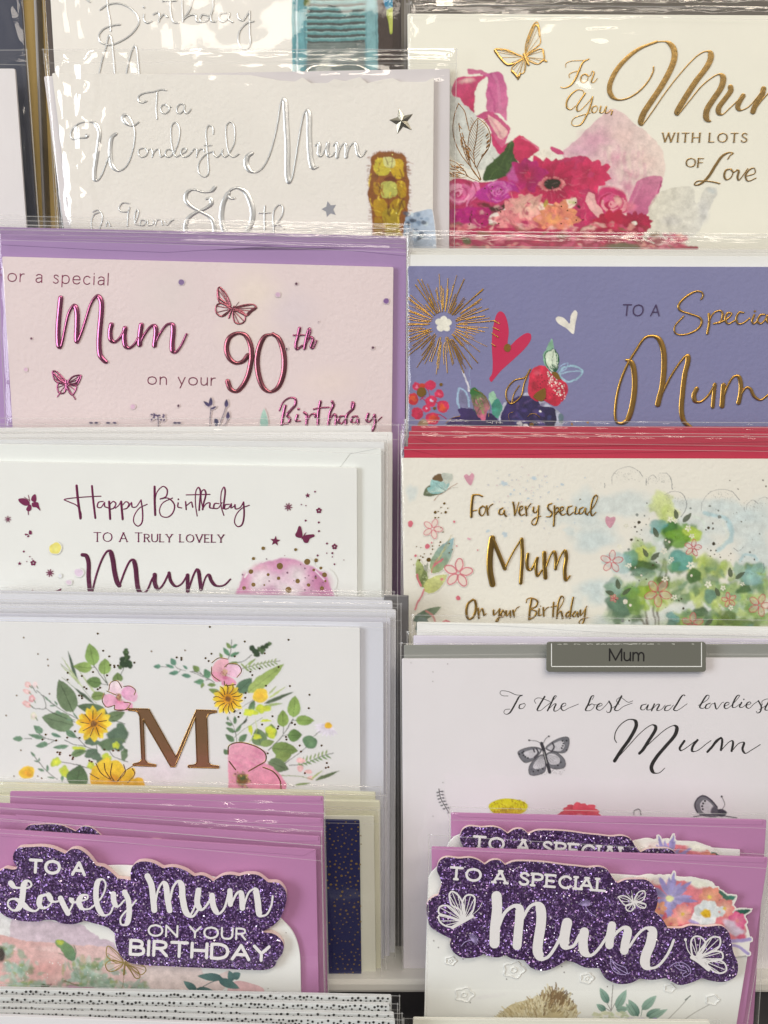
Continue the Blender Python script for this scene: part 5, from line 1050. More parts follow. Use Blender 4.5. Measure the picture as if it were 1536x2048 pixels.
b.next('butterfly_picture'); b.poly("180,350 185,310 205,282 250,262 300,300 330,330 255,352", C(104, 110, 86)); b.poly("232,262 248,222 300,240 380,250 345,318 300,338 250,330", C(150, 188, 186)); b.poly("248,222 262,196 310,180 332,205 325,240 280,235", C(112, 86, 56)); b.poly("320,180 352,172 402,190 396,235 350,262 330,230", C(196, 198, 188))
b.poly("210,290 250,280 300,320 270,340 215,320", C(140, 182, 180))
for i in range(16): b.stroke([(345, 318), (200+i*12, 330-i*9 if i < 9 else 250-(i-9)*9)], 2.5, C(214, 226, 220, .8))
for i in range(8): b.stroke([(345, 318), (250+i*16, 262-abs(i-4)*6)], 2, C(96, 120, 120, .7))
b.stroke("258,388 300,345 345,315 390,285 438,256", (4, 6), C(150, 100, 70)); b.stroke("345,315 400,290 440,285", 2.5, C(170, 160, 150))
b.fx('warp', .9, 9); b.fx('pigment', .14, 6); b.next('heart_picture'); b.poly("542,272 500,225 492,196 512,184 532,198 550,176 568,188 566,222", C(208, 148, 166)); b.next(); b.poly("528,692 515,678 525,672 532,678 545,678 540,690", C(214, 160, 176))
PK = (206, 104, 120); b.next('pink_spot')
for x, y, rx, ry in ((80, 567, 22, 26), (416, 551, 10, 10), (210, 740, 20, 21), (447, 1137, 19, 19), (435, 737, 6, 6), (597, 769, 7, 6), (120, 812, 11, 11), (243, 712, 7, 8)): b.blob(x, y, rx, ry, C(*PK), soft=.1); b.next()
b.name = 'leaf_sprig_picture'
b.leaf(238, 945, 412, 672, 130, C(150, 160, 100), C(142, 172, 184)); b.leaf(190, 1065, 132, 830, 88, C(112, 124, 70), C(176, 184, 120)); b.leaf(180, 1085, 358, 955, 110, C(184, 184, 110), C(200, 200, 140)); b.leaf(160, 1040, 215, 860, 40, C(90, 104, 62, .6))
b.fx('warp', 1.4, 9); b.fx('pigment', .16, 7)
for i in range(30): t = rt.random(); x, y = 250+140*t, 930-230*t; b.stroke([(x-20, y), (x+rt.uniform(0, 30), y-rt.uniform(20, 50))], 4, C(*rt.choice([(200, 196, 130), (110, 126, 70), (206, 206, 160), (170, 150, 80)]), .6))
for i in range(22): x, y = rt.uniform(145, 210), rt.uniform(880, 1020); b.dot(x, y, rt.uniform(3, 8), C(*rt.choice([(70, 84, 50), (170, 180, 130)]), .7))
b.stroke("130,955 140,1000 158,1042", 17, C(*PK, .9)); b.stroke("182,1072 160,1130 135,1170 118,1225", (16, 14), C(*PK, .85)); b.stroke("258,890 290,865 325,838", 15, C(*PK, .9)); b.stroke("238,945 250,900 290,830", 6, C(*PK, .8)); b.dot(318, 990, 12, C(*PK, .8))
b.fx('warp', .7, 8); b.next('blossom_picture'); pflower(250, 605, 78, PK, rot=-1.2, w=6); b.next(); pflower(447, 945, 112, PK, rot=-1.45, w=10); b.next('leaf_sprig_picture')
view(800, 1080); b.leaf(100, 620, 318, 512, 76, C(92, 112, 104), C(130, 144, 116)); b.stroke("200,545 250,580 275,640", 16, C(206, 130, 130, .8)); b.stroke("310,640 350,622 390,636", 14, C(*PK, .9)); b.poly("120,700 140,600 200,600 240,700", C(120, 134, 130))
b.fx('warp', .7, 8); b.fx('pigment', .1, 5)
b.done()
OG = foil((192, 154, 72), .28); OG2 = foil((172, 136, 66), .3)
b = p.buf('gold_dots', OG); view(800, 900)
for x, y, r_ in ((340, 410, 9), (315, 440, 5), (367, 447, 5), (270, 478, 11), (293, 472, 5), (350, 478, 10), (317, 484, 5), (270, 520, 7), (295, 518, 5), (220, 843, 17), (310, 707, 7), (150, 846, 8), (250, 762, 6), (302, 733, 5), (250, 737, 5), (126, 741, 4), (160, 748, 4), (158, 814, 5), (175, 823, 6), (186, 797, 5), (237, 798, 5), (86, 840, 4), (105, 882, 4), (330, 630, 5), (314, 598, 4), (378, 790, 5), (402, 765, 5), (378, 718, 5)): b.dot(x, y, r_)
b.next(None, 'stuff')
b = p.buf('lettering', OG2, relief=.00022)
b.stroke("560,350 550,430 548,512", 21); b.stroke("560,345 600,343 632,356", 13); b.stroke("555,468 588,462", 10)
for q in ("635,430 612,450 612,490 630,505 650,480 655,445 635,430", "665,430 675,498!", "675,460 690,430 712,415", "790,445 765,460 762,490 785,495 800,460 802,490 815,508", "868,402 875,430 882,500!", "885,498 898,450 912,402", "915,470 940,450 940,430 920,440 915,480 930,503 955,492", "965,435 972,502!", "972,465 985,435 1005,412", "1025,440 1025,475 1045,480 1065,430!",
          "1065,430 1058,520 1040,572 1018,572 1012,550 1040,520 1080,508", "1165,410 1137,425 1140,455 1165,480 1155,510 1125,512", "1185,430 1185,510 1180,582", "1188,490 1195,450 1212,440 1220,460 1195,492", "1225,475 1255,455 1250,435 1232,445 1230,480 1245,500 1270,490", "1320,430 1290,440 1285,480 1300,500 1330,478", "1350,440 1345,490 1365,488",
          "1405,440 1380,455 1378,490 1400,485 1425,445 1425,485 1442,498", "1440,490 1490,430 1518,360 1505,345 1480,380 1465,460 1475,505 1505,478"): b.stroke(q, (9, 15))
b.dot(1383, 378, 5)
b.next(); view(800, 1080)
b.stroke("560,457 522,490 510,560 528,608 562,590 583,520 575,465 557,458", (10, 20), nib=R(0)); b.stroke("1010,455 998,530 992,608", 18)
for q in ("600,525 605,600!", "605,570 630,525 642,560 645,582 662,565", "718,540 722,577 765,530!", "765,530 760,590 750,622 735,625 750,600 775,592", "790,540 775,570 790,592 805,560 790,540", "815,545 820,587 845,545!", "845,545 850,590", "868,540 878,588!", "878,555 895,525 915,512",
          "970,482 975,455 1010,445 1055,470 1045,510 1005,530 1045,548 1035,585 995,610", "1068,530 1066,580 1085,575", "1100,520 1105,583!", "1105,550 1130,520 1142,515", "1180,480 1175,590", "1160,515 1205,505", "1215,540 1250,480 1258,445 1240,430 1217,480 1205,600!", "1212,570 1235,545 1250,600", "1300,548 1275,570 1283,597 1305,560", "1330,442 1315,520 1305,598",
          "1345,550 1325,578 1340,592 1362,552 1367,590", "1385,540 1388,580 1435,508!", "1425,530 1412,620 1392,650 1375,632 1400,605 1445,595"): b.stroke(q, (8, 15))
b.dot(1080, 508, 5); b.done()
b = p.buf('lettering', OG, relief=.0004); view(800, 900)
b.stroke("708,678 692,790 690,920 710,1030", (46, 48)); b.stroke("715,690 760,800 805,910!", (20, 32)); b.stroke("805,912 860,800 932,682", 14); b.stroke("935,685 940,800 932,950 927,1020", (28, 29)); b.stroke("982,800 975,860 985,918 1010,915 1050,832!", (18, 26)); b.stroke("1055,830 1045,900 1055,968 1088,925", (16, 24))
b.stroke("1108,790 1110,880 1117,980", 34); b.stroke("1122,900 1160,800 1185,778 1197,840 1195,912!", (15, 26)); b.stroke("1197,910 1230,820 1265,770 1277,820 1265,920 1275,1002 1305,968", (14, 30)); b.done()
p.sleeve([(799, 868), (1660, 872), (1660, 1500), (806, 1500)], seed=77, top=60, milk=.015, folds=[(808, 940, 812, 1240, .0007, 5), (818, 950, 824, 1230, .0005, 6), (800, 870, 812, 895, .0006, 3), (850, 875, 1536, 880, .0004, 1.6)])

# ---------------------------------------------------------------- the "M" card
LAV = (209, 205, 203)
for i, (x1, y1, dy, l) in enumerate(((804, 1218, 0, 'widest, frontmost'), (797, 1200, 0, 'second'), (790, 1194, 0, 'rearmost'))):
    wrapped('%s pale lavender envelope in its sleeve behind the M card' % l, .0105-.0032*i, [(-60, y1-14+4*(i == 0)), (x1-12, y1+2), (x1-14, 1962), (-60, 1962)], LAV, [(-90, y1-22), (x1, y1-12), (x1+2, 1962), (-90, 1962)], 'lavender envelopes behind the M card', seed=80+i, folds=[(0, y1-18, 780, y1-8, .0004, 1.6)])
wrapped('lavender envelope poking out a finger width beside the gold M card', .0132, [(-60, 1226), (781, 1236), (779, 1962), (-60, 1962)], (204, 199, 201), [(-90, 1214), (792, 1222), (792, 1962), (-90, 1962)], 'lavender envelopes behind the M card', seed=84)
p = Packet('white floral card with a big rose gold letter M and yellow and pink flowers', .0170, 350, 1962, 'greeting card')
p.envelope([(-70, 1232), (767, 1245), (768, 1962), (-70, 1962)], (207, 204, 205), dz=-.0022)
p.panel([(-60, 1243), (720, 1256), (722, 1962), (-60, 1962)], (224, 219, 214), bump=.06, rough=.5); p.tint = (1.12, 1.1, 1.2)
b = p.buf('bouquet_picture'); view(0, 1240)
G1, G2, G4, DK = C(134, 158, 84), C(116, 134, 92), C(160, 176, 96), C(52, 60, 46)
def gl(x0, y0, x1, y1, wd, c=None, rib=3.5, c2=None): b.leaf(x0, y0, x1, y1, wd, c or G1, c2, rib=rib)
def st(q, w=4, c=None): b.stroke(q, w, c or DK)
b.blob(1250, 1180, 360, 200, C(226, 206, 204, .5), soft=.9)
for q in ("835,500 780,430 720,350", "800,420 830,500", "740,640 640,530 560,380 520,240", "720,640 600,540 470,440", "620,505 540,400 460,335"): st(q, 5, C(110, 126, 84, .8))
gl(598, 490, 518, 235, 26, C(92, 108, 84)); gl(720, 640, 570, 520, 26, C(96, 110, 84)); gl(630, 520, 470, 280, 16, C(184, 194, 140), 0); gl(760, 600, 600, 380, 16, C(184, 194, 140), 0); gl(640, 520, 460, 340, 14, C(184, 194, 140), 0)
st("835,502 800,460 722,350", 5); st("800,425 825,495", 4); st("700,365 725,362", 4); st("775,488 830,500", 4)
gl(722, 350, 683, 175, 108, C(140, 168, 88)); gl(708, 370, 560, 352, 82, C(146, 170, 90)); gl(802, 420, 803, 290, 96, C(142, 168, 88)); gl(778, 485, 662, 465, 88, C(112, 138, 78)); gl(905, 480, 900, 400, 84, C(118, 140, 80))
gl(562, 708, 448, 456, 150, C(112, 130, 90), 5); gl(565, 808, 320, 745, 150, C(118, 138, 98), 4); gl(830, 720, 590, 655, 96, C(100, 120, 84)); gl(700, 590, 810, 570, 70, C(130, 150, 84)); gl(815, 765, 960, 705, 84, C(112, 130, 88)); gl(505, 850, 590, 905, 50, C(110, 140, 104)); gl(390, 870, 470, 900, 26, C(112, 146, 116))
for q in ("280,540 330,590 350,675 270,682 245,670", "350,675 420,720 600,790", "330,580 400,640 470,690 600,760", "240,500 280,560", "185,910 240,912", "300,875 345,905 440,925", "300,910 340,912", "365,950 430,920", "500,975 525,965", "495,922 560,950 640,965 740,1000", "590,900 640,950 660,970", "235,1015 290,1080 350,1150 440,1225", "860,770 960,795", "900,850 960,940", "740,920 740,1000", "840,1005 880,1050 980,1085", "470,1090 590,1110 690,1140"): st(q, 5)
for q in ((560, 710, 600, 760, 12), (370, 610, 395, 630, 14), (440, 655, 415, 620, 16), (425, 700, 480, 722, 24), (500, 765, 580, 762, 12), (325, 868, 256, 808, 54), (330, 908, 212, 876, 34), (175, 912, 96, 910, 44), (368, 950, 272, 968, 44), (525, 968, 402, 978, 36), (340, 590, 380, 620, 16), (380, 655, 430, 660, 12), (270, 1050, 232, 1008, 20), (300, 1090, 258, 1078, 14), (300, 1085, 305, 1055, 14), (340, 1160, 285, 1135, 24), (365, 1160, 362, 1110, 20), (420, 1215, 360, 1205, 14), (475, 1240, 480, 1170, 24)):
    gl(*q, C(116, 146, 112), 2)
for x, y, rx, ry, c, r_ in ((213, 495, 28, 24, (220, 170, 156), .6), (270, 495, 22, 28, (222, 200, 186), 0), (205, 548, 32, 20, (220, 172, 158), .4), (243, 603, 28, 30, (212, 140, 136), 0), (205, 645, 42, 22, (218, 160, 148), .5), (258, 738, 30, 32, (206, 204, 170), 0)):
    b.blob(x, y, rx, ry, C(*c), rot=r_, soft=.2, col2=C(232, 206, 190)); b.stroke([(x+rx*.5, y+ry*.3), (x+rx, y+ry)], 7, C(96, 116, 76))
for i in range(26): t = rnd.random(); b.blob(965+rnd.uniform(-48, 44)*t, 215+150*t, 16, 18, C(*rnd.choice([(50, 66, 40), (66, 86, 50), (86, 106, 66)])), soft=.1)
for x, y in ((938, 335), (962, 345), (995, 350), (985, 325), (940, 300)): b.blob(x, y, 24, 22, C(50, 68, 44), soft=.1)
st("945,370 925,430", 5)
b.petals(905, 840, 60, 1, 50, G2, G2); 
for x, y, rx, ry in ((900, 880, 80, 60), (850, 950, 110, 50), (700, 930, 60, 36), (900, 960, 60, 40), (930, 850, 50, 60), (710, 1030, 60, 50), (780, 1080, 60, 30), (950, 1040, 24, 50), (960, 1005, 18, 24)): b.blob(x, y, rx, ry, C(*rnd.choice([(96, 116, 80), (104, 124, 88), (90, 110, 84)])), soft=.15, wob=.35)
for x, y, rx, ry in ((890, 960, 26, 34), (600, 985, 50, 24), (820, 1050, 46, 26), (430, 1090, 40, 44), (495, 1165, 44, 50), (700, 1120, 40, 30)): b.blob(x, y, rx, ry, C(176, 192, 70), soft=.2, wob=.35, col2=C(206, 208, 60))
gl(545, 1035, 665, 1000, 56, C(112, 138, 88)); gl(575, 1290, 620, 1110, 170, C(90, 116, 74), 4)
b.poly("835,520 840,480 900,465 945,490 930,560 910,580 860,570", C(226, 188, 190), col2=C(232, 212, 200), grad=(850, 570, 900, 470)); b.poly("930,560 960,510 1010,505 1052,560 1045,620 1000,625 950,600", C(214, 150, 172), col2=C(226, 180, 186), grad=(930, 580, 1050, 570)); b.poly("790,630 800,575 850,570 900,600 905,630 850,665 805,668", C(224, 170, 178), col2=C(214, 150, 164), grad=(790, 620, 905, 610)); b.poly("880,650 900,620 950,625 1015,640 1010,685 940,695 890,690", C(220, 156, 170))
b.blob(920, 625, 50, 26, C(196, 90, 120, .6), soft=.8); b.blob(912, 590, 26, 28, C(150, 120, 76), soft=.3)
for i in range(30): b.dot(912+rnd.gauss(0, 17), 592+rnd.gauss(0, 17), rnd.uniform(2, 5), C(*rnd.choice([(96, 74, 44), (210, 180, 120), (160, 60, 80)])))
def yflower(cx, cy, r_, n, wd, rot=0):
    b.petals(cx, cy, r_, n, wd, C(232, 206, 66), C(222, 170, 40), r0=.1, rot=rot, jit=.08); b.petals(cx, cy, r_*.85, n, wd*.5, C(226, 188, 50), C(204, 128, 26), r0=.1, rot=rot+.2)
    b.blob(cx, cy, r_*.2, r_*.2, C(116, 80, 40), soft=.3)
    for i in range(24): b.dot(cx+rnd.gauss(0, r_*.13), cy+rnd.gauss(0, r_*.13), rnd.uniform(2, 5), C(*rnd.choice([(80, 50, 30), (200, 160, 80), (150, 100, 50)])))
yflower(720, 795, 140, 12, 66)
for q in ("700,1170 760,1090 840,1060 860,1200 850,1300 760,1280", "800,1090 840,1070 880,1110 890,1240 830,1290", "850,1090 900,1075 950,1130 960,1200 920,1290 860,1290", "930,1230 970,1150 1030,1140 1035,1190 980,1290", "700,1170 740,1180 800,1290 720,1300 690,1230", "960,1290 1040,1210 1090,1220 1110,1300"):
    b.poly(q, C(228, 196, 56), col2=C(214, 160, 44), grad=(860, 1080, 860, 1260))
b.blob(870, 1225, 60, 50, C(200, 140, 40), soft=.5)
b.blob(205, 1170, 62, 52, C(226, 190, 60), soft=.08, wob=.12, col2=C(214, 150, 46)); b.blob(225, 1190, 30, 24, C(206, 130, 40, .6), soft=.7)
for q in ((1345, 345, 1312, 290, 44), (1335, 368, 1268, 338, 28), (1235, 357, 1178, 352, 36), (1370, 400, 1295, 408, 32), (1440, 375, 1402, 345, 22), (1465, 433, 1388, 425, 30), (1530, 392, 1480, 350, 36), (1560, 478, 1485, 470, 36)): gl(*q, C(104, 146, 116), 2)
st("1235,357 1300,362", 4); st("1340,350 1370,375 1425,388", 5); st("1470,395 1510,415 1600,450", 5); st("1370,400 1385,385", 3)
# right half
b.fx('warp', .9, 9); b.fx('pigment', .13, 6); b.fx('blur', .5); b.next()
view(380, 1240)
st("110,430 40,395 0,395", 5); st("100,425 190,480", 5); st("70,390 100,430", 4); st("120,460 160,460", 4)
for q in ((70, 392, 20, 348, 44), (150, 445, 112, 375, 60), (110, 465, 25, 475, 32), (105, 480, 80, 525, 28), (200, 495, 130, 500, 30), (230, 560, 140, 530, 44), (310, 220, 278, 170, 30), (320, 215, 365, 182, 26), (298, 275, 255, 210, 36), (305, 278, 380, 245, 30), (250, 290, 222, 252, 26)): gl(*q, C(*rnd.choice([(104, 146, 106), (128, 150, 84)])), 2)
st("290,300 312,240 320,150", 5); st("340,330 400,320 475,265", 5); st("390,380 500,345 600,325 688,315", 5)
for i in range(26): t = rnd.random(); b.blob(500+rnd.uniform(-36, 30)*(1-t)+115*t, 250-70*t+rnd.uniform(-26, 26)*(1-t), 16, 14, C(*rnd.choice([(50, 66, 40), (66, 86, 50), (86, 106, 66)])), soft=.1)
for x, y in ((478, 215), (515, 262), (500, 240)): b.blob(x, y, 24, 24, C(50, 68, 44), soft=.1)
for i in range(9): x = 420+i*28; y = 372-i*6; b.leaf(x, y, x+22, y-32, 12, C(150, 166, 100)); b.leaf(x, y, x+34, y+24, 12, C(130, 150, 90))
b.leaf(440, 345, 505, 295, 20, C(150, 170, 96)); b.leaf(385, 330, 460, 400, 16, C(150, 166, 100)); b.leaf(295, 345, 370, 325, 40, C(120, 140, 84))
gl(360, 560, 475, 445, 100, C(96, 124, 92)); gl(438, 560, 722, 338, 96, C(166, 182, 100), 3, C(140, 160, 84))
st("485,612 350,700", 3); gl(570, 640, 800, 550, 30, C(96, 110, 80)); gl(600, 600, 740, 508, 16, C(186, 196, 120), 0); gl(600, 570, 665, 505, 14, C(176, 188, 120), 0); gl(570, 655, 712, 638, 22, C(160, 176, 110), 0); gl(450, 690, 500, 610, 40, C(108, 134, 90), 0); b.leaf(480, 690, 500, 630, 30, C(120, 150, 100))
b.blob(540, 580, 62, 58, C(228, 196, 66), soft=.06, wob=.1, col2=C(220, 170, 60)); b.blob(520, 570, 34, 34, C(232, 186, 60, .7), soft=.7)
b.poly("165,390 180,340 220,300 280,295 300,330 285,380 250,400 200,400", C(224, 172, 168), col2=C(218, 160, 164), grad=(170, 320, 290, 400)); b.poly("285,345 340,340 390,360 400,400 365,440 310,430 270,395", C(228, 194, 196), col2=C(220, 168, 178), grad=(390, 380, 280, 400)); b.poly("165,400 240,400 260,430 240,470 195,470 170,440", C(214, 146, 156)); b.poly("255,425 300,430 350,470 345,500 290,515 240,490", C(216, 146, 162))
b.blob(265, 440, 30, 24, C(196, 90, 120, .7), soft=.7); b.blob(262, 400, 34, 34, C(196, 150, 130), soft=.4)
for i in range(40): b.dot(262+rnd.gauss(0, 18), 402+rnd.gauss(0, 18), rnd.uniform(2, 5), C(*rnd.choice([(150, 60, 80), (210, 180, 120), (120, 90, 50)])))
yflower(292, 605, 122, 13, 54, .2)
gl(755, 900, 858, 880, 84, C(112, 142, 78), 3); gl(790, 750, 808, 580, 104, C(146, 172, 88)); gl(812, 772, 955, 770, 82, C(140, 166, 84)); gl(715, 822, 710, 690, 92, C(140, 164, 80)); gl(750, 885, 862, 880, 92, C(108, 138, 74))
st("600,1000 700,900 790,760", 6); st("715,870 715,820", 5); st("700,895 750,882", 4); st("785,770 815,770", 5); st("725,1100 830,1030 890,980", 5); st("950,890 995,855", 5)
gl(625, 985, 832, 1002, 116, C(124, 146, 78), 3); b.leaf(650, 1060, 780, 1040, 90, C(132, 152, 80)); gl(596, 1090, 757, 1145, 110, C(108, 128, 86)); gl(545, 970, 515, 830, 120, C(116, 138, 92)); gl(620, 910, 625, 795, 90, C(130, 150, 80)); b.leaf(540, 960, 650, 930, 60, C(140, 160, 90)); gl(440, 760, 395, 800, 20, C(90, 100, 70)); st("560,745 400,850 340,900", 4, C(110, 126, 70)); st("500,760 510,860 440,950", 4, C(170, 184, 80)); st("440,740 400,800", 6)
for q in ((325, 810, 268, 785, 30), (345, 860, 272, 828, 34), (340, 930, 270, 880, 44), (375, 935, 440, 875, 48), (345, 800, 345, 735, 30), (350, 860, 400, 790, 26), (290, 770, 290, 735, 16), (290, 1030, 260, 990, 40)): gl(*q, C(104, 132, 90), 2)
st("290,745 330,810 352,880 360,945", 4)
for x, y, rx, ry in ((460, 710, 52, 34), (560, 680, 56, 40), (620, 860, 40, 52), (465, 840, 16, 46), (515, 895, 40, 20), (580, 770, 36, 14)): b.blob(x, y, rx, ry, C(190, 204, 66), soft=.15, wob=.4, col2=C(214, 212, 66))
for i in range(9): a = .5+i*.3; b.leaf(1060, 812, 1060+math.cos(a+.3)*112, 812+math.sin(a+.3)*92, 30, C(206, 196, 194), C(222, 214, 208))
b.blob(1060, 810, 32, 28, C(226, 178, 50), soft=.15); b.blob(920, 935, 58, 52, C(92, 122, 84), soft=.06, col2=C(112, 142, 96))
st("760,1115 900,1095 1000,1050 1100,1020", 5)
for i in range(8): x = 830+i*30; y = 1100-i*9; b.leaf(x, y, x+14, y-44, 14, C(140, 160, 90)); b.leaf(x, y, x+46, y+24, 14, C(120, 150, 90))
for x, y, rx, ry in ((850, 1078, 40, 20), (845, 1138, 30, 28), (910, 1165, 30, 18), (925, 1212, 30, 18)): b.blob(x, y, rx, ry, C(220, 168, 158), soft=.2, col2=C(228, 190, 170))
gl(960, 1230, 1150, 1155, 28, C(100, 116, 76), 0); gl(930, 1220, 1020, 1150, 16, C(170, 184, 110), 0); st("700,1190 850,1200 940,1225", 5, C(120, 140, 80)); st("690,1240 800,1280", 4); gl(800, 1270, 930, 1250, 20, C(130, 150, 90), 0)
b.poly("295,1500 292,1000 320,950 400,938 520,972 582,1035 575,1100 640,1130 700,1190 740,1260 720,1500", C(222, 158, 164), col2=C(214, 136, 150), grad=(400, 950, 520, 1250), smooth=False)
for i in range(26): x = rnd.uniform(310, 560); y = rnd.uniform(970, 1150); b.blob(x, y, rnd.uniform(30, 90), rnd.uniform(8, 20), C(*rnd.choice([(228, 178, 176), (206, 124, 146), (216, 150, 160)]), .5), rot=rnd.uniform(.2, .6), soft=.7) if x > 330 else 0
b.blob(400, 1225, 66, 56, C(120, 90, 50), soft=.4, wob=.2); b.blob(405, 1215, 26, 22, C(76, 90, 50), soft=.3)
for i in range(70): a = rnd.uniform(0, 6.3); d = rnd.uniform(24, 80); b.dot(400+d*math.cos(a), 1225+d*.9*math.sin(a), rnd.uniform(2.5, 6), C(*rnd.choice([(70, 54, 30), (206, 176, 96), (150, 116, 60), (110, 130, 70)])))
b.fx('warp', .9, 9); b.fx('pigment', .13, 6); b.fx('blur', .5)
view(0, 1240)
for x, y in ((182, 135), (291, 261), (366, 303), (370, 350), (380, 567), (128, 580), (47, 733), (160, 1000), (107, 1200), (290, 1200), (320, 1215), (1163, 240), (1421, 233)): b.dot(x, y, 7, C(112, 92, 66))
b.done()
RG = foil((208, 164, 124), .34, .85); ED = foil((168, 140, 92), .3)
b = p.buf('gold_contours', ED, relief=.00008)
for q in ("835,540 850,480 900,468 935,520", "950,510 1000,508 1040,540 1030,575", "820,545 890,575", "800,560 785,620 820,668 880,655", "880,660 880,685 960,690 1000,640 950,630", "880,690 960,690 1000,682"): b.stroke(q, 7)
for i in range(9): a = i*.7+.3; b.stroke([(720+math.cos(a)*36, 795+math.sin(a)*36), (720+math.cos(a+.15)*100, 795+math.sin(a+.15)*100)], 6)
for q in ("735,1100 780,1180 880,1240", "800,1100 810,1160 850,1220", "860,1100 850,1190 880,1240", "950,1110 960,1170 900,1240", "1015,1140 1035,1180 980,1250", "1020,1120 960,1160 900,1240", "690,1180 760,1220"): b.stroke(q, 7)
view(380, 1240)
for q in ("168,328 220,292 290,300", "265,360 300,335 370,345 395,390 360,440", "165,360 170,420 230,470", "262,470 270,500 350,495"): b.stroke(q, 7)
for i in range(14): a = i*.45; b.stroke([(292+math.cos(a)*40, 605+math.sin(a)*40), (292+math.cos(a+.2)*85, 605+math.sin(a+.2)*85), (292+math.cos(a+.1)*112, 605+math.sin(a+.1)*112)], 6)
for q in ("292,1030 300,965 380,940 500,968 575,1020 580,1080 520,1120 450,1160", "300,1085 350,1150", "560,1130 640,1165 690,1230 700,1300"): b.stroke(q, 9)
for x, y in ((152, 53), (420, 165), (756, 152), (164, 259), (119, 293), (143, 315), (573, 256), (343, 279), (680, 361), (535, 373), (463, 397), (478, 423), (583, 505), (767, 507), (917, 574), (912, 677), (427, 560), (424, 597), (340, 705), (384, 715), (372, 744), (633, 739), (553, 803), (678, 817), (672, 834), (782, 790), (805, 802), (737, 898), (740, 918), (1010, 964), (596, 1024), (842, 964), (852, 1010), (1050, 1098), (1042, 1135), (1062, 1130), (882, 1176)): b.dot(x, y, 8)
view(0, 1240)
for x, y in ((750, 104), (792, 236), (838, 279), (846, 346), (876, 350), (878, 362), (905, 350), (1031, 327), (713, 399), (628, 430), (821, 425), (519, 405), (518, 458), (645, 515), (663, 528), (768, 520), (750, 532), (607, 580), (627, 585), (629, 601), (575, 855), (515, 903), (610, 905), (440, 1016), (460, 1018), (457, 1032), (537, 1040), (560, 1055), (556, 1068), (685, 1080), (703, 1088), (800, 995), (868, 1003), (908, 1003), (430, 925), (325, 918), (350, 880), (1356, 287), (1392, 290), (1392, 305)): b.dot(x, y, 8)
b.done()
b = p.buf('letter_M', RG, relief=0); view(0, 1240)
MP = "985,680! 1143,684! 1350,1052! 1508,690! 1662,696! 1662,710! 1605,722 1588,748! 1600,1090! 1615,1110 1680,1122! 1680,1138! 1445,1132! 1445,1117! 1500,1108 1512,1088! 1500,745! 1345,1128! 1312,1128! 1100,762! 1112,1072! 1135,1098 1197,1112! 1197,1125! 1022,1118! 1022,1105! 1070,1092 1088,1068! 1073,740! 1052,705 987,694!"
b.poly(MP); b.done()
b = p.buf('letter_edge', foil((190, 152, 96), .22), relief=.0002); b.stroke(MP, 9, closed=True); b.done()
p.sleeve([(-90, 1206), (775, 1222), (776, 1962), (-90, 1962)], seed=87, top=60, milk=.015, folds=[(40, 1250, 60, 1330, .0005, 8)])

# ---------------------------------------------------------------- navy card with gold confetti
for i, (x, y) in enumerate(((760, 1603), (751, 1586))):
    wrapped('cream envelope, %s, sticking out behind the navy gold dotted card' % ('nearest the card' if not i else 'at the very back'), .0225-.0028*i, [(-30, y-12-8*i), (x, y), (x+2, 1962), (-30, 1962)], (214, 208, 178), [(-60, y-32), (x+12, y-14), (x+14, 1962), (-60, 1962)], 'cream envelopes behind the navy card', seed=90+i, milk=.04, folds=[(0, y-22, 740, y-12, .0005, 1.7)])
p = Packet('navy blue card with small gold confetti spots behind the Lovely Mum stack', .0265, 600, 1962, 'greeting card')
p.envelope([(-30, 1628), (748, 1632), (752, 1962), (-30, 1962)], (216, 212, 190), dz=-.0022)
p.panel([(600, 1640), (719, 1642), (723, 1961), (606, 1961)], (34, 36, 78), bump=.1, rough=.4)
b = p.buf('confetti', foil((150, 124, 66), .45, .4)); view(380, 1540, 3.072); rc = random.Random(3); C0 = []
for i in range(900):
    x, y = rc.uniform(740, 1052), rc.uniform(318, 1290)
    if any((x-a)**2+(y-c)**2 < 22**2 for a, c in C0): continue
    if rc.random() > (.97 if x > 885 else .16) and y > 480: continue
    C0.append((x, y)); r_ = rc.uniform(3.5, 7.5)*(1.15 if 540 < y < 900 else .9); b.dot(x, y, r_, ry=r_*rc.uniform(.7, 1))
b.next(None, 'stuff')
p.sleeve([(-60, 1606), (760, 1618), (766, 1962), (-60, 1962)], seed=93, top=60, milk=.02, folds=[(650, 1614, 740, 1618, .0005, 1.6)])

# ---------------------------------------------------------------- "To the best and loveliest Mum" with its shelf label
for i in range(2):
    p = wrapped('pale lilac tinted white envelope standing %s the loveliest Mum card' % ('just behind' if not i else 'furthest behind'), .0145-.004*i, [(834-7*(1-i), 1272-27*i), (1640, 1280-24*i), (1640, 1962), (828, 1962)], ((214, 204, 214), (226, 222, 224))[i], [(812+10*i, 1262-34*i), (1660, 1268-28*i), (1660, 1962), (826, 1962)], 'white envelopes behind the loveliest card', seed=96+i, milk=.02, flap=[(840, 1247), (1640, 1262), (1640, 1275), (1250, 1268), (1000, 1252)] if i else None)
p = Packet('white card in black calligraphy To the best and loveliest Mum with grey butterflies', .0225, 1180, 1962, 'greeting card')
p.envelope([(808, 1290), (1640, 1288), (1640, 1962), (812, 1962)], (140, 138, 128), dz=-.0020, rough=.5)
p.panel([(804, 1318), (1640, 1316), (1640, 1962), (807, 1962)], (222, 214, 209), bump=.08)
INK = foil((26, 25, 27), .55, 0)
b = p.buf('lettering', INK); view(960, 1260, 2.66667)
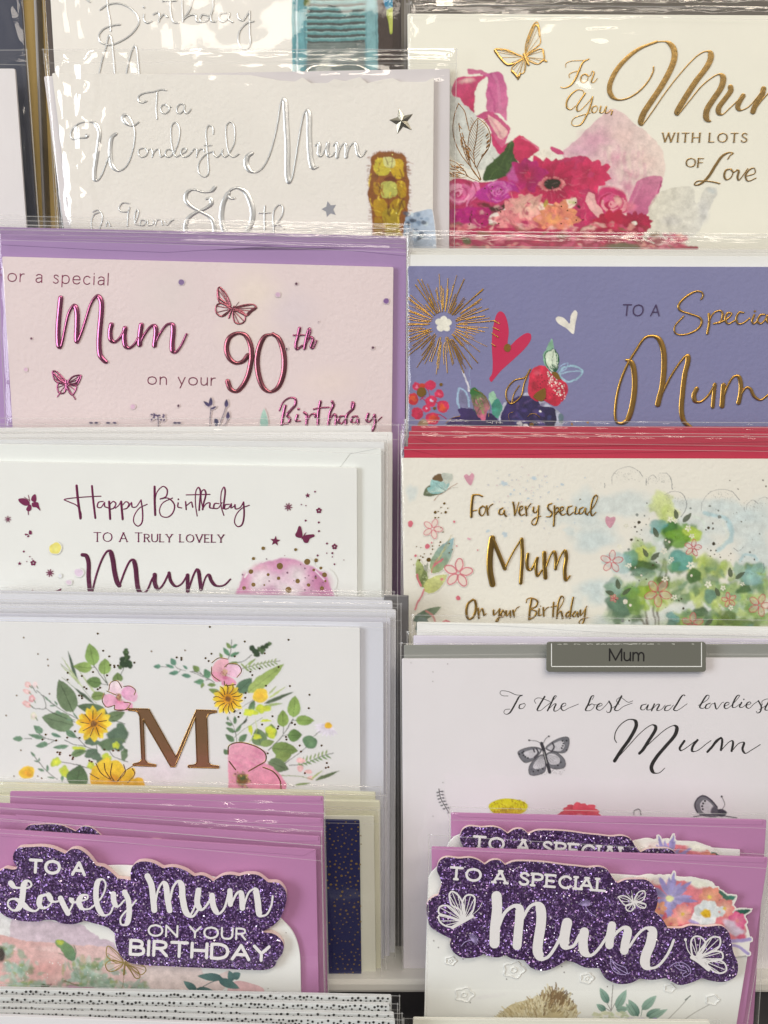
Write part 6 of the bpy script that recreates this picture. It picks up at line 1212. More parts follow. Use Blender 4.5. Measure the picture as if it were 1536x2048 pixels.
for q, w in (("150,352 120,350 107,338 112,325 150,328 190,345 226,348", (3, 5)), ("226,348 210,355 190,390 160,440 140,450 127,440 135,425 160,422", (3, 9)), ("235,392 212,400 210,418 228,418 242,400 235,390", (3, 8)), ("345,355 318,400 305,428 322,430 345,412", (3, 9)), ("298,392 290,375 310,362 345,370 375,382", 3),
             ("345,412 390,375 408,352 398,352 380,390 360,430!", (3, 8)), ("368,420 395,395 406,394 396,415 395,432 412,430 435,410", (3, 8)), ("435,412 458,400 455,390 440,395 432,415 445,430 470,418 525,395", (3, 8)), ("598,372 608,350 595,354 578,395 563,428 590,428 610,405 598,394 582,402", (3, 9)), ("606,398 640,400", 3),
             ("625,412 652,400 645,390 628,400 622,420 640,428 668,405 688,380", (3, 8)), ("688,380 700,405 695,435 680,441 675,432", (3, 8)), ("698,420 735,395 757,352", 3), ("755,352 735,390 718,425 735,430 765,408 812,390", (3, 9)), ("742,398 728,375 750,360 790,385 815,378", 3),
             ("887,395 862,403 858,423 875,425 897,398 890,425 912,422 930,395", (3, 8)), ("930,395 915,430!", (3, 8)), ("920,422 945,397 957,397 943,428 965,425 988,400", (3, 8)), ("1017,400 992,408 985,428 1005,428 1032,400", (3, 8)), ("1088,352 1095,348 1080,348 1050,395 1033,425 1050,430 1105,393", (3, 9)),
             ("1165,402 1215,370 1222,350 1210,348 1185,385 1172,412 1190,418 1210,400", (3, 9)), ("1228,390 1207,400 1203,418 1222,415 1235,395 1252,392", (3, 8)), ("1252,390 1262,422 1290,388 1300,385", (3, 8)), ("1300,408 1328,395 1325,385 1308,392 1303,412 1315,420 1342,402", (3, 8)), ("1342,402 1375,365 1385,348 1372,350 1350,390 1347,412 1362,412 1385,395", (3, 8)), ("1395,387 1384,410 1400,412 1418,398", (3, 8)),
             ("1420,402 1445,392 1440,383 1425,390 1420,410 1435,418 1460,395 1485,378", (3, 8)), ("1485,378 1500,408 1495,435 1480,443 1474,434", (3, 8)), ("1490,425 1530,398 1560,360", 3), ("1555,362 1530,400 1520,425 1540,428", (3, 8)), ("1505,400 1505,380 1530,368 1560,372", 3)): b.stroke(q, w)
b.dot(1407, 370, 4)
b.next()
for q, w in (("728,600 718,580 725,540 755,500 795,477 828,484 832,515 795,585 755,640 718,698", (5, 19)), ("722,695 790,620 860,545 915,506 936,513 934,535 900,590 868,640 850,658!", (4, 18)), ("850,658 920,590 990,530 1035,509 1050,520 1040,560 990,620 940,680 914,730 925,760 955,762 985,737", (4, 20)),
             ("1090,592 1065,630 1070,643 1090,635 1152,590!", (4, 13)), ("1160,587 1135,620 1132,647 1160,643 1210,605 1232,590", (4, 13)), ("1285,575 1262,590 1240,620 1213,650", (8, 13)), ("1218,648 1262,600 1288,576 1292,590 1290,610 1285,640!", (4, 12)), ("1288,640 1325,600 1345,590 1350,602 1342,645!", (4, 12)), ("1348,640 1380,605 1408,600 1400,635 1415,658 1445,642 1495,611", (4, 12))): b.stroke(q, w)
b.done()
b = p.buf('butterfly_picture')
GY, LG, BK = C(112, 110, 112), C(196, 190, 188), C(40, 38, 42)
for q, c in (("330,640 300,625 250,628 203,650 212,680 240,707 285,692", GY), ("350,632 380,600 430,575 470,573 475,610 455,652 400,652", GY), ("335,665 290,690 262,730 265,770 300,775 345,755 350,710", GY), ("355,662 400,650 450,690 452,730 400,742 362,720", GY)): b.poly(q, c)
for q in ("320,640 270,640 235,655 250,680 285,680", "360,632 390,608 440,590 450,620 430,645", "335,670 300,695 282,730 300,742 345,725", "358,668 390,660 425,685 420,712 375,715"): b.poly(q, LG)
for q in ("330,640 300,625 250,628 203,650 212,680 240,707 285,692", "350,632 380,600 430,575 470,573 475,610 455,652 400,652", "335,665 290,690 262,730 265,770 300,775 345,755 350,710", "355,662 400,650 450,690 452,730 400,742 362,720"): b.stroke(q, 4, C(60, 58, 60, .8), closed=True)
for q in ("300,630 310,655 290,680", "385,600 395,625 380,650", "285,635 290,650"): b.stroke(q, 9, C(70, 66, 70))
for x, y in ((225, 655), (232, 668), (242, 676), (255, 682), (232, 648), (440, 592), (445, 605), (442, 618), (436, 630), (285, 755), (310, 750), (335, 740), (430, 705), (415, 722), (210, 662), (462, 590), (462, 640)): b.dot(x, y, 5, BK)
for i in range(14): b.stroke([(345, 660), (270+i*11, 740-abs(i-7)*3 if i < 8 else 725-(i-8)*9)], 1.8, C(90, 88, 90, .7))
for i in range(90): b.dot(rnd.uniform(262, 452), rnd.uniform(735, 770), 2, C(60, 58, 60, .5))
b.stroke("328,605 340,640 352,690 372,758", (14, 18), C(54, 52, 56)); b.stroke("325,605 300,592 258,588", 3, BK); b.stroke("338,602 350,580 368,565", 3, BK); b.dot(262, 588, 5, BK); b.dot(367, 567, 5, BK); b.stroke("340,650 356,710", 5, C(150, 146, 140))
b.fx('pigment', .12, 5); b.next(); b.poly("1160,975 1145,935 1160,900 1190,884 1230,905 1265,945 1275,990 1240,1000 1180,990", GY); b.poly("1180,960 1175,925 1200,905 1240,935 1255,975 1200,978", LG); b.stroke("1160,975 1145,935 1160,900 1190,884 1230,905 1265,945", 8, C(60, 56, 64))
for x, y in ((1190, 925), (1185, 940), (1188, 955), (1200, 912)): b.dot(x, y, 6, BK)
b.blob(1285, 975, 34, 24, C(60, 58, 66), soft=.2); b.blob(1250, 965, 22, 30, C(90, 86, 92), soft=.3); b.stroke("1290,960 1305,930 1290,890", 3, BK); b.dot(1289, 888, 6, BK); b.stroke("1140,995 1240,985 1370,1002", 5, C(70, 66, 76))
b.next('yellow_flower_picture'); b.blob(150, 945, 105, 50, C(206, 196, 24), soft=.05, wob=.06, col2=C(214, 200, 30)); b.blob(150, 968, 104, 26, C(190, 140, 30, .7), soft=.4)
for i in range(60): x, y = rnd.uniform(60, 240), rnd.uniform(915, 980); b.stroke([(x, y), (x+rnd.uniform(-8, 8), y-rnd.uniform(4, 12)), (x+rnd.uniform(-10, 10), y-rnd.uniform(6, 14))], 2.5, C(*rnd.choice([(150, 110, 20), (226, 214, 60), (176, 150, 20)])))
b.next('coral_flower_picture'); b.petals(530, 990, 118, 14, 52, C(216, 92, 100), C(196, 56, 76), sq=.62, rot=.1); b.blob(530, 985, 70, 36, C(206, 72, 88, .8), soft=.5)
b.fx('warp', .8, 7); b.next('sprig_picture'); b.stroke("820,985 822,965 845,955 855,965 858,985", 4, BK)
b.fx('pigment', .12, 5)
view(820, 1540); b.stroke("222,145 235,215 265,270 300,330", 6, C(50, 48, 50))
for i in range(6): t = i/6; x, y = 224+70*t*t+6, 165+150*t; b.blob(x-18, y+8, 11, 7, C(120, 118, 118), soft=.1); b.blob(x+18, y, 11, 7, C(110, 108, 110), soft=.1); b.stroke([(x-14, y+6), (x, y), (x+14, y)], 5, C(50, 48, 50))
b.next('ink_specks')
for x, y in ((252, 95), (176, 355), (290, 330)): b.dot(x, y, 4, C(110, 106, 104))
view(800, 1080)
for x, y in ((85, 943), (365, 952), (253, 1013), (251, 1086)): b.dot(x, y, 3, C(120, 110, 104))
b.next(None, 'stuff')
p.sleeve([(799, 1285), (1660, 1282), (1660, 1962), (803, 1962)], seed=99, top=24, milk=.02, folds=[(806, 1292, 1094, 1291, .0004, 1.5), (1412, 1291, 1536, 1290, .0004, 1.5), (797, 1330, 803, 1940, .0006, 4), (1478, 1630, 1512, 1632, .0010, 2.2)])
# clipped-on category label
t = Packet('olive grey plastic shelf label reading Mum clipped over the card top', .0243, 1252, 1344, 'shelf label', name='shelf_label')
t.zs = .0243
def rr(x0, y0, x1, y1, r_, n=5):
    o = []
    for cx, cy, a0 in ((x1-r_, y0+r_, -90), (x1-r_, y1-r_, 0), (x0+r_, y1-r_, 90), (x0+r_, y0+r_, 180)):
        for i in range(n+1): a = R(a0+90*i/n); o.append((cx+r_*math.cos(a), cy+r_*math.sin(a)))
    return o
t.card = t.slab('label_plate', rr(1093, 1284, 1412, 1344, 6), .0243, .0007, paper((104, 102, 90), .38, .1, spec=.4), t.root); t.zc = .00003
b = Buf(t, 'label_border', paper((226, 224, 214), .5, .05), t.card, use_col=False); view(0, 0, 1)
for q in ([(1103, 1287), (1103, 1332)], [(1103, 1333), (1404, 1333)], [(1403, 1332), (1403, 1285)]): b.stroke(q, 1.7, cap=False)
b.done()
b = Buf(t, 'lettering', INK, t.card, use_col=False); view(960, 1260, 2.66667); b.text('Mum', 691, 163, 873, 164, 62, 8.2, gap=.2); b.done()
b = Buf(t, 'worn_edge', paper((206, 202, 186), .4, .3), t.card, use_col=False)
for i in range(46): x = rnd.uniform(380, 1170); b.stroke([(x, 74+rnd.uniform(-1, 3)), (x+rnd.uniform(4, 22), 74+rnd.uniform(-1, 3))], rnd.uniform(1.2, 3))
b.next(None, 'stuff')

# ---------------------------------------------------------------- "To a Lovely Mum on your Birthday", glitter topper
MAUVE = (180, 122, 158)
TOP_A = ("-40,800 0,775 40,755 100,765 132,752 105,705 102,650 140,600 220,592 320,588 400,600 450,620 500,643! 550,608 610,610 680,660 738,733! 800,745 860,790 905,833! 960,838 1003,848! 1008,760 1050,712 1110,702 1180,715 1250,753! 1330,745 1420,770 1490,815! 1550,808 1610,832 1634,854! 1709,812 1770,803 1834,814! 1896,800 1984,808 2059,862! 2146,872 2200,950 "
         "2184,1062 2134,1162 2059,1219 2009,1244! 2109,1262 2175,1330 2171,1400 2128,1462! 2109,1505 2046,1534 1900,1534 1536,1519 1300,1508 1100,1497 1000,1482 930,1432 890,1342 880,1252! 830,1212 770,1190 720,1177 650,1157! 610,1172 560,1184 470,1177 420,1154! 360,1150 300,1162 220,1164 150,1157 60,1132 0,1092 -40,1060")
FOAM = (226, 196, 184)
def topper(p, outline, dz=.0019, th=.0018, dx=0, dy=0):
    sv = VIEW[:]; VIEW[0] += dx; VIEW[1] += dy
    o = spline(pts(outline), True, 3.0)
    VIEW[:] = sv
    z = p.zs+dz; base = p.slab('topper', o, z, th, paper(FOAM, .7, .1), p.root)
    # glitter face, a hair proud of the foam core
    v = [p.loc(x, y, z+.00006) for x, y in o]
    link('glitter_face', v, [list(range(len(v)))], glitter_mat(), base)
    return base, z+.00012
for i, (yl, xr, yr) in enumerate(((1583, 647, 1593), (1606, 646, 1637), (1628, 641, 1673))):
    z = .0395+.0034*i
    p = Packet('mauve envelope packet, %s of three stacked behind the Lovely Mum glitter card' % ('rearmost', 'middle', 'nearest')[i], z, 300, 2150, 'greeting card', 'mauve packets behind the Lovely Mum card')
    p.envelope([((20, -20, -30)[i], yl), (xr, yr), (xr+12, 2150), ((20, -20, -30)[i], 2150)], MAUVE, dz=-.0012, flap=[(30, yl+1), (xr-4, yr+1), (xr-4, yr+9), (500, yr+10), (40, yl+10)])
    if i == 2:
        p.zs = z-.0012; view(0, 1495); topper(p, TOP_A, dz=.0010, th=.0009, dx=21, dy=0)
    p.sleeve([((-4, -40, -40)[i], yl-18), (xr+4, yr-12), (xr+16, 2150), ((0, -40, -40)[i], 2150)], dz=.0002, seed=100+i, top=70, milk=.03,
             folds=[[(360, 1585, 650, 1588, .0006, 2), (430, 1610, 560, 1610, .0011, 5), (436, 1617, 640, 1632, .0011, 3.2), (0, 1570, 640, 1580, .0004, 2), (0, 1590, 20, 1625, .0005, 3)], [(380, 1650, 570, 1648, .0014, 8), (400, 1656, 620, 1668, .0011, 3.5), (0, 1600, 600, 1620, .0003, 2)], [(360, 1648, 600, 1664, .0006, 2), (24, 1627, 34, 1645, .0005, 3)]][i])
p = Packet('mauve packet with purple glitter lettering To a Lovely Mum on your Birthday, front', .0530, 300, 2150, 'greeting card')
p.envelope([(-40, 1656), (632, 1699), (641, 2150), (-40, 2150)], MAUVE, dz=-.0034, flap=[(-20, 1658), (630, 1700), (606, 1712), (560, 1708), (200, 1684), (0, 1673)])
view(380, 1540, 3.072)
arch = "-1400,900! -600,600 100,650 400,760 560,915 625,985 660,1060 676,1140 680,1250! 690,1700! -1400,1700!"
o = spline(pts(arch), True, 4); p.zs = .0530-.0020; p.zc = .00002; p.rgb = (226, 222, 214); p.yr = (1820, 2012)
p.card = p.slab('card_front', o, p.zs, .0007, paper((226, 222, 214), bump=.1))
b = p.buf('meadow_picture'); view(0, 1728)
b.poly("-40,300 90,420 400,440 620,470 760,560 880,620 900,800 -40,640", C(206, 186, 188), col2=C(200, 178, 184), grad=(0, 500, 800, 700)); b.poly("-60,300 90,380 80,480 70,570 -60,560", C(224, 218, 210), smooth=False)
b.poly("-40,570 200,585 350,600 600,625 830,640 1000,720 1300,780 1536,800 1540,1160 -40,1160", C(212, 164, 154), col2=C(216, 190, 182), grad=(100, 700, 1200, 900)); b.blob(450, 660, 230, 26, C(226, 190, 180, .9), rot=.12, soft=.5); b.blob(70, 630, 90, 24, C(226, 200, 192), rot=.2, soft=.5); b.blob(330, 800, 260, 90, C(208, 146, 136, .5), soft=.8)
b.poly("1100,790 1536,800 1536,1100 1250,1000 1100,900", C(220, 200, 190))
rg = random.Random(8)
GM = [(150, 172, 154), (132, 158, 130), (164, 184, 166), (120, 144, 104), (176, 190, 170), (150, 160, 100)]
for cx, cy, sx, sy, n in ((140, 820, 110, 90, 50), (60, 650, 60, 50, 14), (680, 800, 150, 80, 60), (720, 900, 220, 70, 70), (1040, 960, 130, 50, 30), (200, 930, 170, 40, 30), (600, 960, 500, 30, 60)):
    for i in range(n): b.blob(cx+rg.gauss(0, sx*.5), cy+rg.gauss(0, sy*.5), rg.uniform(14, 50), rg.uniform(12, 36), C(*rg.choice(GM), rg.uniform(.4, .85)), rot=rg.uniform(0, 3), soft=rg.uniform(.1, .6), wob=.4, rand=rg)
b.poly("430,590 480,585 540,625 575,690 560,740 510,720 470,660 432,625", C(122, 150, 92), col2=C(96, 124, 92), grad=(450, 600, 560, 720)); b.blob(462, 605, 34, 24, C(176, 186, 70), soft=.4); b.stroke("560,630 578,680 570,735", 8, C(84, 112, 80)); b.stroke("455,690 490,700", 5, C(90, 110, 80))
b.blob(600, 955, 120, 26, C(176, 100, 140), soft=.4, wob=.3); b.blob(660, 960, 90, 20, C(160, 40, 100), soft=.4); b.blob(350, 940, 34, 30, C(70, 96, 60), soft=.3, wob=.5); b.stroke("320,930 350,950 390,920", 7, C(110, 60, 60)); b.stroke("500,900 550,915 600,925", 8, C(120, 106, 76)); b.blob(10, 700, 30, 80, C(66, 56, 50), soft=.4)
b.fx('warp', 2.4, 12); b.fx('pigment', .12, 8); b.fx('blur', .7)
for i in range(60): b.dot(rg.uniform(40, 1100), rg.uniform(740, 980), rg.uniform(2, 6), C(236, 236, 224, .8))
b.stroke("955,840 945,920 930,1010", 4, C(120, 110, 60))
view(380, 1728, 3.072)
TL = C(70, 100, 96)
b.poly("230,780 280,720 380,735 455,770 430,815 300,830", C(222, 180, 176)); b.poly("240,655 250,700 235,740 180,790 100,830 0,830 -10,760 100,720", C(222, 200, 190))
for q in ((200, 700, 45, 688, 50), (175, 710, 305, 765, 54), (262, 720, 240, 655, 44), (262, 700, 310, 670, 50), (40, 780, -40, 720, 46), (40, 765, 185, 815, 54), (0, 810, 60, 820, 30)): b.leaf(*q, TL, C(96, 128, 120))
b.stroke("0,800 60,765 150,720 262,705", 5, TL)
for x, y in ((590, 422), (480, 765)): b.dot(x, y, 3, C(110, 100, 90))
b.done()
b = p.buf('butterfly', foil((190, 166, 100), .45, .7), relief=.00006); view(0, 1728)
for q in ("945,745 900,680 830,630 815,680 830,720 900,760", "940,760 850,740 810,770 830,820 880,820 930,790", "970,755 1040,760 1110,790 1120,820 1080,850 1000,790", "965,770 1000,810 1040,875 1075,870 1050,810"): b.wing((955, 760), q, 8, True, w2=4)
b.stroke("962,750 955,800 950,850", 14); b.done()
base, z = (lambda: topper(p, TOP_A, dz=.0026, th=.0024))() if (view(0, 1540) or True) else 0
WP = paper((226, 218, 210), .6, .15)
b = Buf(p, 'lettering', WP, base, z=z, use_col=False); p.zc = 0; view(0, 1540)
b.text('TO A', 228, 782, 648, 806, 92, 23, gap=.3); b.next()
b.stroke("82,868 112,900 160,905 212,905 240,888 233,860 208,852 184,880 175,950 165,1015 140,1065 100,1078 62,1040 70,1000 115,990 170,1022 215,1065 270,1083 300,1058 320,1000", (15, 46))
for q in ("350,958 312,975 302,1035 340,1062 388,1030 400,980 372,950 398,1005 440,1010 470,985", "465,985 490,1040 522,1100!", "528,1095 560,1020 545,985 560,1015 605,1010", "605,1010 668,990 672,962 632,965 605,1010 630,1062 680,1068 730,1035",
          "730,1040 790,960 812,880 790,840 755,852 738,920 745,1030 790,1112 840,1105 870,1050", "870,952 878,1020 905,1048 955,1000", "957,938 985,1000 992,1100 972,1182 932,1186 926,1140 960,1092 1010,1045 1045,1000"): b.stroke(q, (14, 42))
b.next(); b.stroke("1132,815 1162,880 1175,980 1185,1075", (38, 46)); b.stroke("1188,1050 1215,920 1252,862 1275,890 1285,980 1303,1078!", (16, 44)); b.stroke("1305,1000 1330,900 1368,855 1395,885 1402,980 1430,1095 1478,1125 1530,1060", (18, 48))
view(380, 1540, 3.072)
b.stroke("5,890 32,830 50,740", (12, 12)); b.stroke("52,740 45,820 72,858 110,820 135,772!", (14, 36)); b.stroke("135,772 145,840 175,882 210,850 240,745", (14, 36)); b.stroke("245,742 248,825", 32); b.stroke("256,818 290,755 313,750 322,848!", (14, 34)); b.stroke("330,840 360,755 398,732 415,800 430,892 470,888 500,830 508,775", (12, 38))
b.next(); view(0, 1728); b.text('ON YOUR', 1140, 549, 1884, 580, 82, 15, gap=.26); b.next(); b.text('BIRTHDAY', 1000, 692, 2062, 742, 106, 24, gap=.24)
b.done()
p.sleeve([(-40, 1632), (645, 1690), (654, 2150), (-40, 2150)], dz=.0016, seed=104, top=60, milk=.012, folds=[(20, 1655, 8, 1700, .0006, 6), (6, 1700, 26, 1725, .0005, 4), (420, 1706, 610, 1714, .0004, 1.5)], amp=.0001, curl=.003)

# ---------------------------------------------------------------- "To a Special Mum", glitter topper
view(840, 1610)
TOP_B = ("165,610! 155,560 130,500 150,430 200,402 300,410 380,405 440,420 497,457! 550,425 610,425 655,460! 720,435 800,432 950,440 1100,460 1200,470 1290,480 1380,475 1440,500 1480,560 1517,600! 1577,575 1657,570 1737,575 1787,610 1822,680 1822,760 1802,820! 1857,870 1902,945! 2007,945 2077,925 2187,935 2317,930 2372,980 2392,1060 2407,1133 2442,1223 2427,1313 2337,1358 2227,1348 2167,1328! 2087,1363 1997,1383 1927,1353 1887,1328! "
         "1787,1343 1687,1333! 1617,1368 1517,1373 1427,1333 1377,1253! 1270,1248 1180,1208 1120,1193! 1060,1233 960,1273 860,1253 800,1193! 700,1178 660,1153! 600,1171 520,1158 490,1143! 440,1168 330,1173 260,1133 230,1073 240,1028! 150,983 80,933 55,853 55,753 100,708 140,693!")
TOP_C = TOP_B.split(' 1857,870')[0]+' 1600,1100 300,1100 200,900! 100,708 140,693!'
def special(front):
    dx, dy = (0, 0) if front else (46, -62)
    z = .0530 if front else .0455
    p = Packet('front mauve packet with purple glitter topper To a Special Mum and cut-out flowers' if front else 'second mauve glitter packet showing only its top edge behind the Special Mum one', z, 1170, 2150, 'greeting card')
    if front: env = [(863, 1694), (1536, 1715), (1471, 2150), (872, 2150)]; fl = [(880, 1696), (1530, 1716), (1530, 1726), (1200, 1716), (900, 1703)]
    else: env = [(902, 1626), (1533, 1640), (1500, 2150), (905, 2150)]; fl = [(910, 1628), (1525, 1641), (1525, 1650), (1200, 1645), (920, 1634)]
    p.envelope(env, MAUVE, dz=-.0034, flap=fl)
    p.zs = z-.0020; p.zc = .00002; p.rgb = (226, 226, 218); p.yr = (1600, 2060)
    if not front:
        p.card = p.slab('card_front', [(880, 2150), (893, 1700), (897, 1686), (908, 1674), (922, 1668), (1000, 1668), (1480, 1700), (1470, 2150)], p.zs, .0007, paper((226, 226, 218), bump=.1))
    else:
        p.card = p.slab('card_front', [(845, 2150), (856, 1770), (857, 1756), (862, 1746), (874, 1734), (900, 1728), (1400, 1760), (1500, 1884), (1472, 2055), (1457, 2150)], p.zs, .0007, paper((226, 226, 218), bump=.1))
    # die-cut flower dome
    q = "500,120 580,86 640,80 700,95 780,82 860,100 960,105 1060,130 1140,175 1190,242! 1230,238 1300,240! 1298,270 1262,338! 1340,348 1420,345! 1400,375 1330,402! 1370,460 1398,560 1390,700! 1000,760! 560,700!"
    view(1136-(4 if dx else 0), 1728-(72 if dx else 0)); sv = VIEW[:]
    if front or True:
        o_ = spline(pts(q), True, 3.0); zd = p.zs+.0012
        dome = p.slab('flower_cutout', o_, zd, .0006, paper((228, 220, 206), .5, .1), p.root)
        save = (p.zs, p.zc, p.cv, p.rgb); p.zs = zd; p.zc = .00002; p.cv = None; p.rgb = (228, 220, 206)
        b = Buf(p, 'flower_picture', print_mat(), dome)
        b.poly("640,130 760,120 900,130 1000,150 1110,200 1180,270 1240,350 1330,430 1370,520 1300,570 1200,600 660,600 560,400", C(206, 92, 110), col2=C(216, 130, 130), grad=(700, 500, 1100, 200))
        b.blob(1000, 150, 110, 36, C(226, 222, 200), rot=.3, soft=.5, wob=.3); b.blob(700, 130, 90, 40, C(216, 200, 190), soft=.5)
        b.leaf(1120, 180, 1160, 300, 70, C(50, 100, 80)); b.leaf(1190, 275, 1292, 250, 50, C(70, 130, 110)); b.leaf(1265, 380, 1405, 356, 50, C(40, 92, 74)); b.leaf(1240, 300, 1160, 200, 40, C(70, 110, 90))
        b.petals(778, 262, 165, 15, 36, C(150, 136, 180), C(176, 164, 196), r0=.1); b.petals(778, 262, 205, 9, 34, C(140, 126, 172), C(160, 150, 190), r0=.1, rot=-.6)
        b.petals(1090, 250, 84, 8, 60, C(226, 130, 116), C(230, 170, 130), r0=.08); b.petals(1200, 340, 84, 7, 60, C(222, 116, 116), C(232, 180, 150), r0=.08); b.petals(880, 385, 96, 9, 62, C(222, 112, 124), C(234, 180, 150), r0=.08); b.petals(700, 340, 60, 6, 40, C(220, 140, 110), C(226, 170, 130))
        b.petals(790, 460, 60, 7, 50, C(226, 170, 140), C(220, 140, 120)); b.petals(1300, 440, 80, 7, 60, C(206, 70, 120), C(220, 130, 150)); b.blob(1240, 470, 70, 44, C(214, 190, 200), soft=.4, wob=.4); b.blob(980, 440, 60, 30, C(176, 160, 200), soft=.4); b.blob(1290, 520, 80, 50, C(206, 186, 196), soft=.4, wob=.4); b.blob(1330, 560, 50, 30, C(196, 90, 110), soft=.4)
        b.petals(1060, 378, 108, 7, 96, C(222, 226, 232), C(206, 210, 222), r0=.06); b.petals(1160, 370, 50, 6, 40, C(220, 224, 230), C(210, 214, 226))
        for x, y, r_, c in ((778, 265, 34, (216, 214, 150)), (1058, 378, 46, (222, 180, 40)), (1090, 252, 18, (226, 196, 90)), (1200, 342, 16, (224, 190, 90)), (880, 385, 18, (220, 180, 80))): b.blob(x, y, r_, r_*.85, C(*c), soft=.25)
        for i in range(20): b.dot(1058+rnd.gauss(0, 18), 378+rnd.gauss(0, 16), 5, C(206, 150, 30))
        b.stroke("1250,590 1320,588 1400,578", 26, C(166, 150, 190)); b.stroke("1260,620 1320,640 1385,690", (20, 26), C(166, 150, 190))
        b.fx('warp', 1.3, 9); b.fx('pigment', .14, 6); b.fx('blur', .5)
        b.done(); p.zs, p.zc, p.cv, p.rgb = save
    if front:
        b = p.buf('fur_picture'); view(840, 1728)
        b.poly('560,1240 640,1130 700,1080 800,1050 900,1020 960,990 1050,975 1130,1010 1180,1070 1210,1140 1180,1190 1220,1240', C(196, 178, 136)); b.blob(1060, 1060, 110, 60, C(130, 104, 70, .9), soft=.6)
        rf = random.Random(9)
        for i in range(1500):
            t = rf.random(); u = rf.random()**.6; x = 590+t*600; top = 1170-130*math.sin(min(1, t*1.6)*1.5)-90*math.exp(-((t-.72)/.2)**2)+(80*max(0, t-.85)/.15)
            y = top+u*190; a = -1.57+(t-.5)*1.5+rf.uniform(-.5, .5); L = rf.uniform(20, 52)
            dark = math.exp(-((x-1060)/110)**2-((y-1040)/70)**2)
            c = [(206, 190, 150), (186, 168, 124), (214, 202, 168), (160, 138, 98)] if rf.random() > dark else [(122, 96, 64), (140, 112, 76), (108, 84, 56)]
            b.stroke([(x, y), (x+L*.5*math.cos(a+.2), y+L*.5*math.sin(a+.2)), (x+L*math.cos(a), y+L*math.sin(a))], (rf.uniform(5, 12), 4), C(*rf.choice(c), .85))
        b.blob(820, 1230, 260, 50, C(196, 180, 140, .8), soft=.6)
        b.blob(500, 1020, 260, 26, C(216, 208, 202, .35), rot=-.15, soft=.8)
        b.next('leaf_spray_picture'); view(1136, 1728)
        st = b.stroke; LG_ = C(120, 146, 128); LD = C(74, 110, 96)
        st("345,930 340,1000 330,1130", 5, C(110, 100, 96)); st("300,1070 330,1130 280,1100", 4, C(100, 96, 92)); st("330,1130 360,1070", 4)
        for q_ in ((310, 1070, 245, 950, 60), (370, 1110, 450, 965, 66), (290, 1130, 218, 1075, 50), (540, 1170, 465, 1040, 70), (510, 1170, 445, 1070, 44), (568, 1120, 680, 1010, 66), (370, 1120, 470, 1110, 50), (600, 1170, 710, 1110, 54), (620, 1190, 765, 1115, 50), (700, 1240, 760, 1190, 30)): b.leaf(*q_, rf.choice([LG_, LD]), C(150, 176, 156), rib=2)
        st("560,1170 570,1110", 4, LD); st("940,1010 860,1100 740,1220", 5, C(150, 146, 136)); st("1085,1080 960,1150 850,1229", 5, C(150, 146, 136)); st("940,1012 900,1045", 8, C(90, 100, 90))
        for i in range(30): b.blob(rf.uniform(200, 450), rf.uniform(1140, 1200), rf.uniform(14, 34), rf.uniform(10, 18), C(*rf.choice([(226, 222, 196), (206, 204, 170), (190, 196, 160)])), soft=.4, wob=.4)
        for i in range(24): b.blob(rf.uniform(380, 680), rf.uniform(1190, 1240), rf.uniform(14, 40), rf.uniform(8, 16), C(*rf.choice([(150, 120, 180), (206, 190, 206), (176, 150, 190)])), soft=.4)
        view(840, 1728)
        for x, y in ((105, 590), (141, 641), (330, 730), (665, 885), (1107, 832), (1150, 992), (1088, 788), (1440, 942), (1170, 1000), (385, 1065)): b.dot(x, y, 5, C(90, 84, 80))
        b.done()
        b = Buf(p, 'embossed_daisy', paper((226, 226, 218), .5, .05), p.card, relief=.00035, use_col=False)
        for cx, cy, r_ in ((720, 815, 90), (340, 1005, 80), (235, 745, 46), (1280, 880, 56)):
            b.next('embossed_daisy'); b.stroke([(cx+r_*.25*math.cos(t), cy+r_*.22*math.sin(t)) for t in (0, 1.26, 2.5, 3.77, 5.0)], 12, closed=True)
            b.stroke([(cx+r_*(.85+.12*math.cos(5*t))*math.cos(t), cy+r_*.75*(.85+.12*math.cos(5*t))*math.sin(t)) for t in [i*.314 for i in range(20)]], 14, closed=True)
        view(1136, 1728)
        for cx, cy, r_ in ((145, 875, 55), (1110, 1045, 56), (780, 955, 46)): b.next(); b.stroke([(cx+r_*(.85+.12*math.cos(5*t))*math.cos(t), cy+r_*.75*(.85+.12*math.cos(5*t))*math.sin(t)) for t in [i*.314 for i in range(20)]], 12, closed=True)
        b.done()
    view(840+dx, 1610+dy)
    base, zt = topper(p, TOP_B if front else TOP_C, dz=.0030, th=.0014)
    view(840+dx, 1610+dy)
    b = Buf(p, 'lettering', WP, base, z=zt, use_col=False); p.zc = 0
    b.text('TO A SPECIAL', 232, 566, 1418, 660, 88, 19, serif=.15, gap=.30)
    if front:
        b.next()
        b.stroke("588,700 592,800 576,950 572,1062", (76, 78)); b.stroke("605,930 650,830 720,775 760,790 765,850 752,1000 745,1080!", (26, 68)); b.stroke("790,870 840,785 890,760 925,795 930,900 908,1050 905,1130 940,1180 985,1165 1040,1090 1080,1010", (24, 76))
        b.stroke("1130,905 1118,960 1108,1050 1130,1092 1180,1080 1225,1000", (24, 78)); b.stroke("1262,975 1252,1060 1265,1130 1312,1155 1375,1100 1440,1000 1440,990", (22, 72))
        view(1136, 1610)
        b.stroke("338,925 325,1000 318,1075!", 64); b.stroke("345,1010 390,965 430,942 458,968 440,1060 432,1118!", (24, 66)); b.stroke("470,1090 540,990 600,945 645,965 635,1060 600,1150 592,1215 625,1252 685,1240 750,1170 790,1095 812,1038", (20, 76))
    b.done()
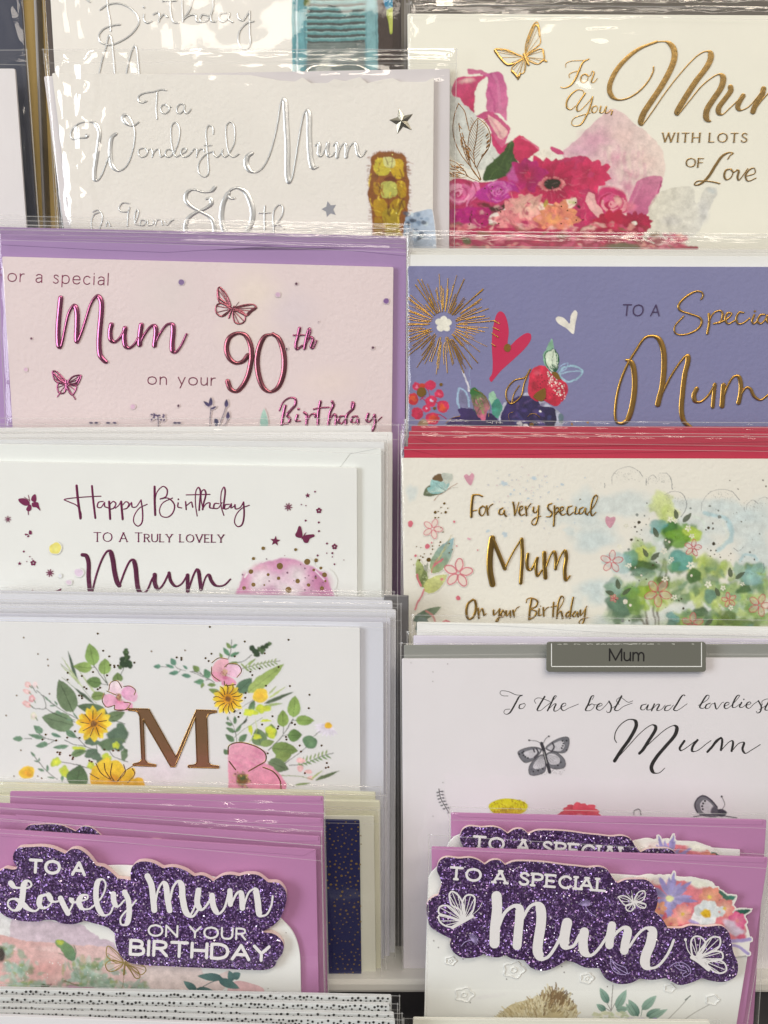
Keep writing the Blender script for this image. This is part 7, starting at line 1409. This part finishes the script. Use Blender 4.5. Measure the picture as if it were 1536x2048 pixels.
    if front:
        b = Buf(p, 'butterfly', WP, base, z=zt, use_col=False); view(840, 1610)
        for r0, qs in (((335, 890), ("330,870 300,800 245,770 225,690 245,664 290,690 330,760 345,850", "345,860 325,760 350,700 390,690 420,712 410,800 375,860", "320,890 250,800 200,772 150,785 145,830 200,850", "320,900 200,850 145,850 150,890 190,925 250,935")),):
            for q in qs: b.wing(r0, q, 13, True, w2=6)
        b.stroke("250,940 320,900 400,855", (26, 26)); b.stroke("400,845 450,800 478,748", 4)
        b.next(); view(1136, 1610)
        for r0, qs in (((505, 745), ("495,740 440,700 390,705 410,740 440,770 480,765", "512,730 540,672 585,660 592,700 560,740", "495,760 445,780 455,810 490,812 515,770", "520,755 560,750 598,765 590,790 550,785")), ((985, 1170), ("955,1150 945,1050 970,1012 1020,1015 1055,1060 1030,1120 980,1165", "1000,1150 1060,1055 1110,1015 1165,1022 1165,1080 1120,1120", "1010,1170 1120,1125 1180,1132 1185,1180 1090,1200", "1070,1215 1150,1190 1205,1220 1215,1270 1170,1292 1110,1270"))):
            for q in qs: b.wing(r0 if r0[0] < 900 else (1000, 1180), q, 9 if r0[0] < 900 else 13, True, w2=4.5 if r0[0] < 900 else 6)
        b.stroke("490,700 515,790", 10); b.stroke("495,700 488,658", 3); b.stroke("480,710 448,675", 3); b.stroke("950,1170 1000,1200 1080,1265", 26); b.stroke("955,1165 918,1110 902,1035", 7); b.dot(902, 1034, 12)
        b.done()
        b = Buf(p, 'dandelion', paper((176, 156, 196), .6, .1), base, z=zt, use_col=False)
        view(840, 1610)
        for cx, cy, a0, q in ((1270, 775, -1.57, "1270,775 1300,820 1350,855"), (395, 1040, -.6, "395,1040 350,1050 315,1085")):
            b.next('dandelion'); b.stroke(q, 5)
            for i in range(13): a = a0+(i-6)*.22; L = 52+6*(i % 2); b.stroke([(cx, cy), (cx+L*math.cos(a), cy+L*.9*math.sin(a))], 3)
        b.next('leaf_outline'); view(1136, 1610)
        for q in ("325,1180 335,1250 375,1290 430,1302 455,1290 440,1250 380,1225 325,1180", "335,1200 380,1250 460,1295 475,1288", "345,1240 400,1290", "785,1240 820,1215 880,1210 935,1250 940,1290 890,1320 880,1300 910,1280 850,1260 820,1235", "830,1230 900,1240 930,1280", "850,1215 870,1250"): b.stroke(q, 5)
        b.done()
    sl = [(856, 1668), (1551, 1708), (1480, 2150), (850, 2150)] if front else [(897, 1612), (1545, 1628), (1512, 2150), (898, 2150)]
    p.sleeve(sl, dz=.0016, seed=110+front, top=50, milk=.012, folds=[(870, 1700, 1536, 1732, .0004, 1.5), (866, 1690, 858, 1740, .0006, 4), (860, 1760, 856, 2040, .0006, 3)] if front else [(905, 1630, 1530, 1650, .0003, 1.5), (900, 1630, 950, 1640, .0005, 3), (1010, 1650, 1040, 1652, .0004, 4)], amp=.0001, curl=.003)
special(False); special(True)

# ---------------------------------------------------------------- black-dotted envelopes at the bottom, and the card tops next to them
rows = ((1979, 783, 1994), (1996, 779, 2010), (2012, 788, 2029), (2024, 790, 2042))
rdt = random.Random(21)
for i, (yl, xr, yr) in enumerate(rows):
    z = .0655+.0035*i
    p = Packet('black dotted white envelope, %s of four at the bottom left' % ('rearmost', 'second from the back', 'third from the back', 'front')[i], z, 390, 2500, 'greeting card', 'black dotted envelopes at the bottom left')
    p.panel([(-60, yl-2), (xr, yr), (xr, 2500), (-60, 2500)], (206, 204, 196), dz=-.001, th=.0018, name='envelope', bump=.1)
    b = Buf(p, 'black_dots', INK, p.card, use_col=False); view(0, 0, 1); pl = []
    for _ in range(2600):
        x = rdt.uniform(-8, xr-4); y = yl+(yr-yl)*x/xr+rdt.uniform(2.5, 19)
        if any((x-a)**2+(y-c)**2 < 46 for a, c in pl): continue
        pl.append((x, y)); b.dot(x, y, rdt.uniform(1.9, 2.8))
    o = b.done(); o['kind'] = 'stuff'
    p.sleeve([(-60, yl-14), (xr+18, yr-4), (xr+18, 2500), (-60, 2500)], seed=120+i, top=8, milk=.01, amp=.00003)
p = Packet('plain white wrapped card in front of the dotted envelopes, only its top edge showing', .0805, 390, 2500, 'greeting card')
p.panel([(-60, 2030), (560, 2052), (560, 2500), (-60, 2500)], (222, 216, 216), bump=.1); p.sleeve([(-60, 2022), (570, 2046), (570, 2500), (-60, 2500)], seed=130, top=10)
p = Packet('cream card top peeking over the bottom edge under the Special Mum packet', .0655, 1170, 2500, 'greeting card')
p.panel([(826, 2038), (1420, 2043), (1420, 2500), (826, 2500)], (222, 216, 196), bump=.1); p.sleeve([(806, 2035), (1440, 2040), (1440, 2500), (806, 2500)], seed=131, top=16)
